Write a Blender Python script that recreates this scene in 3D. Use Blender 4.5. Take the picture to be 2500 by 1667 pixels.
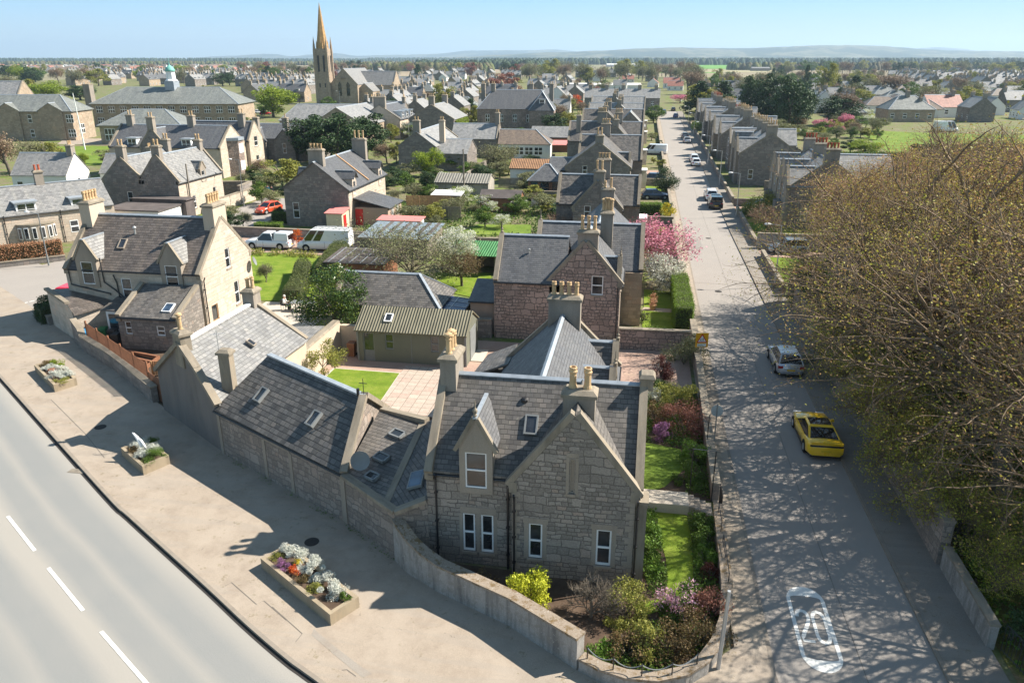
import bpy, math, random
import numpy as np
from mathutils import Vector, Matrix, geometry
rad = math.radians
for o in list(bpy.data.objects): bpy.data.objects.remove(o)
SC = bpy.context.scene
COL = SC.collection

# ------------------------------------------------------------------ camera
FPX, HYP, CH = 1880.0, 142.0, 20.0
CX, CY = 4.344, -26.243
TH = math.atan((833.5 - HYP) / FPX)
CA, SA = 0.98657, 0.16333
cd = bpy.data.cameras.new('camera'); cam = bpy.data.objects.new('camera', cd); COL.objects.link(cam)
cd.sensor_width = 36; cd.lens = 36 * FPX / 2500; cd.clip_start = 0.5; cd.clip_end = 60000
cam.location = (CX, CY, CH); cam.rotation_euler = (rad(90) - TH, 0, math.atan2(SA, CA))
SC.camera = cam
# ------------------------------------------------------------------ sky and sun
W_ = bpy.data.worlds.new("World"); SC.world = W_; W_.use_nodes = True
wn = W_.node_tree; bgn = wn.nodes['Background']
sky = wn.nodes.new('ShaderNodeTexSky'); sky.sky_type = 'NISHITA'; sky.sun_disc = False
SUN_AZ, SUN_EL = 23.4, 43.0
sky.sun_elevation = rad(SUN_EL); sky.sun_rotation = rad(90 - SUN_AZ)
sky.air_density = 1.0; sky.dust_density = 0.35; sky.ozone_density = 1.6; sky.altitude = 0
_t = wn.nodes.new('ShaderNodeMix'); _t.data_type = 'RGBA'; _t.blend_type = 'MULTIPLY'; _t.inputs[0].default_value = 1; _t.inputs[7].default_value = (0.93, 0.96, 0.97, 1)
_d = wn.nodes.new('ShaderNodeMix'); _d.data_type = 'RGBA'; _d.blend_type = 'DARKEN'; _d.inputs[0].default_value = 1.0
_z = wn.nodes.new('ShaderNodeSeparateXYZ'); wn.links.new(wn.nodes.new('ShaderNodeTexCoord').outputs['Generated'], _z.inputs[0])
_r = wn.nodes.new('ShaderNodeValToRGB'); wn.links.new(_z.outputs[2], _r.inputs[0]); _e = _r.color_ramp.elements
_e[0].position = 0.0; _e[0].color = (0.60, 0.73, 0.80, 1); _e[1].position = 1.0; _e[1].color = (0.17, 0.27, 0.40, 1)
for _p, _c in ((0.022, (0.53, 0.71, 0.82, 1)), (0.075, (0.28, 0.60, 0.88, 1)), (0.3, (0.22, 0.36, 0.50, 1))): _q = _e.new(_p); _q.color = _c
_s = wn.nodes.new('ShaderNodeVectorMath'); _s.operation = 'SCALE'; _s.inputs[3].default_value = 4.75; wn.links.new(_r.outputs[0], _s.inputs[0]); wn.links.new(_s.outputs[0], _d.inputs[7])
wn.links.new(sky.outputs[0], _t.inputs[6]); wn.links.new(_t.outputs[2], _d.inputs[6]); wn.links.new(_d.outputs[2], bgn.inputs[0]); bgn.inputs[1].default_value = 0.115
sl = bpy.data.lights.new('sun', 'SUN'); sl.energy = 5.0; sl.angle = rad(0.5); sl.color = (1.0, 0.93, 0.83)
so = bpy.data.objects.new('sun', sl); COL.objects.link(so)
SDIR = Vector((math.cos(rad(SUN_AZ)) * math.cos(rad(SUN_EL)), math.sin(rad(SUN_AZ)) * math.cos(rad(SUN_EL)), math.sin(rad(SUN_EL))))
so.rotation_euler = SDIR.to_track_quat('Z', 'Y').to_euler(); so.location = (60, 20, 80)
SC.view_settings.view_transform = 'Standard'; SC.view_settings.look = 'None'
SC.view_settings.exposure = 1.2; SC.view_settings.gamma = 1
SC.cycles.max_bounces = 6; SC.cycles.transparent_max_bounces = 8; SC.cycles.volume_bounces = 0
SC.cycles.use_adaptive_sampling = True; SC.cycles.use_denoising = True
try: SC.cycles.volume_step_rate = 10
except Exception: pass

def G(px, py, z=0.0):
    """ground (or height z) point seen at a photograph pixel, street frame"""
    x = (px - 1250) / FPX; y = (833.5 - py) / FPX
    s, c = math.sin(TH), math.cos(TH)
    t = (CH - z) / (s - y * c)
    X, Y = x * t, (c + y * s) * t
    Y -= 26.6
    return (X * CA - Y * SA, X * SA + Y * CA)
_R = {'r': 100, 's': 400, 't': 800, 'b': 1200}
def Q(reg, x, y, z=0.0):
    k = 700 / 2350.
    return G((0, 600, 1200, 1800)[int(reg[1]) - 1] + x * k, _R[reg[0]] + y * k, z)

# ------------------------------------------------------------------ node helpers
MATS = {}
class N:
    def __init__(s, name, rough=0.8, spec=0.3):
        m = bpy.data.materials.new(name); m.use_nodes = True; s.m = m; s.t = m.node_tree
        s.b = s.t.nodes['Principled BSDF']; s.b.inputs['Roughness'].default_value = rough
        s.b.inputs['Specular IOR Level'].default_value = spec; MATS[name] = m
    def n(s, typ, ins=None, **kw):
        nd = s.t.nodes.new(typ)
        for k, v in kw.items(): setattr(nd, k, v)
        for k, v in (ins or {}).items():
            if hasattr(v, 'links') or isinstance(v, bpy.types.NodeSocket): s.t.links.new(v, nd.inputs[k])
            else: nd.inputs[k].default_value = v
        return nd
    def uv(s): return s.n('ShaderNodeTexCoord').outputs['UV']
    def obj(s): return s.n('ShaderNodeTexCoord').outputs['Object']
    def pos(s): return s.n('ShaderNodeNewGeometry').outputs['Position']
    def noise(s, vec, scale, detail=4, rough=0.55, out='Fac'):
        return s.n('ShaderNodeTexNoise', {'Vector': vec, 'Scale': scale, 'Detail': detail, 'Roughness': rough}).outputs[out]
    def ramp(s, fac, stops):
        r = s.n('ShaderNodeValToRGB', {'Fac': fac}); e = r.color_ramp.elements
        while len(e) > 1: e.remove(e[-1])
        e[0].position = stops[0][0]; e[0].color = c4(stops[0][1])
        for p, c in stops[1:]:
            q = e.new(p); q.color = c4(c)
        return r.outputs[0]
    def mix(s, fac, a, b, bt='MIX'):
        m = s.n('ShaderNodeMix', data_type='RGBA', blend_type=bt)
        for k, v in ((0, fac), (6, a), (7, b)):
            if isinstance(v, bpy.types.NodeSocket): s.t.links.new(v, m.inputs[k])
            else: m.inputs[k].default_value = c4(v) if k else v
        return m.outputs[2]
    def math(s, op, a, b=0.0, c=None):
        m = s.n('ShaderNodeMath', operation=op)
        for k, v in ((0, a), (1, b)) + (((2, c),) if c is not None else ()):
            if isinstance(v, bpy.types.NodeSocket): s.t.links.new(v, m.inputs[k])
            else: m.inputs[k].default_value = v
        return m.outputs[0]
    def color(s, sock):
        if isinstance(sock, bpy.types.NodeSocket): s.t.links.new(sock, s.b.inputs['Base Color'])
        else: s.b.inputs['Base Color'].default_value = c4(sock)
    def bump(s, h, dist=0.02, strength=0.6):
        b = s.n('ShaderNodeBump', {'Height': h, 'Distance': dist, 'Strength': strength})
        s.t.links.new(b.outputs[0], s.b.inputs['Normal'])
def c4(c):
    if isinstance(c, (int, float)): c = (c, c, c)
    return tuple(c) + (1,) if len(c) == 3 else tuple(c)
def scl(c, k): return tuple(x * k for x in c)

def plain(name, col, rough=0.6, spec=0.3, metal=0, var=0.12, scale=3.0):
    n = N(name, rough, spec); n.b.inputs['Metallic'].default_value = metal
    f = n.noise(n.obj(), scale, 5)
    n.color(n.ramp(f, [(0.25, scl(col, 1 - var)), (0.75, scl(col, 1 + var))])); return n.m

def stone(name, c1, c2, mortar, bw=0.42, bh=0.22, ms=0.018, lichen=0.25, rub=0.10, stain=0.35):
    """squared or random rubble in metre UVs"""
    n = N(name, 0.9, 0.2); uv = n.uv()
    warp = n.noise(uv, 1.7, 3, out='Color'); warp2 = n.noise(uv, 6.0, 2, out='Color')
    v = n.n('ShaderNodeVectorMath', {0: warp, 1: (0.5, 0.5, 0.5)}, operation='SUBTRACT').outputs[0]
    v = n.n('ShaderNodeVectorMath', {0: v, 3: rub * 2.2}, operation='SCALE').outputs[0]
    v2 = n.n('ShaderNodeVectorMath', {0: warp2, 1: (0.5, 0.5, 0.5)}, operation='SUBTRACT').outputs[0]
    v2 = n.n('ShaderNodeVectorMath', {0: v2, 3: rub * .5}, operation='SCALE').outputs[0]
    v = n.n('ShaderNodeVectorMath', {0: v, 1: v2}, operation='ADD').outputs[0]
    v = n.n('ShaderNodeVectorMath', {0: uv, 1: v}, operation='ADD').outputs[0]
    def brick(w, h, off):
        b = n.n('ShaderNodeTexBrick', {'Vector': v, 'Color1': c4(0), 'Color2': c4(1), 'Mortar': c4(0.5), 'Scale': 1.0, 'Mortar Size': ms,
            'Mortar Smooth': 0.3, 'Bias': 0.0, 'Brick Width': w, 'Row Height': h}, offset=off, squash=0.6, squash_frequency=3)
        return b
    A = brick(bw, bh, 0.45); B = brick(bw * 1.75, bh * 2, 0.37)
    sel = n.n('ShaderNodeTexVoronoi', {'Vector': v, 'Scale': 0.9}, distance='CHEBYCHEV').outputs['Color']
    selv = n.math('GREATER_THAN', n.n('ShaderNodeSeparateColor', {0: sel}).outputs[0], 0.62)
    colr = n.mix(selv, A.outputs['Color'], B.outputs['Color']); fac = n.mix(selv, A.outputs['Fac'], B.outputs['Fac'])
    facv = n.n('ShaderNodeSeparateColor', {0: fac}).outputs[0]
    st = n.ramp(colr, [(0.0, scl(c1, 0.78)), (0.3, c1), (0.62, c2), (0.85, scl(c2, 1.25)), (1.0, (c2[0] * 1.2, c2[1] * 0.95, c2[2] * 0.82))])
    grain = n.noise(uv, 14, 6, 0.7)
    st = n.mix(0.55, st, n.ramp(grain, [(0.3, scl(c1, 0.62)), (0.7, scl(c2, 1.3))]), 'MIX')
    big = n.noise(uv, 0.45, 5, 0.6)
    st = n.mix(n.ramp(big, [(0.42, (0, 0, 0)), (0.72, (stain,) * 3)]), st, scl(mortar, 0.7))
    if lichen:
        l = n.noise(uv, 7.5, 7, 0.75); l2 = n.noise(uv, 0.6, 2)
        l = n.math('MULTIPLY', n.math('GREATER_THAN', l, 0.66), n.math('GREATER_THAN', l2, 0.5))
        st = n.mix(n.math('MULTIPLY', l, lichen * 2), st, (0.5, 0.49, 0.45))
    n.color(n.mix(facv, st, mortar))
    n.bump(n.math('ADD', n.math('MULTIPLY', facv, -1.0), n.math('MULTIPLY', grain, 0.5)), 0.03, 0.8)
    return n.m

def slate(name, c, w=0.3, h=0.2, var=0.35, moss=0.15, patch=0.3, dark=0.45):
    n = N(name, 0.55, 0.4); uv = n.uv()
    wv = n.n('ShaderNodeVectorMath', {0: n.noise(uv, 3.0, 2, out='Color'), 3: 0.05}, operation='SCALE').outputs[0]
    v = n.n('ShaderNodeVectorMath', {0: uv, 1: wv}, operation='ADD').outputs[0]
    b = n.n('ShaderNodeTexBrick', {'Vector': v, 'Color1': c4(0), 'Color2': c4(1), 'Mortar': c4(0), 'Scale': 1.0, 'Mortar Size': 0.012,
        'Mortar Smooth': 0.1, 'Bias': 0.0, 'Brick Width': w, 'Row Height': h}, offset=0.5)
    sv = n.n('ShaderNodeSeparateXYZ', {0: v}).outputs[1]
    saw = n.math('FRACT', n.math('DIVIDE', sv, h))
    cc = n.ramp(b.outputs['Color'], [(0, scl(c, 1 - var)), (0.4, c), (0.75, scl(c, 1 + var * .8)), (1, (c[0] * (1 + var * 1.5), c[1] * (1 + var * 1.3), c[2] * (1 + var * 1.1)))])
    big = n.noise(uv, 0.35, 5, 0.6); mid = n.noise(uv, 2.2, 6, 0.7)
    cc = n.mix(n.ramp(mid, [(0.35, (0, 0, 0)), (0.8, (patch,) * 3)]), cc, scl(c, 0.55))
    streak = n.noise(n.n('ShaderNodeMapping', {'Vector': uv, 'Scale': (1.6, 0.12, 1)}).outputs[0], 1.0, 5, 0.65)
    cc = n.mix(n.ramp(streak, [(0.45, (0, 0, 0)), (0.75, (0.45,) * 3)]), cc, (c[0] * 1.75, c[1] * 1.7, c[2] * 1.5))
    if moss:
        ms = n.math('MULTIPLY', n.math('GREATER_THAN', n.noise(uv, 5.5, 6, 0.7), 0.63), n.math('GREATER_THAN', big, 0.47))
        cc = n.mix(n.math('MULTIPLY', ms, moss * 2.5), cc, (0.26, 0.25, 0.19))
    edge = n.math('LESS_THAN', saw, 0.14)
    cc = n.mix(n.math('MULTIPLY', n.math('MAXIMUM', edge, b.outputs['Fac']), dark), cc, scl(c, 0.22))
    n.color(cc)
    n.t.links.new(n.ramp(mid, [(0.3, (0.42,) * 3), (0.8, (0.7,) * 3)]), n.b.inputs['Roughness'])
    n.bump(n.math('ADD', n.math('MULTIPLY', saw, -1.0), n.math('MULTIPLY', b.outputs['Color'], 0.35)), 0.025, 0.9)
    return n.m

def harl(name, c, stain=0.3, sc=1.0):
    n = N(name, 0.95, 0.15); uv = n.uv()
    g = n.noise(uv, 18 * sc, 6, 0.75); b = n.noise(uv, 0.6 * sc, 6, 0.65)
    st = n.noise(n.n('ShaderNodeMapping', {'Vector': uv, 'Scale': (1.3, 0.25, 1)}).outputs[0], 1.0, 5, 0.7)
    cc = n.ramp(g, [(0.3, scl(c, 0.82)), (0.7, scl(c, 1.15))])
    cc = n.mix(n.ramp(st, [(0.42, (0, 0, 0)), (0.75, (stain,) * 3)]), cc, scl(c, 0.35))
    cc = n.mix(n.ramp(b, [(0.5, (0, 0, 0)), (0.7, (0.35,) * 3)]), cc, (c[0] * 1.1, c[1] * 0.98, c[2] * 0.85))
    n.color(cc); n.bump(g, 0.02, 0.5); return n.m

def foliage(name, cols, rough=0.6, trans=0.25, dark=0.0):
    """leaf material, every leaf (mesh island) its own tone"""
    n = N(name, rough, 0.25)
    r = n.n('ShaderNodeNewGeometry').outputs['Random Per Island']
    k = len(cols) - 1
    c = n.ramp(r, [(i / max(k, 1), cc) for i, cc in enumerate(cols)])
    oi = n.n('ShaderNodeObjectInfo').outputs['Random']
    c = n.mix(n.math('MULTIPLY', oi, 0.35), c, scl(cols[0], 1.1))
    n.color(c)
    t = n.n('ShaderNodeBsdfTranslucent', {'Color': c}); mx = n.n('ShaderNodeMixShader', {0: trans, 1: n.b.outputs[0], 2: t.outputs[0]})
    out = n.t.nodes['Material Output']; n.t.links.new(mx.outputs[0], out.inputs[0]); return n.m

def ground_mat(name, stops, scale=0.3, fine=20.0, bump=0.02, rough=0.95, mixf=0.35, fdark=0.5, flight=1.5):
    n = N(name, rough, 0.15); p = n.pos()
    a = n.noise(p, scale, 8, 0.62); b = n.noise(p, fine, 5, 0.7)
    c = n.ramp(a, stops)
    c = n.mix(mixf, c, n.mix(1.0, c, n.ramp(b, [(0.3, (fdark,) * 3), (0.7, (flight,) * 3)]), 'MULTIPLY'))
    n.color(c); n.bump(b, bump, 0.5); return n.m

# ------------------------------------------------------------------ materials
M_ = {}
M_['stone_main'] = stone('squared_rubble_grey', (0.20, 0.175, 0.15), (0.33, 0.29, 0.25), (0.15, 0.13, 0.115), 0.44, 0.19, lichen=0.3)
M_['stone_pink'] = stone('rubble_pink_granite', (0.26, 0.195, 0.165), (0.40, 0.31, 0.265), (0.13, 0.115, 0.105), 0.42, 0.24, ms=0.03, rub=0.17, lichen=0.1)
M_['stone_wall'] = stone('rubble_lane_wall', (0.22, 0.18, 0.15), (0.33, 0.28, 0.24), (0.19, 0.165, 0.145), 0.5, 0.28, ms=0.025, rub=0.16, lichen=0.35)
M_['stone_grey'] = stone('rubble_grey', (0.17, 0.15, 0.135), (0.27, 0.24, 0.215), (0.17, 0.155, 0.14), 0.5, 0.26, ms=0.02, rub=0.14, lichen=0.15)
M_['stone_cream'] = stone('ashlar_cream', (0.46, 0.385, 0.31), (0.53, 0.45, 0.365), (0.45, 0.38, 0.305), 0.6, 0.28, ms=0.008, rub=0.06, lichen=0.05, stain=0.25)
M_['stone_buff'] = stone('ashlar_buff', (0.30, 0.235, 0.17), (0.40, 0.32, 0.24), (0.28, 0.225, 0.17), 0.6, 0.3, ms=0.01, rub=0.05, lichen=0.0)
def weathered(name, base, moss, white, dark, sc=1.0, streak=True):
    n = N(name, 0.95, 0.15); uv = n.uv(); p = n.obj(); g = n.noise(p, 22, 6, .75)
    c = n.ramp(g, [(.3, scl(base, .8)), (.7, scl(base, 1.2))])
    if streak:
        st = n.noise(n.n('ShaderNodeMapping', {'Vector': uv, 'Scale': (2.2, .28, 1)}).outputs[0], 1.0, 7, .7); c = n.mix(n.ramp(st, [(.46, (0, 0, 0)), (.62, (.8,) * 3)]), c, dark)
    c = n.mix(n.ramp(n.noise(p, 2.6 * sc, 8, .75), [(.5, (0, 0, 0)), (.6, (.85,) * 3)]), c, moss); c = n.mix(n.ramp(n.noise(p, 9 * sc, 8, .8), [(.58, (0, 0, 0)), (.62, (.75,) * 3)]), c, white)
    n.color(c); n.bump(n.noise(p, 14, 8, .8), .03, .8); return n.m
M_['wall_streak'] = weathered('rain_streaked_render', (0.34, 0.32, 0.295), (0.25, 0.23, 0.20), (0.46, 0.43, 0.38), (0.13, 0.12, 0.11))
M_['moss_cope'] = weathered('mossy_wall_top', (0.27, 0.22, 0.17), (0.14, 0.09, 0.035), (0.48, 0.46, 0.42), (0.1, 0.1, 0.1), 1.3, False)
M_['ashlar'] = harl('dressed_stone', (0.32, 0.275, 0.225), 0.4)
M_['cope'] = harl('lichened_cope_stone', (0.29, 0.25, 0.195), 0.85, 2.2)
M_['chim'] = harl('chimney_stone', (0.30, 0.265, 0.225), 0.55)
M_['harl_dark'] = harl('weathered_harling', (0.20, 0.18, 0.165), 0.45)
M_['harl_cream'] = harl('cream_harling', (0.52, 0.43, 0.34), 0.2)
M_['render_grey'] = harl('streaked_render', (0.38, 0.35, 0.31), 1.0, 1.2)
M_['render_pink'] = harl('pinkish_render', (0.40, 0.30, 0.235), 0.2)
M_['white_wall'] = harl('white_render', (0.72, 0.71, 0.68), 0.1)
M_['slate'] = slate('slate_grey', (0.105, 0.097, 0.09), 0.30, 0.21, moss=0.2)
M_['slate_big'] = slate('slate_heavy_dark', (0.085, 0.08, 0.075), 0.34, 0.27, var=0.45, moss=0.25, dark=0.75)
M_['slate_blue'] = slate('slate_blue', (0.10, 0.102, 0.108), 0.28, 0.17, var=0.2, moss=0.05, dark=0.4)
M_['slate_brown'] = slate('slate_brown', (0.11, 0.093, 0.082), 0.36, 0.24, var=0.3, moss=0.2, dark=0.6)
M_['slate_pale'] = slate('slate_pale', (0.20, 0.198, 0.195), 0.34, 0.24, var=0.25, moss=0.1, dark=0.3)
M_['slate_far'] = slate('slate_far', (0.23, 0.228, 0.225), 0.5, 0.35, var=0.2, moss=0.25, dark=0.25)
M_['slate_green'] = slate('slate_streaked_green', (0.17, 0.18, 0.17), 0.5, 0.35, var=0.2, moss=0.5, patch=0.6, dark=0.2)
M_['tile_brown'] = slate('tile_brown', (0.17, 0.13, 0.10), 0.4, 0.33, var=0.2, moss=0.2, dark=0.7)
M_['tile_red'] = slate('tile_red', (0.30, 0.13, 0.095), 0.4, 0.33, var=0.15, moss=0.0, dark=0.4)
M_['tile_orange'] = slate('tile_orange', (0.40, 0.23, 0.14), 0.4, 0.33, var=0.15, moss=0.0, dark=0.3)
M_['white_paint'] = plain('white_paint', (0.78, 0.78, 0.77), 0.45, 0.4, var=0.04)
M_['black_paint'] = plain('black_paint', (0.018, 0.018, 0.02), 0.4, 0.5, var=0.2)
M_['grey_paint'] = plain('grey_paint', (0.20, 0.21, 0.21), 0.5)
M_['lead'] = plain('lead_flashing', (0.30, 0.335, 0.37), 0.45, 0.5, metal=0.15, var=0.2)
M_['galv'] = plain('galvanised_steel', (0.45, 0.46, 0.46), 0.4, 0.5, metal=0.5)
M_['pot'] = plain('buff_clay', (0.52, 0.36, 0.20), 0.8, var=0.25, scale=2)
M_['pot_red'] = plain('red_clay', (0.40, 0.10, 0.05), 0.8, var=0.2)
M_['wood_red'] = plain('red_brown_timber', (0.22, 0.10, 0.055), 0.7, var=0.3)
M_['wood_new'] = plain('new_timber', (0.42, 0.25, 0.13), 0.7, var=0.2)
M_['wood_grey'] = plain('grey_timber', (0.20, 0.175, 0.14), 0.85, var=0.3)
M_['red_paint'] = plain('red_paint', (0.50, 0.02, 0.02), 0.4)
M_['pinkred_paint'] = plain('faded_red_felt', (0.55, 0.20, 0.18), 0.8)
M_['blue_paint'] = plain('blue_paint', (0.02, 0.08, 0.38), 0.45)
M_['bin_blue'] = plain('blue_plastic', (0.02, 0.22, 0.45), 0.45)
M_['bin_green'] = plain('green_plastic', (0.03, 0.16, 0.06), 0.45)
M_['shed_green'] = plain('olive_green_boards', (0.15, 0.155, 0.12), 0.6, var=0.06)
M_['cream_paint'] = plain('cream_paint', (0.60, 0.52, 0.36), 0.6)
M_['felt'] = plain('roofing_felt', (0.10, 0.085, 0.08), 0.9, var=0.3, scale=1)
M_['copper'] = plain('verdigris_copper', (0.16, 0.42, 0.36), 0.6)
M_['bark'] = plain('bark', (0.13, 0.108, 0.085), 0.95, var=0.45, scale=2.5)
M_['bark_pale'] = plain('pale_bark', (0.16, 0.135, 0.105), 0.95, var=0.4, scale=2.5)
M_['twig'] = plain('brown_twig', (0.20, 0.145, 0.095), 0.95, var=0.3)
M_['twig_red'] = plain('reddish_twig', (0.24, 0.15, 0.105), 0.95, var=0.3)
M_['soil'] = ground_mat('garden_soil', [(0.3, (0.055, 0.035, 0.024)), (0.7, (0.12, 0.085, 0.06))], 1.0, 25)
M_['concrete'] = harl('concrete_slab', (0.48, 0.43, 0.36), 0.15)
M_['spire'] = stone('golden_spire_stone', (0.40, 0.24, 0.10), (0.50, 0.32, 0.15), (0.30, 0.2, 0.1), 0.9, 0.5, lichen=0.0)

def glass(name, c, rough=0.06):
    n = N(name, rough, 0.9); p = n.obj(); n.color(n.ramp(n.noise(p, 1.3, 2), [(0.4, c), (0.65, scl(c, 2.4))])); return n.m
M_['glass'] = glass('window_glass', (0.018, 0.02, 0.022))
M_['glass_blue'] = glass('sky_lit_glass', (0.03, 0.05, 0.08))
M_['glass_car'] = glass('car_glass', (0.008, 0.009, 0.01), 0.03)
def carpaint(name, c, metal=0.0, rough=0.25):
    n = N(name, rough, 0.5); n.color(c); n.b.inputs['Metallic'].default_value = metal
    n.b.inputs['Coat Weight'].default_value = 0.8; n.b.inputs['Coat Roughness'].default_value = 0.05
    nz = n.noise(n.obj(), 2.0, 4); n.t.links.new(n.ramp(nz, [(0.3, (rough,) * 3), (0.8, (rough + 0.12,) * 3)]), n.b.inputs['Roughness']); return n.m
M_['tyre'] = plain('tyre_rubber', (0.02, 0.02, 0.02), 0.85)
M_['lamp_red'] = carpaint('red_lamp_lens', (0.35, 0.01, 0.01))
M_['lamp_clear'] = carpaint('clear_lamp_lens', (0.6, 0.6, 0.6))
M_['plate_y'] = plain('yellow_number_plate', (0.65, 0.42, 0.02), 0.5)
# corrugated sheet
def corr(name, c, pitch=0.15, moss=0.3):
    n = N(name, 0.75, 0.3); uv = n.uv(); x = n.n('ShaderNodeSeparateXYZ', {0: uv}).outputs[0]
    w = n.math('SINE', n.math('MULTIPLY', x, 2 * math.pi / pitch))
    cc = n.ramp(n.noise(n.n('ShaderNodeMapping', {'Vector': uv, 'Scale': (2.0, 0.4, 1)}).outputs[0], 1.5, 5), [(0.3, scl(c, 0.75)), (0.7, scl(c, 1.25))])
    cc = n.mix(n.math('MULTIPLY', n.math('LESS_THAN', w, -0.5), 0.5), cc, scl(c, 0.45))
    n.color(cc); n.bump(w, 0.03, 1.0); return n.m
M_['corr_olive'] = corr('olive_corrugated_sheet', (0.185, 0.17, 0.115), 0.2)
M_['corr_green'] = corr('green_corrugated_sheet', (0.06, 0.20, 0.07), 0.25)
M_['corr_rust'] = corr('rusty_corrugated_sheet', (0.30, 0.16, 0.08), 0.3)
M_['corr_grey'] = corr('grey_corrugated_sheet', (0.24, 0.225, 0.19), 0.4)
M_['tin_blue'] = plain('weathered_tin_sheet', (0.26, 0.30, 0.32), 0.35, 0.5, metal=0.3, var=0.4, scale=1.2)
M_['solar'] = plain('dark_blue_panel', (0.015, 0.035, 0.10), 0.3, 0.5, var=0.3)
# ------------------------------------------------------------------ foliage materials
L_ = {}
L_['bud'] = foliage('opening_buds_leaf', [(0.24, 0.24, 0.04), (0.40, 0.38, 0.06), (0.48, 0.40, 0.07), (0.42, 0.25, 0.09), (0.34, 0.18, 0.09), (0.26, 0.15, 0.08)], trans=0.35)
L_['bud_green'] = foliage('yellow_green_buds_leaf', [(0.26, 0.29, 0.04), (0.40, 0.42, 0.06), (0.52, 0.50, 0.08), (0.40, 0.28, 0.08), (0.24, 0.26, 0.04)], trans=0.4)
L_['bud_brown'] = foliage('russet_buds_leaf', [(0.40, 0.22, 0.11), (0.38, 0.34, 0.06), (0.46, 0.28, 0.13), (0.30, 0.16, 0.09)], trans=0.3)
L_['green'] = foliage('fresh_green_leaf', [(0.055, 0.105, 0.017), (0.099, 0.167, 0.025), (0.148, 0.222, 0.035)])
L_['lime'] = foliage('lime_green_leaf', [(0.149, 0.218, 0.023), (0.241, 0.310, 0.029), (0.310, 0.356, 0.034)], trans=0.35)
L_['dark'] = foliage('dark_evergreen_leaf', [(0.027, 0.053, 0.018), (0.045, 0.083, 0.027), (0.075, 0.120, 0.038)], trans=0.1)
L_['holly'] = foliage('glossy_evergreen_leaf', [(0.027, 0.061, 0.016), (0.047, 0.095, 0.024), (0.081, 0.135, 0.027), (0.189, 0.216, 0.041)], rough=0.35, trans=0.12)
L_['olive'] = foliage('olive_leaf', [(0.140, 0.147, 0.063), (0.196, 0.203, 0.091), (0.266, 0.266, 0.140)])
L_['yelgreen'] = foliage('yellow_green_leaf', [(0.195, 0.210, 0.045), (0.285, 0.285, 0.060), (0.360, 0.330, 0.075)], trans=0.3)
L_['brown'] = foliage('brown_twiggy_bud', [(0.195, 0.143, 0.098), (0.270, 0.195, 0.128), (0.225, 0.180, 0.090)], trans=0.1)
L_['copper'] = foliage('copper_leaf', [(0.196, 0.077, 0.056), (0.280, 0.119, 0.084), (0.322, 0.168, 0.112)])
L_['pink'] = foliage('pink_blossom', [(0.52, 0.16, 0.24), (0.68, 0.28, 0.36), (0.40, 0.10, 0.16), (0.75, 0.45, 0.50)], trans=0.3)
L_['pinkl'] = foliage('pale_pink_flower', [(0.60, 0.25, 0.35), (0.78, 0.50, 0.58), (0.85, 0.65, 0.70)], trans=0.3)
L_['white'] = foliage('white_blossom', [(0.60, 0.60, 0.50), (0.78, 0.77, 0.70), (0.45, 0.48, 0.30)], trans=0.3)
L_['yellow'] = foliage('yellow_blossom', [(0.55, 0.42, 0.02), (0.65, 0.52, 0.03), (0.40, 0.34, 0.03)], trans=0.25)
L_['golden'] = foliage('golden_variegated_leaf', [(0.42, 0.44, 0.03), (0.58, 0.58, 0.06), (0.30, 0.36, 0.03)], trans=0.25)
L_['beech'] = foliage('dry_beech_leaf', [(0.33, 0.17, 0.09), (0.45, 0.25, 0.14), (0.25, 0.12, 0.06)], trans=0.25)
L_['hedge'] = foliage('clipped_hedge_leaf', [(0.09, 0.16, 0.015), (0.14, 0.23, 0.02), (0.20, 0.30, 0.03)])
L_['hedge_dk'] = foliage('privet_hedge_leaf', [(0.074, 0.101, 0.034), (0.121, 0.149, 0.047), (0.176, 0.189, 0.068)])
L_['silver'] = foliage('silver_ragwort_leaf', [(0.40, 0.42, 0.36), (0.58, 0.59, 0.52), (0.74, 0.74, 0.68)], trans=0.15)
L_['purple'] = foliage('purple_flower', [(0.25, 0.10, 0.22), (0.38, 0.18, 0.36), (0.20, 0.12, 0.12)])
L_['red'] = foliage('red_flower', [(0.50, 0.04, 0.02), (0.62, 0.12, 0.03), (0.55, 0.3, 0.05)])
L_['maroon'] = foliage('maroon_leaf', [(0.065, 0.019, 0.019), (0.117, 0.033, 0.029), (0.156, 0.065, 0.039)])
L_['bronze'] = foliage('bronze_leaf', [(0.131, 0.082, 0.038), (0.196, 0.131, 0.054), (0.120, 0.120, 0.038)])
L_['grass'] = foliage('grass_blade', [(0.088, 0.166, 0.022), (0.133, 0.243, 0.033), (0.188, 0.287, 0.044)])
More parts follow.
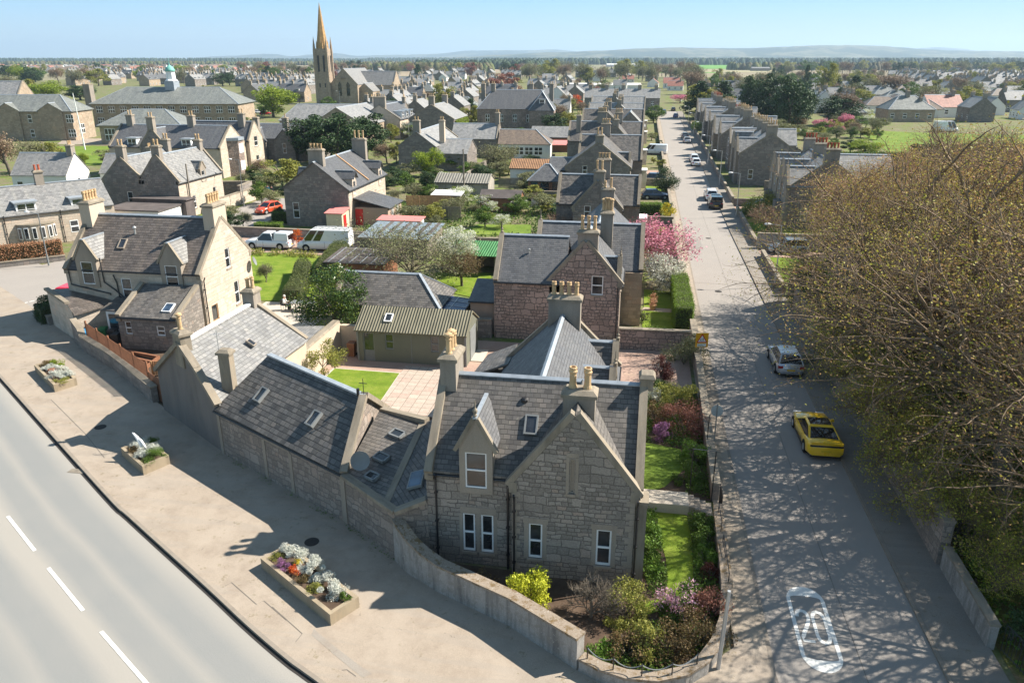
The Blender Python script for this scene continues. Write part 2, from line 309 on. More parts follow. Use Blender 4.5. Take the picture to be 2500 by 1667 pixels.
# ------------------------------------------------------------------ mesh building
class MB:
    def __init__(s): s.v = []; s.f = []; s.mi = []; s.M = None; s.mat = 0; s.smooth = []; s.sm = False
    def pt(s, p):
        p = Vector(p)
        if s.M is not None: p = s.M @ p
        s.v.append(tuple(p)); return len(s.v) - 1
    def face(s, idx): s.f.append(tuple(idx)); s.mi.append(s.mat); s.smooth.append(s.sm)
    def poly(s, pts): s.face([s.pt(p) for p in pts])
    def box(s, x0, x1, y0, y1, z0, z1, top=None):
        """box; top = inset of the top face (tapers)"""
        t = top or 0; b = [s.pt(p) for p in ((x0, y0, z0), (x1, y0, z0), (x1, y1, z0), (x0, y1, z0),
            (x0 + t, y0 + t, z1), (x1 - t, y0 + t, z1), (x1 - t, y1 - t, z1), (x0 + t, y1 - t, z1))]
        for q in ((3, 2, 1, 0), (4, 5, 6, 7), (0, 1, 5, 4), (1, 2, 6, 5), (2, 3, 7, 6), (3, 0, 4, 7)): s.face([b[i] for i in q])
    def prism(s, base, h, z0=0.0):
        """vertical prism on a 2-D polygon"""
        n = len(base); a = [s.pt((p[0], p[1], z0 + (p[2] if len(p) > 2 else 0))) for p in base]; b = [s.pt((p[0], p[1], z0 + h + (p[2] if len(p) > 2 else 0))) for p in base]
        ar = sum(base[i][0] * base[(i + 1) % n][1] - base[(i + 1) % n][0] * base[i][1] for i in range(n))
        if ar < 0: a.reverse(); b.reverse()
        s.face(a[::-1]); s.face(b)
        for i in range(n): s.face((a[i], a[(i + 1) % n], b[(i + 1) % n], b[i]))
    def slab(s, pts, th):
        """thick sheet on a 3-D polygon: pts are the top face, thickness downwards"""
        a = [s.pt(p) for p in pts]; b = [s.pt((p[0], p[1], p[2] - th)) for p in pts]; n = len(pts)
        s.face(a); s.face(b[::-1])
        for i in range(n): s.face((a[(i + 1) % n], a[i], b[i], b[(i + 1) % n]))
    def beam(s, p, q, w, h):
        """rectangular bar from p to q, width w (horizontal) height h, p and q on its bottom centre"""
        p, q = Vector(p), Vector(q); d = (q - p); L = d.length
        if L < 1e-6: return
        d.normalize(); x = Vector((-d.y, d.x, 0))
        if x.length < 1e-5: x = Vector((1, 0, 0))
        x.normalize(); u = d.cross(x); u = u if u.z >= 0 else -u
        c = [p + x * w / 2, p - x * w / 2, p - x * w / 2 + u * h, p + x * w / 2 + u * h]
        e = [v + d * L for v in c]; A = [s.pt(v) for v in c]; B = [s.pt(v) for v in e]
        s.face(A); s.face(B[::-1])
        for i in range(4): s.face((A[(i + 1) % 4], A[i], B[i], B[(i + 1) % 4]))
    def tube(s, path, r, n=6, cap=True):
        rs = r if isinstance(r, (list, tuple)) else [r] * len(path); path = [Vector(p) for p in path]; rings = []
        for i, p in enumerate(path):
            d = (path[min(i + 1, len(path) - 1)] - path[max(i - 1, 0)]); d.normalize()
            a = d.cross(Vector((0, 0, 1)));
            if a.length < 1e-3: a = Vector((1, 0, 0))
            a.normalize(); b = d.cross(a)
            rings.append([s.pt(p + (a * math.cos(2 * math.pi * k / n) + b * math.sin(2 * math.pi * k / n)) * rs[i]) for k in range(n)])
        for A, B in zip(rings, rings[1:]):
            for k in range(n): s.face((A[k], A[(k + 1) % n], B[(k + 1) % n], B[k]))
        if cap: s.face(rings[0][::-1]); s.face(rings[-1])
    def lathe(s, prof, c=(0, 0, 0), n=10, cap=True):
        rings = [[s.pt((c[0] + r * math.cos(2 * math.pi * k / n), c[1] + r * math.sin(2 * math.pi * k / n), c[2] + z)) for k in range(n)] for r, z in prof]
        for A, B in zip(rings, rings[1:]):
            for k in range(n): s.face((A[k], A[(k + 1) % n], B[(k + 1) % n], B[k]))
        if cap: s.face(rings[0][::-1]); s.face(rings[-1])
    def build(s, name, mats, parent=None, uv=True, loc=None):
        me = bpy.data.meshes.new(name); me.from_pydata(s.v, [], s.f)
        mats = mats if isinstance(mats, (list, tuple)) else [mats]
        for m in mats: me.materials.append(M_[m] if isinstance(m, str) else m)
        if len(mats) > 1: me.polygons.foreach_set('material_index', s.mi)
        if any(s.smooth): me.polygons.foreach_set('use_smooth', s.smooth)
        if uv: auto_uv(me)
        me.update(); o = bpy.data.objects.new(name, me); COL.objects.link(o)
        if parent: o.parent = parent
        if loc: o.location = loc
        return o
def auto_uv(me):
    l = me.uv_layers.new(name='UVMap'); V = me.vertices; d = l.data
    for p in me.polygons:
        n = p.normal
        if abs(n.z) > 0.9995 or n.length < 0.1:
            for li in p.loop_indices:
                c = V[me.loops[li].vertex_index].co; d[li].uv = (c.x, c.y)
        else:
            t = Vector((-n.y, n.x, 0)); t.normalize(); b = n.cross(t)
            for li in p.loop_indices:
                c = V[me.loops[li].vertex_index].co; d[li].uv = (c.dot(t), c.dot(b))
def root(name, label, cat, loc=(0, 0, 0), rz=0.0, group=None, kind=None):
    o = bpy.data.objects.new(name, None); COL.objects.link(o); o.location = loc; o.rotation_euler = (0, 0, rz); o.empty_display_size = 0.3
    return tag(o, label, cat, group, kind)
def tag(o, label=None, cat=None, group=None, kind=None):
    if label: o['label'] = label
    if cat: o['category'] = cat
    if group: o['group'] = group
    if kind: o['kind'] = kind
    return o
def copy_thing(r, loc, rz, sc=None, label=None, group=None):
    c = r.copy(); COL.objects.link(c); c.location = loc; c.rotation_euler = (0, 0, rz)
    if sc: c.scale = sc if isinstance(sc, tuple) else (sc,) * 3
    if label: c['label'] = label
    if group: c['group'] = group
    for ch in r.children:
        d = ch.copy(); COL.objects.link(d); d.parent = c
        for g in ch.children:
            e = g.copy(); COL.objects.link(e); e.parent = d
    return c
def frame_(o, d):
    """matrix: local x along d, local -y outward (to the right of d), z up, origin o"""
    d = Vector((d[0], d[1], 0)).normalized(); y = Vector((-d.y, d.x, 0))
    return Matrix(((d.x, y.x, 0, o[0]), (d.y, y.y, 0, o[1]), (0, 0, 1, o[2] if len(o) > 2 else 0), (0, 0, 0, 1)))

# ------------------------------------------------------------------ buildings
def window(r, M, c, z, w, h, kind='sash', frame='white_paint', pane='glass', rec=0.12, far=False, mull=False, sur=None):
    """a window in wall frame M (x along wall, -y outwards): centre c, sill height z"""
    nm = 'door' if kind == 'door' else 'window'
    m = MB(); m.M = M; fw = 0.07 if w > .5 else .05; y0 = rec - 0.07; y1 = rec
    x0, x1 = c - w / 2, c + w / 2
    if far:
        m.box(x0, x1, -0.02, 0.03, z, z + h); m.mat = 1
        n = max(1, round(w / 0.75)); k = 2; g = 0.09
        for i in range(n):
            for j in range(k):
                a = x0 + w * i / n + g * .8; b = x0 + w * (i + 1) / n - g * .8; lo = z + h * j / k + g; hi = z + h * (j + 1) / k - g
                m.poly([(a, -0.024, lo), (b, -0.024, lo), (b, -0.024, hi), (a, -0.024, hi)])
        return m.build(nm, [frame, pane], r)
    m.box(x0, x0 + fw, y0, y1, z, z + h); m.box(x1 - fw, x1, y0, y1, z, z + h)
    m.box(x0 + fw, x1 - fw, y0, y1, z + h - fw, z + h); m.box(x0 + fw, x1 - fw, y0, y1, z, z + fw * 1.3)
    if kind in ('sash', 'sash4'):
        m.box(x0 + fw, x1 - fw, y0 - 0.01, y1, z + h * .5 - .035, z + h * .5 + .035)
        if mull or kind == 'sash4': m.box(c - .02, c + .02, y0 + .01, y1, z + fw, z + h - fw)
    elif kind == 'door':
        m.box(x0 + fw, x1 - fw, y0 + .02, y1, z + .05, z + h * .38)
    o = m.build(nm, frame, r)
    p = MB(); p.M = M; p.box(x0 + fw * .5, x1 - fw * .5, y1 - .03, y1 + .02, z + fw * .5, z + h - fw * .5); p.build('pane', pane, o)
    if sur:
        s_ = MB(); s_.M = M; s_.box(x0 - .06, x1 + .06, -.07, .02, z - .12, z); s_.build('sill', sur, o)
    return o
def wall_face(mb, w, z0, he, holes, apex=None, rec=0.12, heR=None):
    """front wall from x=0..w in the current frame, with openings and an optional gable; reveals at the openings"""
    heR = he if heR is None else heR
    outer = [Vector((0, 0, z0)), Vector((w, 0, z0)), Vector((w, 0, heR))]
    if apex: outer.append(Vector((apex[0], 0, apex[1])))
    if abs(he - z0) > 1e-4: outer.append(Vector((0, 0, he)))
    polys = [outer]
    for h in holes:
        x0, x1, a, b = h[0] - h[2] / 2, h[0] + h[2] / 2, h[1], h[1] + h[3]
        polys.append([Vector((x0, 0, a)), Vector((x1, 0, a)), Vector((x1, 0, b)), Vector((x0, 0, b))])
    pts = [p for q in polys for p in q]
    if len(polys) == 1: mb.poly(outer)
    else:
        flat = [[Vector((p.x, p.z, 0)) for p in q] for q in polys]
        idx = [mb.pt(p) for p in pts]
        for t in geometry.tessellate_polygon(flat):
            a, b, c = (flat_p for flat_p in t); P0, P1, P2 = pts[a], pts[b], pts[c]
            cr = (P1.x - P0.x) * (P2.z - P0.z) - (P2.x - P0.x) * (P1.z - P0.z)
            mb.face((idx[a], idx[b], idx[c]) if cr > 0 else (idx[a], idx[c], idx[b]))
        for q in polys[1:]:
            for i in range(4):
                a, b = q[i], q[(i + 1) % 4]
                mb.poly([a, b, b + Vector((0, rec, 0)), a + Vector((0, rec, 0))])
def block(r, ox, oy, ang, L, W, he, hr, wall='stone_grey', roof='slate', F=(), B=(), S=(), E=(), yr=0.0, heB=None, hipS=0.0, hipE=0.0,
          skS=False, skE=False, ov=0.18, og=0.12, z0=0.0, th=0.09, flash='lead', gut=True, far=False, frame='white_paint', pane='glass', noroof=False,
          rname='roof', wname='wall', sur='ashlar', cutS=0.0, cutE=0.0, sk_mat='cope', openE=False, openS=False):
    """gabled or hipped block. origin = middle of the start gable on the ground, ridge along local x.
    windows: (centre, sill z, width, height[, kind[, frame[, pane]]]) measured along each side from its left seen from outside"""
    heB = he if heB is None else heB
    R = Matrix.Translation((ox, oy, 0)) @ Matrix.Rotation(rad(ang), 4, 'Z'); w2 = W / 2
    sides = {'F': ((0, -w2), (L, -w2)), 'E': ((L, -w2), (L, w2)), 'B': ((L, w2), (0, w2)), 'S': ((0, w2), (0, -w2))}
    wins = {'F': F, 'E': E, 'B': B, 'S': S}
    mb = MB(); fr = {}
    for k, (a, b) in sides.items():
        A = R @ Vector((a[0], a[1], 0)); Bv = R @ Vector((b[0], b[1], 0)); d = Bv - A
        Mx = frame_((A.x, A.y, 0), d); fr[k] = Mx; mb.M = Mx
        holes = [] if far else wins[k]
        if k == 'F': wall_face(mb, L, z0, he, holes)
        elif k == 'B': wall_face(mb, L, z0, heB, holes)
        elif k == 'E' and not openE: wall_face(mb, W, z0, he, holes, None if hipE else ((w2 + yr, hr)), heR=heB)
        elif k == 'S' and not openS: wall_face(mb, W, z0, heB, holes, None if hipS else ((w2 - yr, hr)), heR=he)
    wo = mb.build(wname, wall, r)
    for k in 'FEBS':
        for q in wins[k]:
            window(r, fr[k], q[0], q[1], q[2], q[3], q[4] if len(q) > 4 else 'sash', q[5] if len(q) > 5 else frame, q[6] if len(q) > 6 else pane, far=far, sur=None if far else sur)
    if noroof: return fr, R
    m = MB(); m.M = R; t = th
    x0 = (-og if not skS else 0.02) ; x1 = L + (og if not skE else -0.02)
    def side(sg, hE):
        ye = sg * w2; run = abs(ye - yr)
        if run < 1e-3: return
        sl = (hr - hE) / run; yo = ye + sg * ov; zo = hE - sl * ov
        a0 = x0 - (ov - og if hipS else 0); a1 = x1 + (ov - og if hipE else 0)
        pts = [(a0 + (0 if sg < 0 else cutS * 0), yo, zo + t), (a1, yo, zo + t), (x1 - hipE if hipE else x1, yr, hr + t), (x0 + hipS if hipS else x0, yr, hr + t)]
        if sg > 0: pts = [pts[1], pts[0], pts[3], pts[2]]
        m.slab(pts, t)
    side(-1, he); side(1, heB)
    if hipS:
        zo = he - (hr - he) / hipS * ov
        m.slab([(x0 - ov + og, w2 + ov, zo + t), (x0 - ov + og, -w2 - ov, zo + t), (x0 + hipS, yr, hr + t)], t)
    if hipE:
        zo = he - (hr - he) / hipE * ov
        m.slab([(x1 + ov - og, -w2 - ov, zo + t), (x1 + ov - og, w2 + ov, zo + t), (x1 - hipE, yr, hr + t)], t)
    ro = m.build(rname, roof, r)
    if flash and abs(yr) < w2 - .05:
        f = MB(); f.M = R; xa, xb = x0 + (hipS or 0.0), x1 - (hipE or 0.0)
        if xb - xa > .2:
            f.mat = 0; zr = hr + t
            f.slab([(xa, yr - .14, zr - .04), (xb, yr - .14, zr - .04), (xb, yr, zr + .06), (xa, yr, zr + .06)], .05)
            f.slab([(xb, yr + .14, zr - .04), (xa, yr + .14, zr - .04), (xa, yr, zr + .06), (xb, yr, zr + .06)], .05)
        for hp, xe, xr in ((hipS, x0 - ov + og, x0 + hipS), (hipE, x1 + ov - og, x1 - hipE)):
            if hp:
                zo = he - (hr - he) / hp * ov
                for sg in (-1, 1): f.beam((xe, sg * (w2 + ov), zo + t - .02), (xr, yr, zr - .02), .2, .08)
        if f.v: f.build('ridge_flashing', flash, ro)
    for sk, xx in ((skS, 0.15), (skE, L - 0.15)):
        if sk:
            f = MB(); f.M = R
            for sg, hE in ((-1, he), (1, heB)):
                run = abs(sg * w2 - yr)
                if run < .05: continue
                s2 = (hr - hE) / run
                f.beam((xx, sg * (w2 + .1), hE - s2 * .1 + .02), (xx, yr, hr + .02), .34, .24)
                f.box(xx - .18, xx + .18, sg * w2 - .12 if sg < 0 else w2 - .2, -w2 + .2 if sg < 0 else w2 + .12, hE - .35, hE + .12)
            f.build('skew', sk_mat, r)
    if gut and not far:
        for sg, hE in ((-1, he), (1, heB)):
            run = abs(sg * w2 - yr)
            if run < .05: continue
            g = MB(); g.M = R
            s2 = (hr - hE) / run; y = sg * (w2 + ov + .03); z = hE - s2 * ov + .01
            g.tube([(x0, y, z), (x1, y, z)], .055, 6); g.build('gutter', 'black_paint', r)
    return fr, R
def pipe(r, M, x, z0, z1, bends=None):
    m = MB(); m.M = M; m.tube([(x, -.1, z0), (x, -.1, z1)], .045, 6); m.tube([(x, -.1, z1), (x, -.22, z1 + .25)], .05, 6)
    for k in range(3): z = z0 + (z1 - z0) * (k + .5) / 3; m.box(x - .07, x + .07, -.15, 0, z, z + .05)
    return m.build('downpipe', 'black_paint', r)
POTS = {'roll': [(.13, 0), (.15, .03), (.13, .1), (.115, .15), (.11, .5), (.135, .55), (.145, .6), (.12, .64), (.135, .7), (.12, .74), (.09, .74), (.09, .5)],
        'plain': [(.14, 0), (.12, .08), (.11, .5), (.14, .53), (.14, .62), (.09, .62), (.09, .4)],
        'tall': [(.14, 0), (.15, .06), (.12, .14), (.105, .85), (.14, .92), (.14, 1.0), (.12, 1.02), (.09, 1.02), (.09, .7)],
        'hood': [(.13, 0), (.15, .04), (.12, .12), (.11, .6), (.13, .62), (.13, .68), (.1, .68), (.1, .8), (.19, .82), (.17, .9), (.03, .98)]}
def chimney(r, x, y, z0, z1, w=0.6, d=0.6, pots=2, kind='roll', mat='chim', pot='pot', ang=0, ax='x', ps=1.0, far=False, capm='cope', tops=None):
    """stack centred x,y from z0 to z1 (top of its cap); pots in a line along ax"""
    R = Matrix.Translation((x, y, 0)) @ Matrix.Rotation(rad(ang), 4, 'Z')
    m = MB(); m.M = R; c = .09; ch = .12
    m.box(-w / 2, w / 2, -d / 2, d / 2, z0, z1 - ch * 2.2)
    m.mat = 1; m.box(-w / 2 - c, w / 2 + c, -d / 2 - c, d / 2 + c, z1 - ch * 2.2, z1 - ch * 1.1); m.box(-w / 2 - c, w / 2 + c, -d / 2 - c, d / 2 + c, z1 - ch * 1.1, z1 + .02, top=.17)
    o = m.build('chimney', [mat, capm], r)
    Ln = (w if ax == 'x' else d)
    for i in range(pots):
        t = (i + .5) / pots - .5; px, py = (t * (Ln - .1), 0) if ax == 'x' else (0, t * (Ln - .1))
        p = MB(); p.M = R; k = ps; kd = tops[i] if tops else kind
        p.lathe([(a * k, b * k) for a, b in POTS[kd]], (px, py, z1), 7 if far else 12, cap=True)
        p.build('chimney_pot', pot, o)
    return o
def velux(r, R, x, y, W, he, hr, w=.55, h=.8, side=-1, yr=0.0, frame='grey_paint', pane='glass', zoff=.1):
    """roof window on a block: y is the horizontal position across, side -1 = front slope"""
    sl = math.atan2(hr - he, W / 2 - side * yr * -1 if yr else W / 2)
    z = hr - abs(y - yr) * math.tan(sl) + zoff
    Mx = R @ Matrix.Translation((x, y, z)) @ Matrix.Rotation(sl * (-side), 4, 'X')
    m = MB(); m.M = Mx; f = .07
    for b in ((-w / 2, w / 2, -h / 2, -h / 2 + f), (-w / 2, w / 2, h / 2 - f, h / 2), (-w / 2, -w / 2 + f, -h / 2 + f, h / 2 - f), (w / 2 - f, w / 2, -h / 2 + f, h / 2 - f)):
        m.box(b[0], b[1], b[2], b[3], -.03, .1)
    o = m.build('roof_window', frame, r)
    p = MB(); p.M = Mx; p.box(-w / 2 + f, w / 2 - f, -h / 2 + f, h / 2 - f, .0, .06); p.build('pane', pane, o); return o
def gdormer(r, R, x, y0, z0, he, hr, w, dep, wall='ashlar', roof='slate', win=(.7, .4, 1.2), skew=True, finial=False, frame='white_paint', name='dormer', frontwall=True, og=.1):
    """gabled dormer: front face at local y0 of block frame R, ridge running back dep"""
    Rd = R @ Matrix.Translation((x, y0, 0)) @ Matrix.Rotation(rad(90), 4, 'Z')
    m = MB(); A = Rd @ Vector((0, w / 2, 0)); d = (Rd @ Vector((0, -w / 2, 0))) - A; Mx = frame_((A.x, A.y, 0), d); m.M = Mx
    wall_face(m, w, z0, he, [(w / 2, z0 + win[1], win[0], win[2])] if win else [], (w / 2, hr))
    m.M = Rd; cz = (hr - he)
    for sg in (-1, 1): m.poly([(0, sg * w / 2, z0), (dep, sg * w / 2, z0), (dep, sg * w / 2, he), (0, sg * w / 2, he)][::sg])
    o = m.build(name, wall, r)
    f = MB(); f.M = Rd; ov = .1; sl = cz / (w / 2); t = .07
    for sg in (-1, 1):
        pts = [(-.0 if skew else -og, sg * (w / 2 + ov), he - sl * ov + t), (dep, sg * (w / 2 + ov), he - sl * ov + t), (dep, 0, hr + t), (0 if skew else -og, 0, hr + t)]
        f.slab(pts if sg < 0 else pts[::-1], t)
    f.build('dormer_roof', roof, o)
    l = MB(); l.M = Rd; l.beam((-.05, 0, hr + t - .03), (dep * .98, 0, hr + t - .03), .16, .07); l.build('ridge_flashing', 'lead', o)
    if skew:
        k = MB(); k.M = Rd
        for sg in (-1, 1): k.beam((.05, sg * (w / 2 + .1), he - sl * .1), (.05, 0, hr), .22, .16)
        if finial: k.lathe([(.05, 0), (.09, .06), (.05, .12), (.1, .2), (.1, .28), (.03, .38), (.025, .6), (.005, .7)], (.05, 0, hr + .12), 8)
        k.build('skew', 'cope', o)
    if win:
        w_ = MB(); w_.M = Mx; ww, zz, hh = win; x0, x1 = w / 2 - ww / 2, w / 2 + ww / 2; fw = .06; z = z0 + zz
        for b in ((x0, x0 + fw, z, z + hh), (x1 - fw, x1, z, z + hh), (x0 + fw, x1 - fw, z, z + fw), (x0 + fw, x1 - fw, z + hh - fw, z + hh), (x0 + fw, x1 - fw, z + hh / 2 - .03, z + hh / 2 + .03)):
            w_.box(b[0], b[1], .04, .1, b[2], b[3])
        w_.mat = 1; w_.box(x0 + fw * .5, x1 - fw * .5, .085, .12, z + .02, z + hh - .02); w_.build('window', [frame, 'glass'], o)
    return o
def finial(mb, x, y, z, s=1.0):
    mb.lathe([(.12 * s, 0), (.12 * s, .25 * s), (.16 * s, .28 * s), (.05 * s, .36 * s), (.11 * s, .48 * s), (.04 * s, .6 * s), (.03 * s, .95 * s), (.004, 1.15 * s)], (x, y, z), 8)
# ------------------------------------------------------------------ ground, roads (the setting)
def sheet(name, pts, z, mat, kind='structure', label=None, cat=None):
    m = MB(); a = sum(pts[i][0] * pts[(i + 1) % len(pts)][1] - pts[(i + 1) % len(pts)][0] * pts[i][1] for i in range(len(pts)))
    if a < 0: pts = pts[::-1]
    m.poly([(p[0], p[1], z) for p in pts]); o = m.build(name, mat); return tag(o, label, cat, kind=kind)
def strip(name, pl, w0, w1, z, mat, h=0.0, along_uv=True, kind='structure', closed=False):
    """band along a polyline between offsets w0..w1 (positive = right of travel); UV u along, v across in metres"""
    P = [Vector((p[0], p[1])) for p in pl]; nrm = []
    for i in range(len(P)):
        d = (P[min(i + 1, len(P) - 1)] - P[max(i - 1, 0)]).normalized(); nrm.append(Vector((d.y, -d.x)))
    vs = []; fs = []; uvs = []; s = 0; us = []
    for i, p in enumerate(P):
        if i: s += (P[i] - P[i - 1]).length
        us.append(s); a = p + nrm[i] * w0; b = p + nrm[i] * w1
        vs += [(a.x, a.y, z + h), (b.x, b.y, z + h)]
        if h: vs += [(a.x, a.y, z), (b.x, b.y, z)]
    k = 4 if h else 2; fl = w1 > w0
    for i in range(len(P) - 1):
        A, B = i * k, (i + 1) * k
        q = (A, A + 1, B + 1, B) if fl else (A, B, B + 1, A + 1); fs.append(q[::1])
        if h: fs.append((A + 1, A + 3, B + 3, B + 1)); fs.append((A + 2, A, B, B + 2))
    me = bpy.data.meshes.new(name); me.from_pydata(vs, [], fs); l = me.uv_layers.new(name='UVMap')
    for lp in me.loops:
        i = lp.vertex_index; l.data[lp.index].uv = (us[i // k], w0 if i % 2 == 0 else w1)
    me.materials.append(M_[mat] if isinstance(mat, str) else mat); o = bpy.data.objects.new(name, me); COL.objects.link(o)
    if kind: o['kind'] = kind
    return o
M_['ground'] = ground_mat('earth_and_rough_grass', [(0.3, (0.09, 0.10, 0.04)), (0.42, (0.13, 0.17, 0.04)), (0.5, (0.17, 0.14, 0.09)), (0.58, (0.12, 0.15, 0.045)), (0.68, (0.24, 0.20, 0.155)), (0.8, (0.16, 0.19, 0.05))], 0.16, 3, 0.05, mixf=.7)
M_['lawn'] = ground_mat('mown_grass', [(0.25, (0.085, 0.13, 0.014)), (0.45, (0.125, 0.19, 0.018)), (0.6, (0.17, 0.22, 0.03)), (0.8, (0.22, 0.24, 0.05))], 0.9, 22, 0.05, mixf=0.6)
M_['lawn2'] = ground_mat('patchy_grass', [(0.3, (0.09, 0.15, 0.02)), (0.55, (0.14, 0.20, 0.03)), (0.8, (0.22, 0.23, 0.06))], 0.35, 15, 0.05, mixf=0.5)
M_['gravel'] = ground_mat('pink_gravel', [(0.3, (0.30, 0.20, 0.155)), (0.55, (0.38, 0.265, 0.21)), (0.8, (0.33, 0.25, 0.17))], 0.5, 30, 0.04, mixf=0.8)
M_['path'] = ground_mat('pale_footpath', [(0.3, (0.29, 0.235, 0.18)), (0.6, (0.36, 0.30, 0.235))], 0.4, 12, 0.01)
def asphalt(name, base, dust, bands=None, patch=0.25, crack=False):
    n = N(name, 0.9, 0.2); uv = n.uv(); p = n.pos()
    g = n.noise(p, 28, 6, 0.8); mid = n.noise(p, 0.35, 7, 0.65); sp = n.noise(p, 3.0, 6, 0.7)
    c = n.ramp(g, [(0.3, scl(base, 0.72)), (0.5, base), (0.72, scl(base, 1.35))])
    c = n.mix(n.ramp(mid, [(0.4, (0, 0, 0)), (0.7, (patch,) * 3)]), c, dust)
    if crack: c = n.mix(n.ramp(n.noise(p, 0.9, 9, 0.75), [(0.46, (0, 0, 0)), (0.66, (0.55,) * 3)]), c, (0.22, 0.175, 0.135)); c = n.mix(n.ramp(n.noise(n.n('ShaderNodeMapping', {'Vector': p, 'Rotation': (0, 0, .55), 'Scale': (.12, 1.1, 1)}).outputs[0], 1.0, 6, .6), [(0.5, (0, 0, 0)), (0.54, (.3,) * 3), (.62, (.3,) * 3), (.64, (0, 0, 0))]), c, (0.27, 0.24, 0.205))
    c = n.mix(n.math('MULTIPLY', n.math('GREATER_THAN', n.noise(p, 60, 3, 0.6), 0.68), 0.5), c, scl(base, 2.0))
    if bands:
        v = n.n('ShaderNodeSeparateXYZ', {0: uv}).outputs[1]
        vw = n.math('ADD', v, n.math('MULTIPLY', n.math('SUBTRACT', n.noise(n.n('ShaderNodeMapping', {'Vector': uv, 'Scale': (0.15, 0.6, 1)}).outputs[0], 1, 4), 0.5), 0.5))
        r = n.ramp(n.math('DIVIDE', n.math('ADD', vw, 1.0), 12.0), bands)
        c = n.mix(n.math('MULTIPLY', n.n('ShaderNodeSeparateColor', {0: r}).outputs[0], 0.85), c, n.mix(0.4, dust, n.mix(1.0, dust, n.ramp(g, [(0.3, (0.7,) * 3), (0.7, (1.3,) * 3)]), 'MULTIPLY')))
    if crack:
        cv = n.n('ShaderNodeTexVoronoi', {'Vector': n.n('ShaderNodeVectorMath', {0: p, 1: n.n('ShaderNodeVectorMath', {0: n.noise(p, 0.5, 3, out='Color'), 3: 2.0}, operation='SCALE').outputs[0]}, operation='ADD').outputs[0], 'Scale': 0.13}, feature='DISTANCE_TO_EDGE').outputs['Distance']
        ck = n.math('MULTIPLY', n.math('LESS_THAN', cv, 0.0016), n.math('GREATER_THAN', sp, 0.56))
        c = n.mix(n.math('MULTIPLY', ck, 0.35), c, (0.05, 0.042, 0.035))
        ms = n.math('MULTIPLY', n.math('GREATER_THAN', n.noise(p, 2.3, 8, 0.75), 0.6), n.math('GREATER_THAN', n.noise(p, 0.22, 3), 0.5))
        c = n.mix(n.math('MULTIPLY', ms, 0.45), c, (0.15, 0.12, 0.055))
    n.color(c); n.bump(g, 0.012, 0.5); return n.m
# across the main road: v=0 at the kerb
BND = [(0.0, (0.9,) * 3), (0.115, (0.8,) * 3), (0.17, (0.1,) * 3), (0.235, (0.05,) * 3), (0.275, (0.6,) * 3), (0.31, (0.1,) * 3), (0.36, (0.1,) * 3), (0.41, (0.95,) * 3),
       (0.45, (0.9,) * 3), (0.5, (0.15,) * 3), (0.56, (0.05,) * 3), (0.6, (0.5,) * 3), (0.65, (0.1,) * 3), (1.0, (0.3,) * 3)]
M_['asph_main'] = asphalt('main_road_asphalt', (0.20, 0.205, 0.20), (0.325, 0.30, 0.262), BND, patch=0.12)
M_['asph_st'] = asphalt('street_asphalt', (0.275, 0.25, 0.225), (0.33, 0.30, 0.265), None, patch=0.35)
M_['pave_main'] = asphalt('worn_pavement_asphalt', (0.305, 0.254, 0.20), (0.365, 0.31, 0.25), None, patch=0.7, crack=True)
M_['pave_st'] = asphalt('footway_asphalt', (0.33, 0.275, 0.215), (0.37, 0.32, 0.25), None, patch=0.4, crack=True)
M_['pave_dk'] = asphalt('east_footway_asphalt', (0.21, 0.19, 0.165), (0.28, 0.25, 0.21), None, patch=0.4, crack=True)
M_['kerb'] = harl('kerb_stone', (0.26, 0.225, 0.185), 0.4, 2)
M_['roadpaint'] = N('worn_road_paint', 0.6).m
_n = N('worn_white_road_paint', 0.6, 0.3); _g = _n.noise(_n.pos(), 9, 7, 0.8); _n.color(_n.ramp(_g, [(0.33, (0.34, 0.33, 0.30)), (0.46, (0.70, 0.69, 0.65))])); M_['roadpaint'] = _n.m
_n = N('field_mosaic', 0.95, 0.1); _p = _n.pos()
_v = _n.n('ShaderNodeTexVoronoi', {'Vector': _n.n('ShaderNodeMapping', {'Vector': _p, 'Scale': (1, 0.6, 1)}).outputs[0], 'Scale': 0.0028}, distance='CHEBYCHEV').outputs['Color']
_c = _n.ramp(_n.n('ShaderNodeSeparateColor', {0: _v}).outputs[0], [(0.0, (0.14, 0.17, 0.07)), (0.2, (0.24, 0.18, 0.13)), (0.35, (0.30, 0.23, 0.17)), (0.5, (0.13, 0.21, 0.06)), (0.62, (0.25, 0.21, 0.15)), (0.8, (0.12, 0.16, 0.07)), (0.9, (0.33, 0.26, 0.19))])
_c = _n.mix(0.3, _c, _n.ramp(_n.noise(_p, 0.02, 5), [(0.3, (0.10, 0.11, 0.05)), (0.7, (0.26, 0.22, 0.15))])); _n.color(_c); M_['fields'] = _n.m

# far ground: disc with a hole is not needed, lower sheet under everything
m = MB(); n_ = 96
ring = [(CX + 15000 * math.cos(2 * math.pi * k / n_), CY + 15000 * math.sin(2 * math.pi * k / n_), -0.6) for k in range(n_)]; m.poly(ring)
tag(m.build('farmland_ground', 'fields'), kind='structure')
sheet('ground', [(-420, -60), (420, -60), (600, 900), (-600, 900)], -0.02, 'ground')

X0, X1 = 9.9, 15.8   # street kerbs (south)
ST = [(X0, -22), (X0, -4), (X0, 60), (9.8, 170), (9.7, 300)]
STR = [(15.8, -22), (15.75, 0), (15.6, 70), (16.6, 180), (17.0, 300)]
sheet('street', ST + STR[::-1], 0.0, 'asph_st')
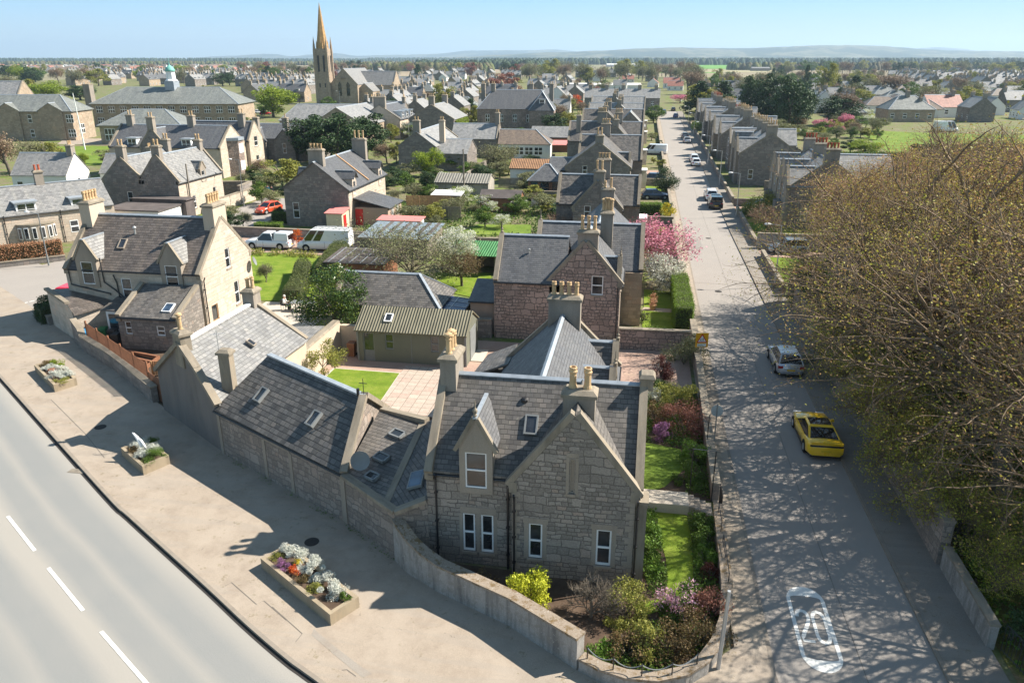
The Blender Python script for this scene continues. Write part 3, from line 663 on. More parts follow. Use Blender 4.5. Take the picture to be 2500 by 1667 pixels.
# main road kerb line from the photograph
KB = [G(*p) for p in ((0, 923.6), (247, 1200), (316, 1267), (500, 1434), (600, 1528), (700, 1614), (770, 1665))]
d0 = (Vector(KB[0]) - Vector(KB[1])).normalized(); d1 = (Vector(KB[-1]) - Vector(KB[-2])).normalized()
KB = [tuple(Vector(KB[0]) + d0 * k) for k in (60, 30, 12)] + KB + [tuple(Vector(KB[-1]) + d1 * 8), tuple(Vector(KB[-1]) + d1 * 20 + Vector((2, 0)))]
# smooth resample
def resample(pl, n):
    P = [Vector(p) for p in pl]; out = []
    for i in range(len(P) - 1):
        a, b, c, d = P[max(i - 1, 0)], P[i], P[i + 1], P[min(i + 2, len(P) - 1)]
        for k in range(n):
            t = k / n; out.append(tuple(0.5 * (2 * b + (c - a) * t + (2 * a - 5 * b + 4 * c - d) * t * t + (-a + 3 * b - 3 * c + d) * t ** 3)))
    out.append(tuple(P[-1])); return out
KB = resample(KB, 4)
strip('main_road', KB, 0, 11.0, 0.0, 'asph_main')
# ------------------------------------------------------------------ buildings near the camera
def quad_house(r, A, B, C, D, R1, R2, he, hr, wall, roof, heB=None, skew1=False, skew2=False, z0=0, th=.09, ov=.15, flash='lead', back=True):
    """gabled building on a four-cornered plan: A-B front eave, D-C back eave, ridge R1-R2 (plan points)"""
    heB = heB or he; m = MB()
    def w(P, Qq, zs):
        m.poly([(P[0], P[1], z0), (Qq[0], Qq[1], z0), (Qq[0], Qq[1], zs[1])] + ([(zs[2][0], zs[2][1], zs[2][2])] if len(zs) > 2 else []) + [(P[0], P[1], zs[0])])
    w(A, B, (he, he)); w(B, C, (he, heB, (R2[0], R2[1], hr))); w(C, D, (heB, heB)); w(D, A, (heB, he, (R1[0], R1[1], hr)))
    m.build('wall', wall, r); f = MB()
    def out(P, Rr, k, hE):
        P, Rr = Vector(P[:2]), Vector(Rr[:2]); d = (P - Rr); L = d.length; d /= L; q = P + d * k; return (q.x, q.y, hE - (hr - hE) / L * k + th)
    f.slab([out(A, R1, ov, he), out(B, R2, ov, he), (R2[0], R2[1], hr + th), (R1[0], R1[1], hr + th)], th)
    f.slab([out(C, R2, ov, heB), out(D, R1, ov, heB), (R1[0], R1[1], hr + th), (R2[0], R2[1], hr + th)], th)
    ro = f.build('roof', roof, r)
    l = MB(); l.beam((R1[0], R1[1], hr + th - .04), (R2[0], R2[1], hr + th - .04), .3, .1); l.build('ridge_flashing', flash, ro)
    for sk, P, Rr, Qq in ((skew1, A, R1, D), (skew2, B, R2, C)):
        if sk:
            k = MB()
            for E_, hE in ((P, he), (Qq, heB)): k.beam((E_[0], E_[1], hE - .05), (Rr[0], Rr[1], hr), .36, .26)
            k.build('skew', 'cope', r)
    g = MB(); a, b = out(A, R1, ov + .03, he), out(B, R2, ov + .03, he); g.tube([(a[0], a[1], a[2] - .09), (b[0], b[1], b[2] - .09)], .055, 6); g.build('gutter', 'black_paint', r)

# --- the corner house
H1 = root('stone_house', 'grey squared-rubble corner house with the tall front gable and one gabled dormer', 'house')
fr, R = block(H1, -3.62, 3.48, 0, 8.72, 6.2, 4.3, 7.3, 'stone_main', 'slate', skS=True, skE=True, gut=False, ov=.06,
      F=[(1.75, .63, .52, 1.8), (2.52, .63, .52, 1.8)])
g = MB(); g.tube([(-3.5, .3, 4.17), (-2.2, .3, 4.17)], .05, 6); g.build('gutter', 'black_paint', H1); g = MB(); g.tube([(-.8, .3, 4.17), (0, .3, 4.17)], .05, 6); g.build('gutter', 'black_paint', H1)
gdormer(H1, R, 2.12, -3.26, 3.5, 5.55, 6.8, 1.35, 2.4, 'ashlar', 'slate_blue', win=(.88, .25, 1.6), finial=True)
velux(H1, R, 4.1, -1.55, 6.2, 4.3, 7.3, .55, .85)
m = MB(); m.M = R; m.lathe([(.16, 0), (.16, .12), (.1, .2)], (3.7, -.75, 6.55), 10); m.build('roof_vent', 'black_paint', H1)
frg, Rg = block(H1, 2.42, 0.0, 90, 3.4, 4.85, 4.2, 7.35, 'stone_main', 'slate', skS=True, gut=False, rname='gable_roof', wname='gable_wall',
      S=[(.96, .87, .56, 1.62), (3.7, .83, .6, 1.66), (2.37, 4.02, .2, 1.5, 'slit', 'ashlar', 'ashlar')], flash=None)
chimney(H1, 2.45, 1.55, 5.2, 7.85, 1.25, .75, 2, 'roll', ax='x', ps=1.2)
chimney(H1, -3.2, 3.55, 5.2, 8.35, .68, 1.45, 3, ax='y', tops=['hood', 'hood', 'roll'])
for c, z, w, h in ((.96, .87, .56, 1.62), (3.7, .83, .6, 1.66)):
    k = MB(); k.M = frg['S']
    for sg in (-1, 1): k.box(c + sg * (w / 2 + .09) - .09, c + sg * (w / 2 + .09) + .09, -.012, .02, z - .02, z + h + .02)
    k.box(c - w / 2 - .22, c + w / 2 + .22, -.012, .02, z + h + .02, z + h + .26); k.build('surround', 'ashlar', H1)
k = MB(); k.M = fr['F']; k.box(1.4, 2.9, -.012, .02, 2.45, 2.75)
for c in (1.42, 2.135, 2.87): k.box(c - .07, c + .07, -.014, .02, .6, 2.44)
k.build('surround', 'ashlar', H1)
k = MB(); k.M = frg['S']; k.box(2.13, 2.25, -.012, .02, 3.9, 5.6); k.box(2.49, 2.61, -.012, .02, 3.9, 5.6); k.box(2.13, 2.61, -.013, .02, 5.61, 5.8); k.build('surround', 'ashlar', H1)
for sg in (0, 1):
    k = MB(); k.M = frg['S']
    for i in range(15): z = .0 + i * .28; w_ = .34 if i % 2 else .2; k.box(0.0 if not sg else 4.85 - w_, w_ if not sg else 4.85, -.012, .02, z + .015, z + .265)
    k.build('quoins', 'ashlar', H1)
pipe(H1, fr['F'], .42, 0, 4.0); pipe(H1, fr['F'], 3.4, 0, 3.95); pipe(H1, frg['S'], .1, 0, 3.6); pipe(H1, frg['S'], 4.95, 0, 3.8)
k = MB(); k.box(4.87, 5.3, .15, .9, 0, 3.7, ); k.box(4.83, 5.36, .08, .95, 3.7, 3.85); k.box(4.8, 5.32, 3.2, 3.8, 7.2, 7.75); k.box(4.72, 5.4, 3.1, 3.9, 7.75, 7.9, top=.1); k.build('buttress', 'cope', H1)
# rear wing with ridge running north, hipped into the big chimney
frw, Rw = block(H1, .55, 4.2, 90, 10.6, 6.1, 3.7, 6.75, 'stone_main', 'slate_blue', skE=True, rname='wing_roof', wname='wing_wall', gut=True)
for xx, n_ in ((6.1, 0), (9.9, 0)):
    Rd = Rw @ Matrix.Translation((xx - (3.4 if xx < 7 else 3.2) * 0, 0, 0))
    block(H1, 3.65, 4.2 + xx - .2, 180, 2.6, 2.3 if xx < 8 else 2.5, 3.9, 5.3, 'stone_main', 'slate', skS=True, rname='gablet_roof', wname='gablet_wall', gut=False, S=[(1.15, 2.2, .7, 1.2)])
k = MB(); finial(k, 3.6, 10.1, 5.4, .8); finial(k, 3.6, 13.9, 5.4, .8); k.build('finial', 'cope', H1)
chimney(H1, .62, 14.1, 4.5, 7.85, 1.75, .8, 4, 'roll', ax='x')
k = MB(); k.slab([(-4.5, 13.2, 3.15), (-2.4, 13.2, 3.95), (-2.4, 16.5, 3.95), (-4.2, 16.5, 3.15)], .12); k.box(-4.2, -2.5, 13.4, 16.3, 0, 3.0); k.build('side_porch', 'slate', H1)

# --- the low slated link and the workshop on the lane
LK = root('link_building', 'low slated link with roof windows between the workshop and the corner house', 'outbuilding', (-6, 3, 0))
def inv(o): return Matrix.Translation(-Vector(o.location))
k = MB(); k.M = inv(LK)
k.poly([(-7.9, 2.2, 0), (-4.8, 0, 0), (-4.8, 0, 2.45), (-7.9, 2.2, 2.65)]); k.poly([(-4.8, 0, 0), (-3.6, .35, 0), (-3.6, .35, 2.9), (-4.8, 0, 2.45)])
k.build('wall', 'stone_wall', LK); k = MB(); k.M = inv(LK); k.poly([(-3.62, 6.4, 0), (-7.5, 7.2, 0), (-7.5, 7.2, 3.55), (-3.62, 6.4, 3.55)]); k.build('wall', 'stone_wall', LK)
k = MB(); k.M = inv(LK); k.slab([(-7.9, 2.15, 2.72), (-5.6, .5, 2.5), (-5.3, 5.4, 3.75), (-7.7, 6.6, 3.75)], .12)
k.slab([(-5.35, .4, 2.46), (-4.75, -.05, 2.48), (-3.6, .3, 3.0), (-3.6, 5.6, 4.5), (-5.1, 5.6, 3.8)], .12); lr = k.build('roof', 'slate', LK)
k = MB(); k.M = inv(LK); k.beam((-5.45, .55, 2.42), (-5.2, 5.5, 3.72), .3, .1); k.beam((-7.6, 6.75, 3.6), (-5.0, 5.6, 3.75), .35, .25)
k.beam((-7.9, 2.1, 2.6), (-4.85, -.05, 2.42), .38, .16); k.beam((-4.85, -.05, 2.42), (-3.6, .3, 2.9), .38, .16); k.build('coping', 'cope', LK)
for x, y, z, wd, hh in ((-6.2, 4.7, 3.5, .5, .75), (-6.45, 3.1, 3.1, .5, .75), (-6.5, 1.9, 2.82, .45, .65)):
    m = MB(); m.M = inv(LK) @ Matrix.Translation((x, y, z)) @ Matrix.Rotation(rad(-28), 4, 'Z') @ Matrix.Rotation(rad(14), 4, 'X')
    m.box(-hh / 2, hh / 2, -wd / 2, -wd / 2 + .07, 0, .14); m.box(-hh / 2, hh / 2, wd / 2 - .07, wd / 2, 0, .14); m.box(-hh / 2, -hh / 2 + .07, -wd / 2, wd / 2, 0, .14); m.box(hh / 2 - .07, hh / 2, -wd / 2, wd / 2, 0, .14)
    o = m.build('roof_window', 'grey_paint', LK); p = MB(); p.M = m.M; p.box(-hh / 2 + .05, hh / 2 - .05, -wd / 2 + .05, wd / 2 - .05, .03, .1); p.build('pane', 'glass', o)
m = MB(); m.M = inv(LK) @ Matrix.Translation((-4.35, 1.5, 3.1)) @ Matrix.Rotation(rad(-20), 4, 'Y') @ Matrix.Rotation(rad(14), 4, 'X')
m.box(-.35, .35, -.5, .5, 0, .13); m.mat = 1; m.box(-.29, .29, -.44, .44, .131, .14); m.build('roof_window', ['grey_paint', 'glass_blue'], LK)
DSH = root('satellite_dish', 'dark grey satellite dish on the link roof beside the workshop gable', 'dish', (-7.3, 2.5, 3.0))
k = MB(); k.tube([(0, 0, -.3), (.05, -.1, .25)], .025, 6); k.build('bracket', 'galv', DSH)
k = MB(); k.M = Matrix.Translation((.12, -.2, .35)) @ Matrix.Rotation(rad(60), 4, 'X') @ Matrix.Rotation(rad(25), 4, 'Y'); k.lathe([(.05, 0), (.25, .03), (.42, .1), (.43, .11), (.25, .05), (.01, .02)], n=18); k.build('dish', 'grey_paint', DSH)

WS = root('workshop', 'long low stone workshop under heavy dark slates along the lane', 'outbuilding', (-12, 5, 0))
WS.location = (0, 0, 0)
quad_house(WS, (-17.0, 7.5), (-7.9, 2.2), (-8.15, 8.8), (-12.8, 12.1), (-14.9, 9.8), (-8.02, 5.5), 2.72, 4.92, 'stone_wall', 'slate_big', skew2=True)
k = MB(); k.M = frame_((-17.0, 7.5, 0), (9.1, -5.3))
for c in (4.2, 6.4): k.box(c - .12, c + .12, -.035, .02, 0, 2.3)
k.box(4.2, 6.4, -.036, .02, 2.3, 2.5); k.box(0, .25, -.05, .02, 0, 2.6); k.box(10.2, 10.5, -.05, .02, 0, 2.6); k.build('dressed_stones', 'ashlar', WS)
for t_, v_ in ((.235, .42), (.70, .43)):
    a = Vector((-17.0, 7.5)).lerp(Vector((-7.9, 2.2)), t_); b = Vector((-14.9, 9.8)).lerp(Vector((-8.02, 5.5)), t_); q = a.lerp(b, v_); z = 2.8 + 2.2 * v_
    sl = math.atan2(2.2, (b - a).length); d = b - a
    M = Matrix.Translation((q.x, q.y, z)) @ Matrix.Rotation(math.atan2(-5.3, 9.1), 4, 'Z') @ Matrix.Rotation(sl, 4, 'X'); m = MB(); m.M = M
    for bb in ((-.27, -.2, -.42, .42), (.2, .27, -.42, .42), (-.2, .2, -.42, -.35), (-.2, .2, .35, .42)): m.box(*bb, 0, .22)
    o = m.build('roof_window', 'grey_paint', WS); p = MB(); p.M = M; p.box(-.2, .2, -.35, .35, .02, .16); p.build('pane', 'glass', o)
k = MB(); k.tube([(-8.0, 5.45, 5.1), (-8.0, 5.45, 5.9)], .018, 5); k.beam((-8.2, 5.45, 5.65), (-7.8, 5.45, 5.65), .03, .03); k.tube([(-8.3, 5.5, 5.0), (-8.3, 5.5, 5.35)], .08, 8); k.build('finial', 'black_paint', WS)

# --- the gabled cottage end-on to the lane
GC = root('cottage', 'cottage with a dark harled gable end-on to the lane, left of the workshop', 'house')
cr = -19.7
m = MB(); A, B, C, D = (-23.3, 12.0), (-16.9, 7.5), (-16.4, 17.6), (-22.9, 17.6); ax_ = (-20.0, 9.7)
m.poly([(*A, 0), (*B, 0), (*B, 3.0), (-18.6, 8.72, 4.35), (*ax_, 5.3), (-21.6, 10.8, 4.1), (*A, 2.7)]); m.build('gable_wall', 'harl_dark', GC)
m = MB(); m.poly([(*B, 0), (*C, 0), (*C, 3.0), (*B, 3.0)]); m.poly([(*C, 0), (*D, 0), (*D, 3.0), (cr, 17.6, 5.2), (*C, 3.0)]); m.poly([(*D, 0), (*A, 0), (*A, 2.7), (*D, 3.0)]); m.build('side_wall', 'harl_cream', GC)
m = MB(); m.slab([(-16.75, 7.45, 3.0), (-16.2, 17.5, 3.0), (cr, 17.5, 5.3), (ax_[0], ax_[1], 5.35)], .09); m.slab([(-23.1, 17.5, 2.95), (-23.5, 12.1, 2.75), (ax_[0], ax_[1], 5.35), (cr, 17.5, 5.3)], .09); ro = m.build('roof', 'slate_pale', GC)
m = MB(); m.beam((ax_[0], ax_[1], 5.3), (cr, 17.5, 5.3), .3, .12); m.build('ridge_flashing', 'white_paint', ro)
m = MB(); m.beam((-16.9, 7.5, 2.85), (-18.6, 8.72, 4.3), .4, .24); m.beam((-18.6, 8.72, 4.3), (*ax_, 5.3), .4, .24); m.beam((*A, 2.6), (-21.6, 10.8, 4.0), .4, .24); m.beam((-21.6, 10.8, 4.0), (*ax_, 5.3), .4, .24); m.build('skew', 'cope', GC); m = MB()
m.beam((-16.4, 17.6, 2.9), (cr, 17.6, 5.2), .35, .25); m.beam((-22.9, 17.6, 2.9), (cr, 17.6, 5.2), .35, .25); m.build('skew', 'cope', GC)
chimney(GC, -20.0, 9.95, 4.0, 6.1, 1.0, .6, 1, 'hood', ang=-35, mat='cope'); chimney(GC, -19.75, 17.5, 4.5, 6.3, .75, .95, 2, 'roll', mat='chim', tops=['plain', 'roll'])
c2 = chimney(GC, -16.9, 8.9, 2.5, 5.55, .62, .5, 0, mat='cope')
m = MB(); m.M = Matrix.Translation((-17.9, 13.4, 4.15)) @ Matrix.Rotation(rad(34), 4, 'Y'); m.box(-.28, .28, -.2, .2, 0, .12); m.mat = 1; m.box(-.22, .22, -.15, .15, .121, .13); m.build('roof_window', ['ashlar', 'glass'], GC)
AE = tag(MB().build('aerial', 'galv'), 'thin television aerial on a mast at the free-standing cottage chimney', 'aerial'); bpy.data.objects.remove(AE)
m = MB(); m.tube([(0, 0, -.9), (0, 0, 1.1)], .02, 5); m.tube([(-.5, 0, .8), (.5, 0, .95)], .012, 4)
for i in range(6): m.tube([(-.4 + i * .16, -.16, .815 + i * .024), (-.4 + i * .16, .16, .815 + i * .024)], .007, 4)
tag(m.build('aerial', 'galv', loc=(-17.25, 8.9, 5.5)), 'thin television aerial strapped to the bare cottage chimney above the workshop', 'aerial')

# --- rear garden buildings
GS = root('garden_shed', 'olive green boarded garden building under a corrugated roof, beside the lawn and slabs', 'shed')
frs, Rs = block(GS, -14.6, 23.75, 0, 7.8, 3.8, 2.35, 3.4, 'shed_green', 'corr_olive', flash=None, gut=False, ov=.22, og=.1, sur=None,
   F=[(2.35, .95, .62, 1.15, 'sash', 'grey_paint'), (5.6, .95, .6, 1.15, 'sash', 'grey_paint'), (.85, .02, .8, 2.1, 'door', 'grey_paint')])
velux(GS, Rs, 2.1, -1.0, 3.8, 2.35, 3.4, .55, .75, frame='white_paint')
k = MB(); k.M = frs['F']; k.box(3.9, 3.95, -.02, .02, .02, 2.2); k.box(-.02, .12, -.03, .02, 0, 2.3); k.box(7.68, 7.82, -.03, .02, 0, 2.3); k.build('corner_trim', 'grey_paint', GS)
k = MB(); k.M = frs['E']; k.box(1.2, 3.0, -.04, .02, .05, 2.2); k.build('door', 'grey_paint', GS)
k = MB(); k.box(-6.75, -5.9, 22.9, 25.2, -.02, .06); tag(k.build('ramp', 'concrete'), 'pale concrete ramp at the right end of the green shed', 'ramp')
HB = root('hipped_outbuilding', 'hipped grey-slated outbuilding behind the green shed', 'outbuilding')
block(HB, -18.4, 29.6, 0, 8.3, 4.8, 2.45, 4.25, 'stone_grey', 'slate', hipE=2.2, skS=True, B=[])
SP = root('lean_to', 'lean-to with a dark blue panelled roof on the hipped outbuilding', 'lean-to')
k = MB(); k.slab([(-10.5, 27.5, 2.25), (-8.3, 27.5, 2.05), (-8.3, 31.0, 2.05), (-10.5, 31.0, 2.25)], .06); ro = k.build('roof', 'solar', SP)
k = MB()
for i in range(4): k.beam((-10.5, 27.55 + i * 1.13, 2.26), (-8.3, 27.55 + i * 1.13, 2.06), .05, .03)
k.beam((-9.4, 27.5, 2.16), (-9.4, 31, 2.16), .05, .03); k.build('glazing_bar', 'galv', ro); k = MB()
for x, y in ((-8.4, 27.6), (-8.4, 30.9), (-10.3, 27.6)): k.box(x - .05, x + .05, y - .05, y + .05, 0, 2.0)
k.box(-8.42, -8.36, 27.7, 30.8, 0, 2.0); k.build('post', 'wood_grey', SP)
GW = root('garden_wall', 'sunlit pale rubble garden wall running north from the end-on cottage', 'wall')
k = MB(); k.box(-17.0, -16.5, 17.75, 23.6, 0, 2.2); k.box(-17.0, -14.9, 23.6, 24.0, 0, 1.9); k.build('wall', 'harl_cream', GW); k = MB(); k.box(-17.05, -16.45, 17.75, 23.6, 2.2, 2.32, top=.08); k.build('coping', 'cope', GW)
LT = root('lean_to', 'small flat slated lean-to behind the sunlit garden wall', 'lean-to')
k = MB(); k.box(-19.9, -17.3, 18.1, 22.4, 0, 1.85); k.build('wall', 'stone_grey', LT); k = MB(); k.slab([(-20.0, 18.0, 2.0), (-17.2, 18.0, 2.2), (-17.2, 22.5, 2.2), (-20.0, 22.5, 2.0)], .1); k.build('roof', 'slate_pale', LT)

# --- the dormered house on the left
HL = root('stone_house', 'large stone house on the left with brown slates, two dormers and a sunlit gable', 'house')
frl, Rl = block(HL, -39.0, 28.75, 0, 11.3, 7.7, 4.8, 8.3, 'stone_cream', 'slate_brown', skS=True, skE=True, ov=.06,
   F=[(5.0, 2.5, .85, 1.75)], E=[(4.1, 4.3, .7, 1.6), (4.9, 1.1, .75, 1.9), (1.3, .1, .9, 2.0, 'door', 'wood_new')])
gdormer(HL, Rl, 2.0, -3.99, 3.5, 5.7, 7.1, 1.7, 2.6, 'ashlar', 'slate_pale', win=(1.0, .2, 1.75), finial=False)
gdormer(HL, Rl, 9.0, -3.99, 3.5, 5.7, 7.1, 1.7, 2.6, 'ashlar', 'slate_pale', win=(1.0, .2, 1.75))
velux(HL, Rl, 4.0, -2.1, 7.7, 4.8, 8.3, .6, .9, frame='ashlar')
chimney(HL, -38.6, 28.6, 6.5, 9.5, .9, 1.75, 5, 'roll', ax='y', mat='harl_cream'); chimney(HL, -28.2, 28.75, 6.0, 9.55, .9, 1.9, 5, 'roll', ax='y', mat='harl_cream')
k = MB(); k.tube([(-34.3, 27.4, 7.0), (-34.3, 27.4, 7.6)], .07, 8); k.lathe([(.13, 0), (.16, .1), (.05, .2)], (-34.3, 27.4, 7.55), 8); k.build('roof_vent', 'galv', HL)
block(HL, -32.5, 22.95, 0, 4.75, 3.3, 2.5, 3.95, 'stone_grey', 'slate', yr=1.64, heB=3.9, F=[(.75, 1.15, .5, .95), (3.3, 1.15, .65, .75)], rname='extension_roof', wname='extension_wall', flash=None, skS=True, skE=True)
k = MB(); k.M = Matrix.Translation((-28.9, 22.2, 2.98)) @ Matrix.Rotation(math.atan2(1.45, 3.3), 4, 'X'); k.box(-.35, .35, -.45, .45, 0, .12); k.mat = 1; k.box(-.28, .28, -.38, .38, .121, .13); k.build('roof_window', ['white_paint', 'glass_blue'], HL)
k = MB(); k.poly([(-41.0, 24.9, 0), (-36.6, 21.9, 0), (-36.6, 21.9, 2.35), (-37.3, 22.4, 2.9), (-40.6, 24.6, 3.0), (-41.0, 24.9, 3.0)]); k.poly([(-36.6, 21.9, 0), (-35.0, 24.6, 0), (-35.0, 24.6, 2.4), (-36.6, 21.9, 2.2)]); k.poly([(-39.0, 26, 0), (-41.0, 24.9, 0), (-41, 24.9, 3.), (-39, 26, 3.0)])
k.build('store_wall', 'stone_cream', HL); k = MB(); k.slab([(-40.9, 24.85, 3.0), (-37.3, 22.4, 2.75), (-36.3, 21.7, 2.25), (-34.9, 24.7, 2.4), (-39.0, 25.4, 3.1)], .1); k.build('store_roof', 'slate_brown', HL)
k = MB(); k.beam((-41.05, 24.95, 3.0), (-37.2, 22.3, 2.85), .35, .18); k.build('coping', 'cope', HL)
k = MB(); k.box(-34.7, -33.0, 23.0, 24.85, 0, 2.3); k.build('porch_wall', 'white_paint', HL); k = MB(); k.slab([(-34.9, 22.7, 2.4), (-32.6, 22.7, 2.4), (-32.6, 24.9, 2.8), (-34.9, 24.9, 2.8)], .1); k.build('porch_roof', 'slate', HL)
k = MB(); k.box(-34.5, -33.7, 22.96, 23.02, .9, 2.0); k.build('porch_window', 'glass', HL)
k = MB(); k.M = frl['F']
for pth in ([(.35, -.1, 4.6), (.4, -.1, 3.6), (3.6, -.1, 3.0), (3.6, -.1, 2.9)], [(3.2, -.1, 5.8), (3.25, -.1, 3.9), (4.1, -.1, 3.3), (4.9, -.1, 2.6), (4.9, -.1, 1.4)], [(4.1, -.1, 4.5), (4.3, -.1, 3.9), (4.35, -.1, 2.6)]): k.tube(pth, .05, 6)
k.build('downpipe', 'black_paint', HL); pipe(HL, frl['E'], .15, 0, 4.3)
m = MB(); m.tube([(0, .5, 0), (0, 0, 0)], .025, 6); m.M = Matrix.Rotation(rad(70), 4, 'Y') @ Matrix.Rotation(rad(-15), 4, 'X'); m.lathe([(.04, .02), (.25, .05), (.38, .13), (.39, .14), (.2, .07), (.01, .04)], n=16)
tag(m.build('satellite_dish', 'grey_paint', loc=(-27.35, 32.3, 4.0)), 'grey satellite dish on the far corner of the pale sunlit gable', 'dish')
for nm_, x, y, s_ in (('pale', -28.1, 30.5, 1),):
    pass

# --- the pink rubble house beyond the gravel yard
H2 = root('stone_house', 'pink rubble stone house beyond the gravel yard, with a wide gable and a stained chimney', 'house')
block(H2, -6.0, 30.75, 0, 5.2, 5.5, 4.6, 7.36, 'stone_pink', 'slate_blue', skS=True, F=[])
fr2, R2_ = block(H2, .72, 28.0, 90, 6.0, 5.15, 4.6, 7.6, 'stone_pink', 'slate_blue', skS=True, S=[(3.5, 3.75, .85, 1.45)], rname='gable_roof', wname='gable_wall')
block(H2, -3.7, 35.9, 0, 8.6, 5.8, 4.5, 7.42, 'stone_pink', 'slate_blue', skS=True, skE=True, rname='rear_roof', wname='rear_wall', F=[])
block(H2, 3.3, 30.2, 180, 2.3, 1.7, 4.7, 6.1, 'ashlar', 'slate_blue', skS=True, rname='gablet_roof', wname='gablet_wall', gut=False, S=[(.85, 3.6, .6, 1.2)])
k = MB(); finial(k, -5.85, 30.75, 7.4, .9); finial(k, -3.55, 35.9, 7.4, .9); finial(k, 3.2, 30.2, 6.2, .7); k.build('finial', 'cope', H2)
chimney(H2, .85, 28.5, 5.5, 8.45, 1.45, .8, 3, 'tall', ax='x'); chimney(H2, 1.9, 34.5, 5.5, 8.75, .95, 1.0, 4, 'hood', ax='x', tops=['hood', 'tall', 'tall', 'hood'])
pipe(H2, fr2['S'], 5.0, 0, 4.2); k = MB(); k.tube([(-3.6, 29.6, 6.0), (-3.6, 29.6, 6.55)], .05, 8); k.lathe([(.09, 0), (.09, .12), (.03, .16)], (-3.6, 29.6, 6.5), 8); k.box(-3.85, -3.35, 29.35, 29.6, 5.95, 6.05); k.build('roof_vent', 'galv', H2)
k = MB(); k.box(3.3, 4.88, 32.6, 33.0, 0, 4.3); k.build('wing_front', 'stone_buff', H2)
SH2 = root('lean_to', 'pink-brown lean-to against the left side of the pink rubble house', 'lean-to')
block(SH2, -8.0, 30.6, 0, 1.95, 3.6, 2.6, 3.4, 'render_pink', 'slate_blue', yr=1.4, heB=3.3, flash=None)
# ------------------------------------------------------------------ boundary walls, street furniture bases
def wall_line(name, pts, w, mat, label, cat='wall', cope=.1, cm='cope', parent=None, over=.04):
    """free-standing wall; pts = (x, y, height)"""
    r = parent or root(name, label, cat, (pts[0][0], pts[0][1], 0)); O = Vector((pts[0][0], pts[0][1], 0)) if not parent else Vector((0, 0, 0))
    m = MB(); c = MB()
    P = [Vector((p[0], p[1])) - O.to_2d() for p in pts]; nr = []
    for i in range(len(P)):
        a = (P[i] - P[i - 1]).normalized() if i else (P[1] - P[0]).normalized(); b = (P[i + 1] - P[i]).normalized() if i < len(P) - 1 else a
        n = (Vector((-a.y, a.x)) + Vector((-b.y, b.x))).normalized(); nr.append(n / max(.5, n.dot(Vector((-a.y, a.x)))))
    for i in range(len(P) - 1):
        for mm, ww, za, zb in ((m, w, (0, 0), (pts[i][2], pts[i + 1][2])), (c, w + over * 2, (pts[i][2], pts[i + 1][2]), (pts[i][2] + cope, pts[i + 1][2] + cope))):
            if mm is c and not cope: continue
            a0, a1 = P[i] + nr[i] * ww / 2, P[i] - nr[i] * ww / 2; b0, b1 = P[i + 1] + nr[i + 1] * ww / 2, P[i + 1] - nr[i + 1] * ww / 2
            q = [mm.pt((a.x, a.y, z)) for a, z in ((a1, za[0]), (b1, za[1]), (b0, za[1]), (a0, za[0]), (a1, zb[0]), (b1, zb[1]), (b0, zb[1]), (a0, zb[0]))]
            for f in ((4, 5, 6, 7), (0, 1, 5, 4), (2, 3, 7, 6)): mm.face([q[j] for j in f])
            if i == 0: mm.face([q[j] for j in (3, 0, 4, 7)])
            if i == len(P) - 2: mm.face([q[j] for j in (1, 2, 6, 5)])
    m.build('wall', mat, r)
    if cope: c.build('coping', cm, r)
    return r
wall_line('boundary_wall', [(-4.85, .05, 2.05), (-4.5, -.35, 1.95), (-4.0, -.75, 1.65), (-3.4, -1.1, 1.4), (-2.6, -1.6, 1.3), (.5, -3.2 + .15, 1.3), (3.2, -4.85, 1.35)], .4, 'wall_streak', 'streaked rendered wall with a mossy top, sweeping down from the workshop to the corner', over=.05, cm='moss_cope')
cor = [(3.25, -4.9, .55), (3.9, -5.25, .55), (4.8, -5.5, .55), (5.8, -5.45, .55), (6.7, -5.05, .55), (7.4, -4.4, .6), (7.9, -3.5, .6), (8.3, -2.3, .65), (8.55, -.3, .7), (8.6, 2.2, .75), (8.65, 5.4, .8)]
wall_line('boundary_wall', cor, .35, 'wall_streak', 'low curved wall with a chain on posts around the corner garden', cm='moss_cope')
wall_line('boundary_wall', [(8.7, 7.0, .9), (8.75, 12, .9), (8.8, 18.8, 1.0), (8.85, 23.0, 1.1), (8.7, 27.2, 1.1)], .35, 'stone_wall', 'lichened street wall beside the shrubs, between the garden gate and the warning sign')
wall_line('boundary_wall', [(3.35, 27.3, 1.5), (8.5, 27.4, 1.5)], .4, 'stone_pink', 'rubble wall between the gravel drive and the hedged garden')
wall_line('boundary_wall', [(-8.0, 28.0, 1.4), (-6.2, 28.05, 1.4)], .4, 'stone_grey', 'short rubble wall left of the pink rubble house')
wall_line('boundary_wall', [(8.85, 27.4, 1.2), (8.9, 31.4, 1.1)], .4, 'stone_pink', 'short street wall at the near end of the tall clipped hedges')
wall_line('lane_wall', [(-44.0, 26.9, .5), (-41.2, 24.9, .8)], .35, 'stone_grey', 'low wall in front of the domed hedge at the left house')
wall_line('lane_wall', [(-36.4, 21.6, 1.9), (-35.2, 20.7, 1.5), (-34.8, 20.3, 1.1), (-30.3, 17.4, 1.1), (-24.4, 12.9, 1.05)], .38, 'stone_grey', 'rubble lane wall under the trellis, left of the end-on cottage')
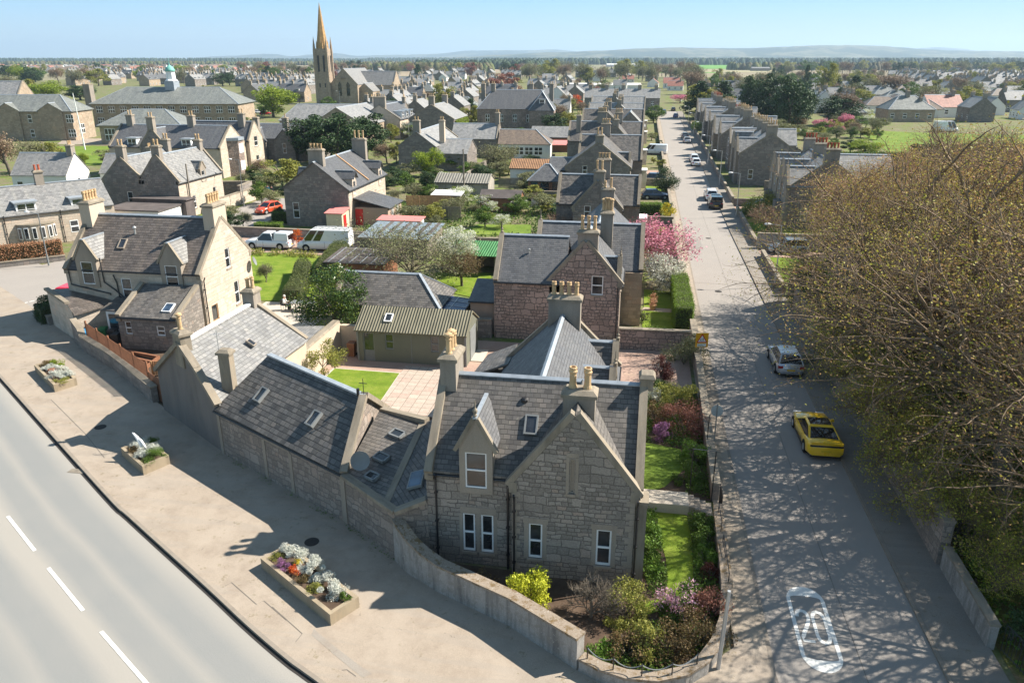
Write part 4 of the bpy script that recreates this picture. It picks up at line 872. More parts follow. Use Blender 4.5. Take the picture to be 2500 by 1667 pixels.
# posts and chain
PC = root('post_and_chain', 'rusty chain hung on short iron posts along the curved corner wall', 'chain fence')
pp = [(3.45, -5.02), (4.35, -5.38), (5.3, -5.52), (6.3, -5.3), (7.15, -4.7)]
for x, y in pp: k = MB(); k.tube([(x, y, .6), (x, y, 1.15)], .022, 6); k.build('post', 'black_paint', PC)
for a, b in zip(pp, pp[1:]):
    k = MB(); k.tube([(a[0] + (b[0] - a[0]) * t, a[1] + (b[1] - a[1]) * t, 1.1 - .22 * 4 * t * (1 - t)) for t in [i / 8 for i in range(9)]], .018, 5); k.build('chain', 'grey_paint', PC)
RL = root('railing', 'thin iron rail on stubs along the street side of the corner garden', 'railing')
k = MB(); k.tube([(8.62, 1.2, .95), (8.6, 2.4, 1.0), (8.6, 2.45, 1.0)], .02, 5); k.tube([(8.6, -.2, .75), (8.6, -.2, 1.2), (8.62, 2.4, 1.25), (8.62, 2.4, .8)], .02, 5); k.tube([(8.6, 3.2, .8), (8.6, 3.2, 1.3), (8.6, 4.6, 1.35), (8.6, 4.6, .8)], .02, 5); k.build('rail', 'black_paint', RL)
AR = root('gate_arch', 'square black iron arch over the garden gate', 'arch')
k = MB(); k.tube([(8.55, 7.0, 0), (8.55, 7.0, 2.7), (7.5, 7.0, 2.75), (7.5, 7.0, 0)], .035, 6); k.tube([(8.6, 11.6, 0), (8.6, 11.6, 2.4), (9.5, 11.6, 2.4)], .025, 6); k.build('frame', 'black_paint', AR)
GT = root('garden_gate', 'open black iron gate at the garden path', 'gate')
k = MB()
for i in range(9): k.tube([(8.85, 5.5 + i * .13, .2), (8.85, 5.5 + i * .13, 1.25)], .015, 4)
k.tube([(8.85, 5.45, .25), (8.85, 6.6, .25)], .02, 4); k.tube([(8.85, 5.45, 1.2), (8.85, 6.6, 1.2)], .02, 4); k.build('bars', 'black_paint', GT)
PM = root('garden_path', 'pale stone garden path with steps down to the gate', 'path')
k = MB(); k.box(5.3, 7.4, 5.6, 6.8, 0, .5); k.build('slab', 'concrete', PM); k = MB()
for i in range(4): k.box(7.4 + i * .28, 7.68 + i * .28, 5.65, 6.75, 0, .42 - i * .12)
k.build('step', 'ashlar', PM)
# east side of the street
wall_line('boundary_wall', [(17.65, 3.4, 2.1), (17.7, 10, 2.15), (17.65, 22, 2.2), (17.6, 38, 2.2)], .4, 'stone_wall', 'long rubble wall under the trees on the right')
wall_line('boundary_wall', [(17.7, -1.5, 1.0), (17.68, 3.2, 1.05)], .28, 'wall_streak', 'pale wall end beside the scrolled iron gate at lower right')
wall_line('boundary_wall', [(18.6, -5.4, .9), (18.6, -9, .9)], .4, 'stone_wall', 'low wall corner past the iron gate at the lower right edge')
wall_line('boundary_wall', [(17.6, 43.5, .75), (17.6, 57.6, .75)], .3, 'stone_wall', 'low street wall in front of the small lawn beside the silver off-roader')
wall_line('boundary_wall', [(17.5, 61.6, 1.7), (29, 61.4, 1.7)], .35, 'render_grey', 'tall rendered wall behind the silver off-roader')
wall_line('boundary_wall', [(17.6, 62.5, .7), (17.7, 84.0, .7)], .3, 'stone_wall', 'low street wall with railings beside the bare rounded tree')
wall_line('boundary_wall', [(17.9, 43.2, 1.5), (30, 43.0, 1.5)], .35, 'stone_wall', 'wall running back from the street, nearer than the small lawn')
wall_line('boundary_wall', [(17.7, 88.5, 1.0), (29, 88.3, 1.0)], .3, 'stone_wall', 'wall beside the parked car in the right-hand drive')
wall_line('boundary_wall', [(17.8, 90.5, .9), (17.9, 100.0, .9)], .3, 'stone_wall', 'street wall by the third lamp post on the right')
wall_line('boundary_wall', [(17.9, 103, .9), (18.1, 128, .9), (18.6, 170, .9), (19.0, 240, .9)], .3, 'stone_wall', 'long far street wall in front of the right-hand villas')
IG = root('iron_gate', 'scrolled black iron gate at the lower right corner', 'gate')
k = MB()
for i in range(22): k.tube([(17.95 + i * .04, -1.7 - i * .16, .15), (17.95 + i * .04, -1.7 - i * .16, 1.35)], .014, 4)
k.tube([(17.95, -1.7, 1.3), (18.8, -5.1, 1.3)], .02, 4); k.tube([(17.95, -1.7, .25), (18.8, -5.1, .25)], .02, 4)
for i in range(7):
    cx, cy = 18.0 + i * .12, -2.0 - i * .48; k.tube([(cx, cy + .14 * math.cos(t), 1.1 + .14 * math.sin(t)) for t in [j * math.pi / 5 for j in range(11)]], .012, 4)
k.build('bars', 'black_paint', IG)
# kerbs and pavements
strip('kerb', [(9.78, -4), (9.78, 60), (9.68, 170), (9.58, 300)], -.02, .12, 0.004, 'kerb', h=.1)
strip('kerb', [(15.68, -22), (15.64, 0), (15.48, 70), (16.48, 180), (16.88, 300)], 0, .14, 0.004, 'kerb', h=.1)
strip('pavement', [(9.76, -3), (9.76, 60), (9.66, 170), (9.56, 300)], -1.15, 0, 0.1, 'pave_st')
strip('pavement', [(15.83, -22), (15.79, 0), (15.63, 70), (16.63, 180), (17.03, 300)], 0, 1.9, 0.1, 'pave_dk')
# broad lane pavement between the main road kerb and the walls
outer = [Vector(p) for p in KB]
inner = [(-95, 62), (-44.2, 27.4), (-34.9, 20.5), (-17.1, 7.7), (-4.8, .3), (3.3, -4.7), (6.0, -5.2), (7.6, -4.0), (8.6, -3), (9.8, -3), (10.3, -8.5), (9.0, -12.5)]
pl = [tuple(p) for p in outer[:-2]] + inner[::-1]
m = MB(); me_pts = [Vector((p[0], p[1], 0)) for p in pl]
idx = [m.pt((p[0], p[1], .1)) for p in pl]
for t in geometry.tessellate_polygon([me_pts]):
    a, b, c = t; P0, P1, P2 = me_pts[a], me_pts[b], me_pts[c]; cr_ = (P1 - P0).cross(P2 - P0).z
    m.face((idx[a], idx[b], idx[c]) if cr_ > 0 else (idx[a], idx[c], idx[b]))
tag(m.build('pavement', 'pave_main'), kind='structure')
strip('kerb', KB[:-1], -.16, .0, 0.004, 'kerb', h=.106)
_dk = plain('near_black_brown', (0.035, 0.031, 0.028), 0.85); M_['near_black'] = _dk
strip('dark_kerb_strip', KB[:-1], .0, .17, 0.006, 'near_black')  # narrow near-black strip on the road along the kerb
# side road at far left and the lane to the red car
sheet('side_road', [(-72, 38), (-44.4, 27.2), (-43.5, 31), (-45, 60), (-47.5, 84), (-52, 84), (-52, 60), (-56, 42), (-75, 52)][::1], .004, 'asph_st')
sheet('side_road', [(-44.0, 84), (-49, 84), (-49.5, 62), (-43.2, 62)], .006, 'asph_st')
# centre dashes, cut to the length they have on the road
cl = [G(*p) for p in ((19, 1260), (85, 1344), (118, 1386), (203, 1490), (247, 1541), (357, 1667))]
for i in range(0, 6, 2):
    a, b = Vector(cl[i]), Vector(cl[i + 1]); d = (b - a).normalized(); n = Vector((d.y, -d.x)) * .07
    if i == 4: b = b + d * .4
    sheet('road_marking', [tuple(a + n), tuple(b + n), tuple(b - n), tuple(a - n)], .012, 'roadpaint')
d = (Vector(cl[1]) - Vector(cl[0])).normalized(); p0 = Vector(cl[0])
for k_ in range(1, 9):
    a = p0 - d * (k_ * 5.2); b = a + d * 3.6; a += Vector((-.35, -.35)) * k_ * .3; b += Vector((-.35, -.35)) * k_ * .3; n = Vector((d.y, -d.x)) * .07
    sheet('road_marking', [tuple(a + n), tuple(b + n), tuple(b - n), tuple(a - n)], .012, 'roadpaint')
# give way triangle and dashes at the side road
k = [G(*p) for p in ((5, 753), (27, 745), (40, 752))]; sheet('road_marking', k, .014, 'roadpaint')
for a, b in (((52, 742), (68, 738)), ((72, 737), (85, 734)), ((88, 732), (100, 729)), ((0, 738), (20, 731))):
    P, Qq = Vector(G(*a)), Vector(G(*b)); d = (Qq - P).normalized(); n = Vector((d.y, -d.x)) * .08; sheet('road_marking', [tuple(P + n), tuple(Qq + n), tuple(Qq - n), tuple(P - n)], .014, 'roadpaint')
# 20 roundel
RC = (11.66, -1.3)
def roundel():
    m = MB(); z = .012; n = 64
    def outl(a, y0, rise, e):
        out = []
        for i in range(n):
            t = 2 * math.pi * (i + .5) / n; c, s = math.cos(t), math.sin(t); out.append((a * abs(c) ** (2 / e) * (1 if c > 0 else -1), (y0 + rise * abs(s) ** (2 / e)) * (1 if s > 0 else -1)))
        return out
    A, B = outl(.72, 1.45, .9, 2.0), outl(.57, 1.6, .16, 2.4)
    for i in range(n):
        j = (i + 1) % n; m.poly([(RC[0] + p[0], RC[1] + p[1], z) for p in (A[i], A[j], B[j], B[i])])
    r = tag(m.build('speed_roundel', 'roadpaint'), 'white painted 20 roundel elongated on the street', 'road marking')
    two = [(-.49, .50), (-.48, .66), (-.42, .80), (-.31, .86), (-.19, .82), (-.11, .68), (-.09, .48), (-.13, .25), (-.24, -.05), (-.38, -.38), (-.46, -.62), (-.49, -.82), (-.07, -.82)]
    zero = [(.07, .5), (.07, -.45), (.1, -.66), (.18, -.80), (.285, -.84), (.39, -.80), (.47, -.66), (.5, -.45), (.5, .5), (.47, .68), (.39, .82), (.285, .86), (.18, .82), (.1, .68), (.07, .5)]
    for k_, pth in enumerate((two, zero)):
        m = MB(); z_ = .013; P = [Vector(p) for p in pth]; L_, Rr = [], []
        for i, p in enumerate(P):
            d = (P[min(i + 1, len(P) - 1)] - P[max(i - 1, 0)])
            if k_ and i in (0, len(P) - 1): d = P[1] - P[-2]
            d.normalize(); w_ = .062 + .035 * abs(d.x)
            if not k_ and i in (11, 12): d = Vector((1, 0)); w_ = .07
            nn = Vector((-d.y, d.x)) * w_; L_.append(p + nn); Rr.append(p - nn)
        for i in range(len(P) - 1): m.poly([(RC[0] + q.x, RC[1] + q.y, z_) for q in (Rr[i], Rr[i + 1], L_[i + 1], L_[i])])
        m.build('numeral', 'roadpaint', r)
roundel()
tag(bpy.data.objects['speed_roundel'], kind=None)
# gardens
def areas():
    S = sheet
    S('lawn', [Q('t2', *p) for p in ((560, 500), (730, 335), (1260, 375), (1065, 660), (700, 620))], .03, 'lawn')
    S('lawn_edging', [(-16.3, 14.5), (-15.75, 20.2), (-10.9, 20.12), (-10.75, 14.5)], .02, 'concrete')
    S('gravel_yard', [(-16.4, 12), (-16.4, 27.2), (8.4, 27.2), (8.4, 19.8), (3.2, 19.8), (3.2, 13), (-7, 11.5)], .008, 'gravel')
    S('lawn', [(5.4, 12.6), (7.3, 12.1), (7.35, 9.8), (6.4, 8.0), (5.3, 7.0)], .03, 'lawn2')
    S('lawn', [Q('b3', *p) for p in ((1330, 80), (1440, 95), (1600, 200), (1640, 400), (1665, 930), (1420, 970), (1200, 1030), (1170, 930), (1330, 890), (1420, 860), (1440, 760), (1430, 560), (1380, 380))], .03, 'lawn')
    S('garden_bed', [(-4.4, -.3), (3.3, -4.7), (4.8, -5.3), (6.6, -4.9), (8.4, -1.5), (8.5, 5.4), (5.3, 5.4), (5.3, .0), (-3.6, .3)], .01, 'soil')
    S('garden_bed', [(5.2, 7), (8.6, 7), (8.7, 20), (5.9, 20), (5.3, 12)], .01, 'soil')
    S('lawn', [(5.1, 31.8), (7.6, 31.6), (7.6, 36.4), (5.1, 36.6)], .03, 'lawn'); S('lawn', [(5.2, 37.6), (7.6, 37.4), (7.6, 42.6), (5.2, 43)], .03, 'lawn')
    S('garden_path', [(5.0, 36.6), (7.6, 36.4), (7.6, 37.4), (5.2, 37.6)], .02, 'path')
    S('lawn', [(-37.5, 33.0), (-37.5, 50.2), (-28.0, 50.2), (-23.5, 47), (-22.5, 34.8), (-27.0, 34.2)], .03, 'lawn'); S('terrace', [(-27.4, 24.5), (-20.8, 24.6), (-20.6, 33.8), (-27.4, 33.8)], .02, 'concrete')
    S('lawn', [Q('s2', *p) for p in ((1500, 890), (2010, 895), (2010, 1190), (1880, 1150), (1830, 1090), (1640, 1050), (1450, 940))], .03, 'lawn')
    S('lawn', [Q('s2', *p) for p in ((1760, 560), (1900, 500), (2340, 500), (2340, 590), (1780, 580))], .03, 'lawn2')
    S('drive', [(-44, 50.9), (-26.5, 50.9), (-26.5, 56.5), (-44, 58)], .01, 'gravel')
    S('playing_field', [G(*p) for p in ((2085, 318), (2300, 326), (2700, 335), (2700, 470), (2330, 480), (2240, 430), (2130, 345))], .03, 'lawn2')
    S('school_lawn', [G(*p) for p in ((140, 358), (330, 357), (400, 375), (330, 402), (200, 405), (120, 400))], .03, 'lawn2'); S('playground', [G(*p) for p in ((140, 352), (160, 338), (335, 340), (330, 356))], .02, 'pave_main')
    S('back_yard', [(-36.2, 17.8 + 4), (-34.6, 20.4), (-23.6, 12.6), (-22.9, 17), (-27.8, 21.4), (-33, 24)], .02, 'soil')
    S('lawn', [(18, 44), (26, 43.6), (27, 57), (18, 57.4)], .03, 'lawn'); S('lawn', [(18, 64), (27, 63.8), (27, 80), (18, 80)], .03, 'lawn'); S('drive', [(17.4, 57.8), (28, 57.8), (28, 61), (17.4, 61)], .02, 'gravel')
    S('drive', [(17.4, 84.5), (29, 84.5), (29, 88), (17.4, 88)], .02, 'gravel')
    for y0, y1, mt in ((66, 72, 'lawn'), (84, 89, 'lawn2'), (92, 98, 'gravel'), (100, 105, 'lawn'), (119, 124, 'gravel'), (150, 156, 'gravel')): S('front_garden', [(5.2, y0), (8.6, y0), (8.6, y1), (5.2, y1)], .03, mt)
    S('woodland_floor', [(18, -12), (60, -20), (60, 42), (18, 42)], .01, 'woodfloor')
    S('lawn', [(27, 10), (36, 8), (34, 22), (28, 20)], .03, 'lawn2')
M_['woodfloor'] = ground_mat('leafy_woodland_floor', [(0.3, (0.12, 0.08, 0.045)), (0.5, (0.12, 0.13, 0.03)), (0.62, (0.22, 0.15, 0.09)), (0.8, (0.15, 0.18, 0.04))], 0.5, 14, 0.05, mixf=.6)
areas()
# slabbed patio with paving joints
PT = N('paving_slabs', 0.85, 0.2); _u = PT.uv(); _b = PT.n('ShaderNodeTexBrick', {'Vector': _u, 'Color1': c4(0), 'Color2': c4(1), 'Mortar': c4(0), 'Scale': 1.0, 'Mortar Size': .012, 'Brick Width': .62, 'Row Height': .62, 'Bias': 0.0}, offset=0.0)
_c = PT.mix(0.6, PT.ramp(_b.outputs['Color'], [(0, (.37, .29, .24)), (.55, (.42, .35, .28)), (.8, (.42, .25, .20)), (1, (.5, .43, .35))]), PT.ramp(PT.noise(_u, 5, 6, .7), [(.3, (.28, .23, .19)), (.7, (.5, .43, .36))]))
PT.color(PT.mix(_b.outputs['Fac'], _c, (.10, .08, .06))); M_['slabs'] = PT.m
sheet('patio', [(-11.0, 21.3), (-8.4, 21.35), (-3.7, 12.6), (-4.5, 9), (-9.6, 11), (-10.72, 14.7)], .035, 'slabs')

M_['patch'] = asphalt('pavement_repair_patch', (0.27, 0.24, 0.205), (0.30, 0.265, 0.22), None, patch=.3, crack=True); M_['seam'] = plain('tar_seam', (0.15, 0.13, 0.11), .8)
sheet('pavement_patch', [Q('b2', *p) for p in ((560, 1140), (700, 1260), (920, 1430), (1040, 1510), (960, 1540), (760, 1380), (540, 1190))], .104, 'patch'); 
for q in (('b1', ((1845, 790), (1900, 760), (2105, 940), (2165, 910), (2350, 1070))), ('b2', ((220, 960), (465, 1180), (410, 1250))), ('t1', ((420, 600), (700, 880), (860, 1080))), ('b2', ((790, 1480), (830, 1475), (905, 1530)))): strip('pavement_seam', [Q(q[0], *p) for p in q[1]], -.015, .015, .108, 'seam')
strip('road_seam', [(13.0, -8), (12.9, 8), (12.95, 40), (12.9, 80), (13.3, 160)], -.012, .012, .006, 'seam'); strip('road_seam', [(9.9, 46.2), (15.7, 45.9)], -.02, .02, .007, 'seam')
M_['street_patch'] = asphalt('street_repair_patch', (0.235, 0.215, 0.195), (0.26, 0.24, 0.22), None, patch=.3)
for x, y, w, l in ((10.6, 60, 1.0, 5), (14.2, 70, .9, 3), (11.3, 24, .8, 2.2), (13.6, 110, 1.2, 6)): sheet('street_patch', [(x, y), (x + w, y + .05), (x + w, y + l), (x, y + l - .05)], .008, 'street_patch')
for i, (x, y, z, lb) in enumerate(((11.9, 43.5, .008, 'round iron manhole cover by the tall hedges'), (12.6, 66, .008, 'round iron manhole cover in the sunlit street'), (-9.0, -2.6 + 3.2, .108, 'small iron cover on the shaded pavement below the link building'), (-25.5, 9.2, .108, 'iron cover on the pavement between the two farther planters'))):
    m = MB(); m.lathe([(.32, 0), (.32, .01)], n=18); m.mat = 0; tag(m.build('manhole_cover', 'near_black', loc=(x, y, z)), lb, 'manhole cover')
# ------------------------------------------------------------------ vegetation
def np_mesh(name, V, F, mat, parent=None, k=4, smooth=False):
    """mesh from vertex array V (n,3) and face array F (m,k)"""
    me = bpy.data.meshes.new(name); me.vertices.add(len(V)); me.vertices.foreach_set('co', np.asarray(V, dtype=np.float32).ravel())
    me.loops.add(F.size); me.loops.foreach_set('vertex_index', F.astype(np.int32).ravel())
    me.polygons.add(len(F)); me.polygons.foreach_set('loop_start', np.arange(0, F.size, k, dtype=np.int32)); 
    try: me.polygons.foreach_set('loop_total', np.full(len(F), k, dtype=np.int32))
    except Exception: pass
    if smooth: me.polygons.foreach_set('use_smooth', np.ones(len(F), dtype=bool))
    me.update(calc_edges=True); me.validate()
    me.materials.append(mat); o = bpy.data.objects.new(name, me); COL.objects.link(o)
    if parent: o.parent = parent
    return o
def leaves_arr(rs, P, size, up=0.35, var=.4, aspect=.7):
    """one bent-free quad leaf at every point"""
    n = len(P); s = size * (1 + var * (rs.rand(n) * 2 - 1)); a = rs.randn(n, 3); a /= np.linalg.norm(a, axis=1)[:, None]
    b = rs.randn(n, 3); b[:, 2] += up * 0; b -= (a * b).sum(1)[:, None] * a; b /= np.linalg.norm(b, axis=1)[:, None] + 1e-9
    a = a * s[:, None] * .5; b = b * (s * aspect)[:, None] * .5
    V = np.stack([P - a, P - b * .9, P + a, P + b * .9], 1).reshape(-1, 3); F = np.arange(4 * n).reshape(-1, 4); return V, F
def tubes_arr(S, n=3):
    """prisms for segments S (m, 8): p0 p1 r0 r1"""
    S = np.asarray(S, dtype=np.float64); p0, p1, r0, r1 = S[:, :3], S[:, 3:6], S[:, 6], S[:, 7]; d = p1 - p0; d /= np.linalg.norm(d, axis=1)[:, None] + 1e-9
    ref = np.where(np.abs(d[:, 2:3]) > .9, np.array([[1., 0, 0]]), np.array([[0, 0, 1.]])); a = np.cross(d, ref); a /= np.linalg.norm(a, axis=1)[:, None]; b = np.cross(d, a)
    V = []
    for p, r in ((p0, r0), (p1, r1)):
        for k in range(n):
            t = 2 * math.pi * k / n; V.append(p + (a * math.cos(t) + b * math.sin(t)) * r[:, None])
    V = np.stack(V, 1).reshape(-1, 3); m = len(S); base = (np.arange(m) * 2 * n)[:, None]
    F = np.concatenate([base + np.array([[k, (k + 1) % n, n + (k + 1) % n, n + k]]) for k in range(n)], 0); return V, F
def grow(rng, levels, h0=0.0, lean=(0, 0)):
    """levels: list of dict(len, n, ang, r, seg, wob, up); returns segments per level and tip points"""
    segs = [[] for _ in levels]; tips = []
    def rec(p, d, lv, k, r0):
        L = levels[lv]; ln = L['len'] * (0.7 + .6 * rng.random()) * k; n = L['seg']; r1 = r0 * L.get('tap', .55); q = p; pts = [(p, r0)]
        for i in range(n):
            w = L['wob']; d = (d + Vector((rng.gauss(0, w), rng.gauss(0, w), rng.gauss(0, w * .7) + L['up']))).normalized()
            e = q + d * (ln / n); a, b = r0 + (r1 - r0) * i / n, r0 + (r1 - r0) * (i + 1) / n
            segs[lv].append((*q, *e, a, b)); q = e; pts.append((q, b))
        if lv == len(levels) - 1: tips.append(tuple(q)); return
        N_ = levels[lv + 1]; cnt = N_['n']; st = N_.get('from', .3)
        for j in range(cnt):
            t = st + (1 - st) * (j + rng.random()) / cnt; x = min(t * n, n - .001); i = int(x); f = x - i; pp = pts[i][0].lerp(pts[i + 1][0], f); rr = pts[i][1] * (1 - f) + pts[i + 1][1] * f
            ax = Vector((rng.gauss(0, 1), rng.gauss(0, 1), rng.gauss(0, 1))); ax -= ax.dot(d) * d; ax.normalize()
            if lv == 0 and 'spread' in N_: th = 2 * math.pi * (j + rng.random() * .6) / cnt; ax = Vector((math.cos(th), math.sin(th), 0))
            an = math.radians(N_['ang'] * (0.7 + .6 * rng.random())); nd = (d * math.cos(an) + ax * math.sin(an)).normalized()
            rec(pp, nd, lv + 1, .65 + .5 * (1 - t) + .1, min(rr * .8, N_['r'] * (1.1 - .3 * t)))
        if levels[lv].get('cont', True): rec(q, d, lv + 1, .8, r1)
    rec(Vector((0, 0, h0)), Vector((lean[0], lean[1], 1)).normalized(), 0, 1.0, levels[0]['r'])
    return segs, np.array(tips)
def tree_from(name, rng_seed, levels, bark, twig, leaf, per_tip=2, spread=.18, lsize=.09, label='', loc=(0, 0, 0), lean=(0, 0), cat='tree'):
    rng = random.Random(rng_seed); rs = np.random.RandomState(rng_seed); segs, tips = grow(rng, levels, 0, lean); r = root(name, label, cat, loc)
    big = sum(segs[:2], []); V, F = tubes_arr(big, 7); np_mesh('trunk', V, F, M_[bark], r)
    small = sum(segs[2:-1], []); V1, F1 = tubes_arr(small, 4); V2, F2 = tubes_arr(segs[-1], 3)
    np_mesh('branches', np.concatenate([V1, V2]), np.concatenate([F1, F2 + len(V1)]), M_[twig], r)
    if leaf:
        P = np.repeat(tips, per_tip, 0) + rs.randn(len(tips) * per_tip, 3) * spread; V, F = leaves_arr(rs, P, lsize); np_mesh('crown', V, F, L_[leaf], r)
    return r
# --- the big budding trees on the right, above the street
LVb = lambda h, k, q=5, t=4: [dict(len=h, n=1, ang=0, r=.36, seg=4, wob=.06, up=.05, tap=.75), dict(len=6.5 * k, n=6, ang=42, r=.2, seg=5, wob=.12, up=.05, **{'from': .45}),
     dict(len=3.6 * k, n=6, ang=45, r=.085, seg=4, wob=.14, up=.03), dict(len=2.1 * k, n=6, ang=45, r=.04, seg=3, wob=.18, up=.02), dict(len=1.15 * k, n=q, ang=42, r=.014, seg=3, wob=.2, up=.03), dict(len=.55 * k, n=t, ang=40, r=.0062, seg=2, wob=.2, up=.05, **{'from': .1})]
BT = [tree_from('budding_tree', 3, LVb(5.5, 1.0, 4, 3), 'bark_pale', 'twig', 'bud', 4, .3, .12, 'tall budding tree in the middle of the right-hand grounds, behind the front row'),
      tree_from('budding_tree', 8, LVb(5.0, .95), 'bark', 'twig_red', 'bud_brown', 5, .3, .11, 'russet budding tree standing deeper in the right-hand grounds'),
      tree_from('budding_tree', 14, LVb(4.5, .9), 'bark', 'twig', 'bud', 1, .2, .08, 'mostly bare brown tree beside the silver off-roader')]
BT.append(tree_from('budding_tree', 27, LVb(5.0, 1.08, 3, 2), 'bark_pale', 'twig', 'bud', 3, .3, .10, 'budding tree by the scrolled gate, lowest on the right', (23.4, .4, 0)))
BT[3].scale = (1.0, 1.0, .85); BT[3].rotation_euler = (0, 0, 4.0)
BT[0].location = (30.5, 15.5, 0); BT[1].location = (27.6, 19.5, 0); BT[2].location = (29.0, 46.5, 0)
BT[0].scale = (1.3, 1.3, .98); BT[1].scale = (1.25, 1.25, 1); BT[2].scale = (1.1, 1.1, 1.05)
plan = [(3, (22.0, 8.6), 4.1, 1.0, 'open budding tree right of the yellow coupe, its limbs over the street'), (3, (23.6, 29.0), 2.2, .9, 'yellow-green budding tree behind the silver hatchback'),
        (1, (33.5, 33.0), 4.0, 1.15, 'russet tree rising at the right edge, in front of the playing field'), (0, (32.0, 9.5), 5.1, 1.0, 'budding tree behind the patch of sunlit grass on the right'),
        (2, (34.5, 58.0), .6, 1.1, 'tall bare tree against the near end of the playing field'), (2, (31.0, 67.0), 3.0, .75, 'small brown bare tree against the right-hand villa'),
        (2, (35.0, 45.0), .3, 1.15, 'yellow-tipped tree overlapping the playing field at the right edge'), (1, (32.0, -1.0), 1.0, .95, 'russet tree at the lower right edge of the photo'), (3, (23.4, 16.0), 5.5, .9, 'russet budding tree beside the street wall, behind the yellow coupe'),
        (0, (31.5, 25.0), 3.3, 1.05, 'middle budding tree of the right-hand grounds'), (1, (36.0, 20.0), 2.1, 1.0, 'russet tree half cut off by the right edge'), (3, (21.5, 23.8), 4.4, .9, 'yellow-green budding tree leaning over the far pavement'),
        (1, (28.0, 36.5), 1.7, .95, 'russet budding tree in front of the near right-hand house'), (2, (32.0, 53.0), 2.5, .95, 'bare twiggy tree right of the azalea garden'),
        (2, (41.0, 40.0), 3.9, 1.2, 'farthest russet tree at the right edge'), (0, (30.5, -7.0), 2.9, .8, 'budding tree just inside the lower right corner'), (2, (38.0, 62.0), 5.0, 1.1, 'bare tree at the edge of the playing field')]
for i, (k, (x, y), a, s, lb) in enumerate(plan): copy_thing(BT[k], (x, y, 0), a, (s * 1.28, s * 1.28, s), lb)
for t in list(SC.objects):
    if t.name.startswith('budding_tree') and t.parent is None: t['group'] = 'big trees above the street on the right'

# --- leafy crowns from clumps of leaves
def crown_pts(rs, n, R, H, z0, clumps=26, cr=.34, shape='round', gap=.0):
    C = []
    while len(C) < clumps:
        p = rs.rand(3) * 2 - 1
        if shape == 'round' and .25 < np.linalg.norm(p) < 1: C.append((p[0] * R, p[1] * R, z0 + H / 2 + p[2] * H / 2))
        elif shape == 'cone':
            t = rs.rand() ** 1.3; a = rs.rand() * 6.283; rr = R * (1 - t) * (.5 + .5 * rs.rand()); C.append((rr * math.cos(a), rr * math.sin(a), z0 + H * t))
        elif shape == 'box': C.append((p[0] * R, p[1] * R, z0 + (p[2] + 1) / 2 * H))
        elif shape == 'dome' and np.linalg.norm(p) < 1 and np.linalg.norm(p) > .4: C.append((p[0] * R, p[1] * R, z0 + abs(p[2]) * H))
    C = np.array(C); w = cr * R * (0.6 + .8 * rs.rand(clumps)); j = rs.randint(0, clumps, n); d = rs.randn(n, 3); d /= np.linalg.norm(d, axis=1)[:, None]
    rr = rs.rand(n) ** .45; P = C[j] + d * (w[j] * rr)[:, None] * np.array([1, 1, .75]); P[:, 2] = np.maximum(P[:, 2], .05); return P
def leafy(name, seed, R, H, z0, n, ls, leaf, label='', cat='tree', loc=(0, 0, 0), clumps=26, cr=.34, shape='round', trunk='bark', tr=.16, limbs=5, extra=None, rz=0):
    rs = np.random.RandomState(seed); rng = random.Random(seed); r = root(name, label, cat, loc, rz); P = crown_pts(rs, n, R, H, z0, clumps, cr, shape)
    V, F = leaves_arr(rs, P, ls * (1.5 if leaf == 'silver' else 1), aspect=.3 if leaf == 'silver' else .7); np_mesh('crown' if trunk else 'foliage', V, F, L_[leaf], r)
    if extra:
        lf, m_, s_ = extra; P2 = crown_pts(rs, m_, R * 1.03, H * 1.02, z0, clumps, cr, shape); V, F = leaves_arr(rs, P2, s_); np_mesh('blossom' if lf not in ('lime', 'bud') else 'young_leaves', V, F, L_[lf], r)
    if trunk:
        S = []; q = Vector((0, 0, 0)); top = Vector((rng.gauss(0, .1), rng.gauss(0, .1), z0 + H * .25))
        S.append((0, 0, 0, *top, tr, tr * .7))
        for i in range(limbs):
            a = 6.283 * (i + rng.random() * .5) / limbs; e = Vector((math.cos(a) * R * .62, math.sin(a) * R * .62, z0 + H * (.5 + .35 * rng.random()))); md = top.lerp(e, .5) + Vector((0, 0, .1 * H)); S.append((*top, *md, tr * .5, tr * .33)); S.append((*md, *e, tr * .33, tr * .1))
        V, F = tubes_arr(S, 6); np_mesh('trunk', V, F, M_[trunk], r)
    return r
def bare(name, seed, h, k, label, loc, leaf='brown', per=1, ls=.12, bark='bark', twig='twig', spread=.15, cat='tree', tr=.14):
    LV = [dict(len=h, n=1, ang=0, r=tr, seg=3, wob=.06, up=.05, tap=.8), dict(len=2.2 * k, n=6, ang=48, r=tr * .5, seg=4, wob=.13, up=.06, **{'from': .6}), dict(len=1.3 * k, n=6, ang=45, r=.035, seg=3, wob=.16, up=.05),
          dict(len=.8 * k, n=5, ang=42, r=.018, seg=3, wob=.18, up=.04), dict(len=.45 * k, n=4, ang=40, r=.009, seg=2, wob=.2, up=.05, **{'from': .1})]
    return tree_from(name, seed, LV, bark, twig, leaf, per, spread, ls, label, loc, cat=cat)
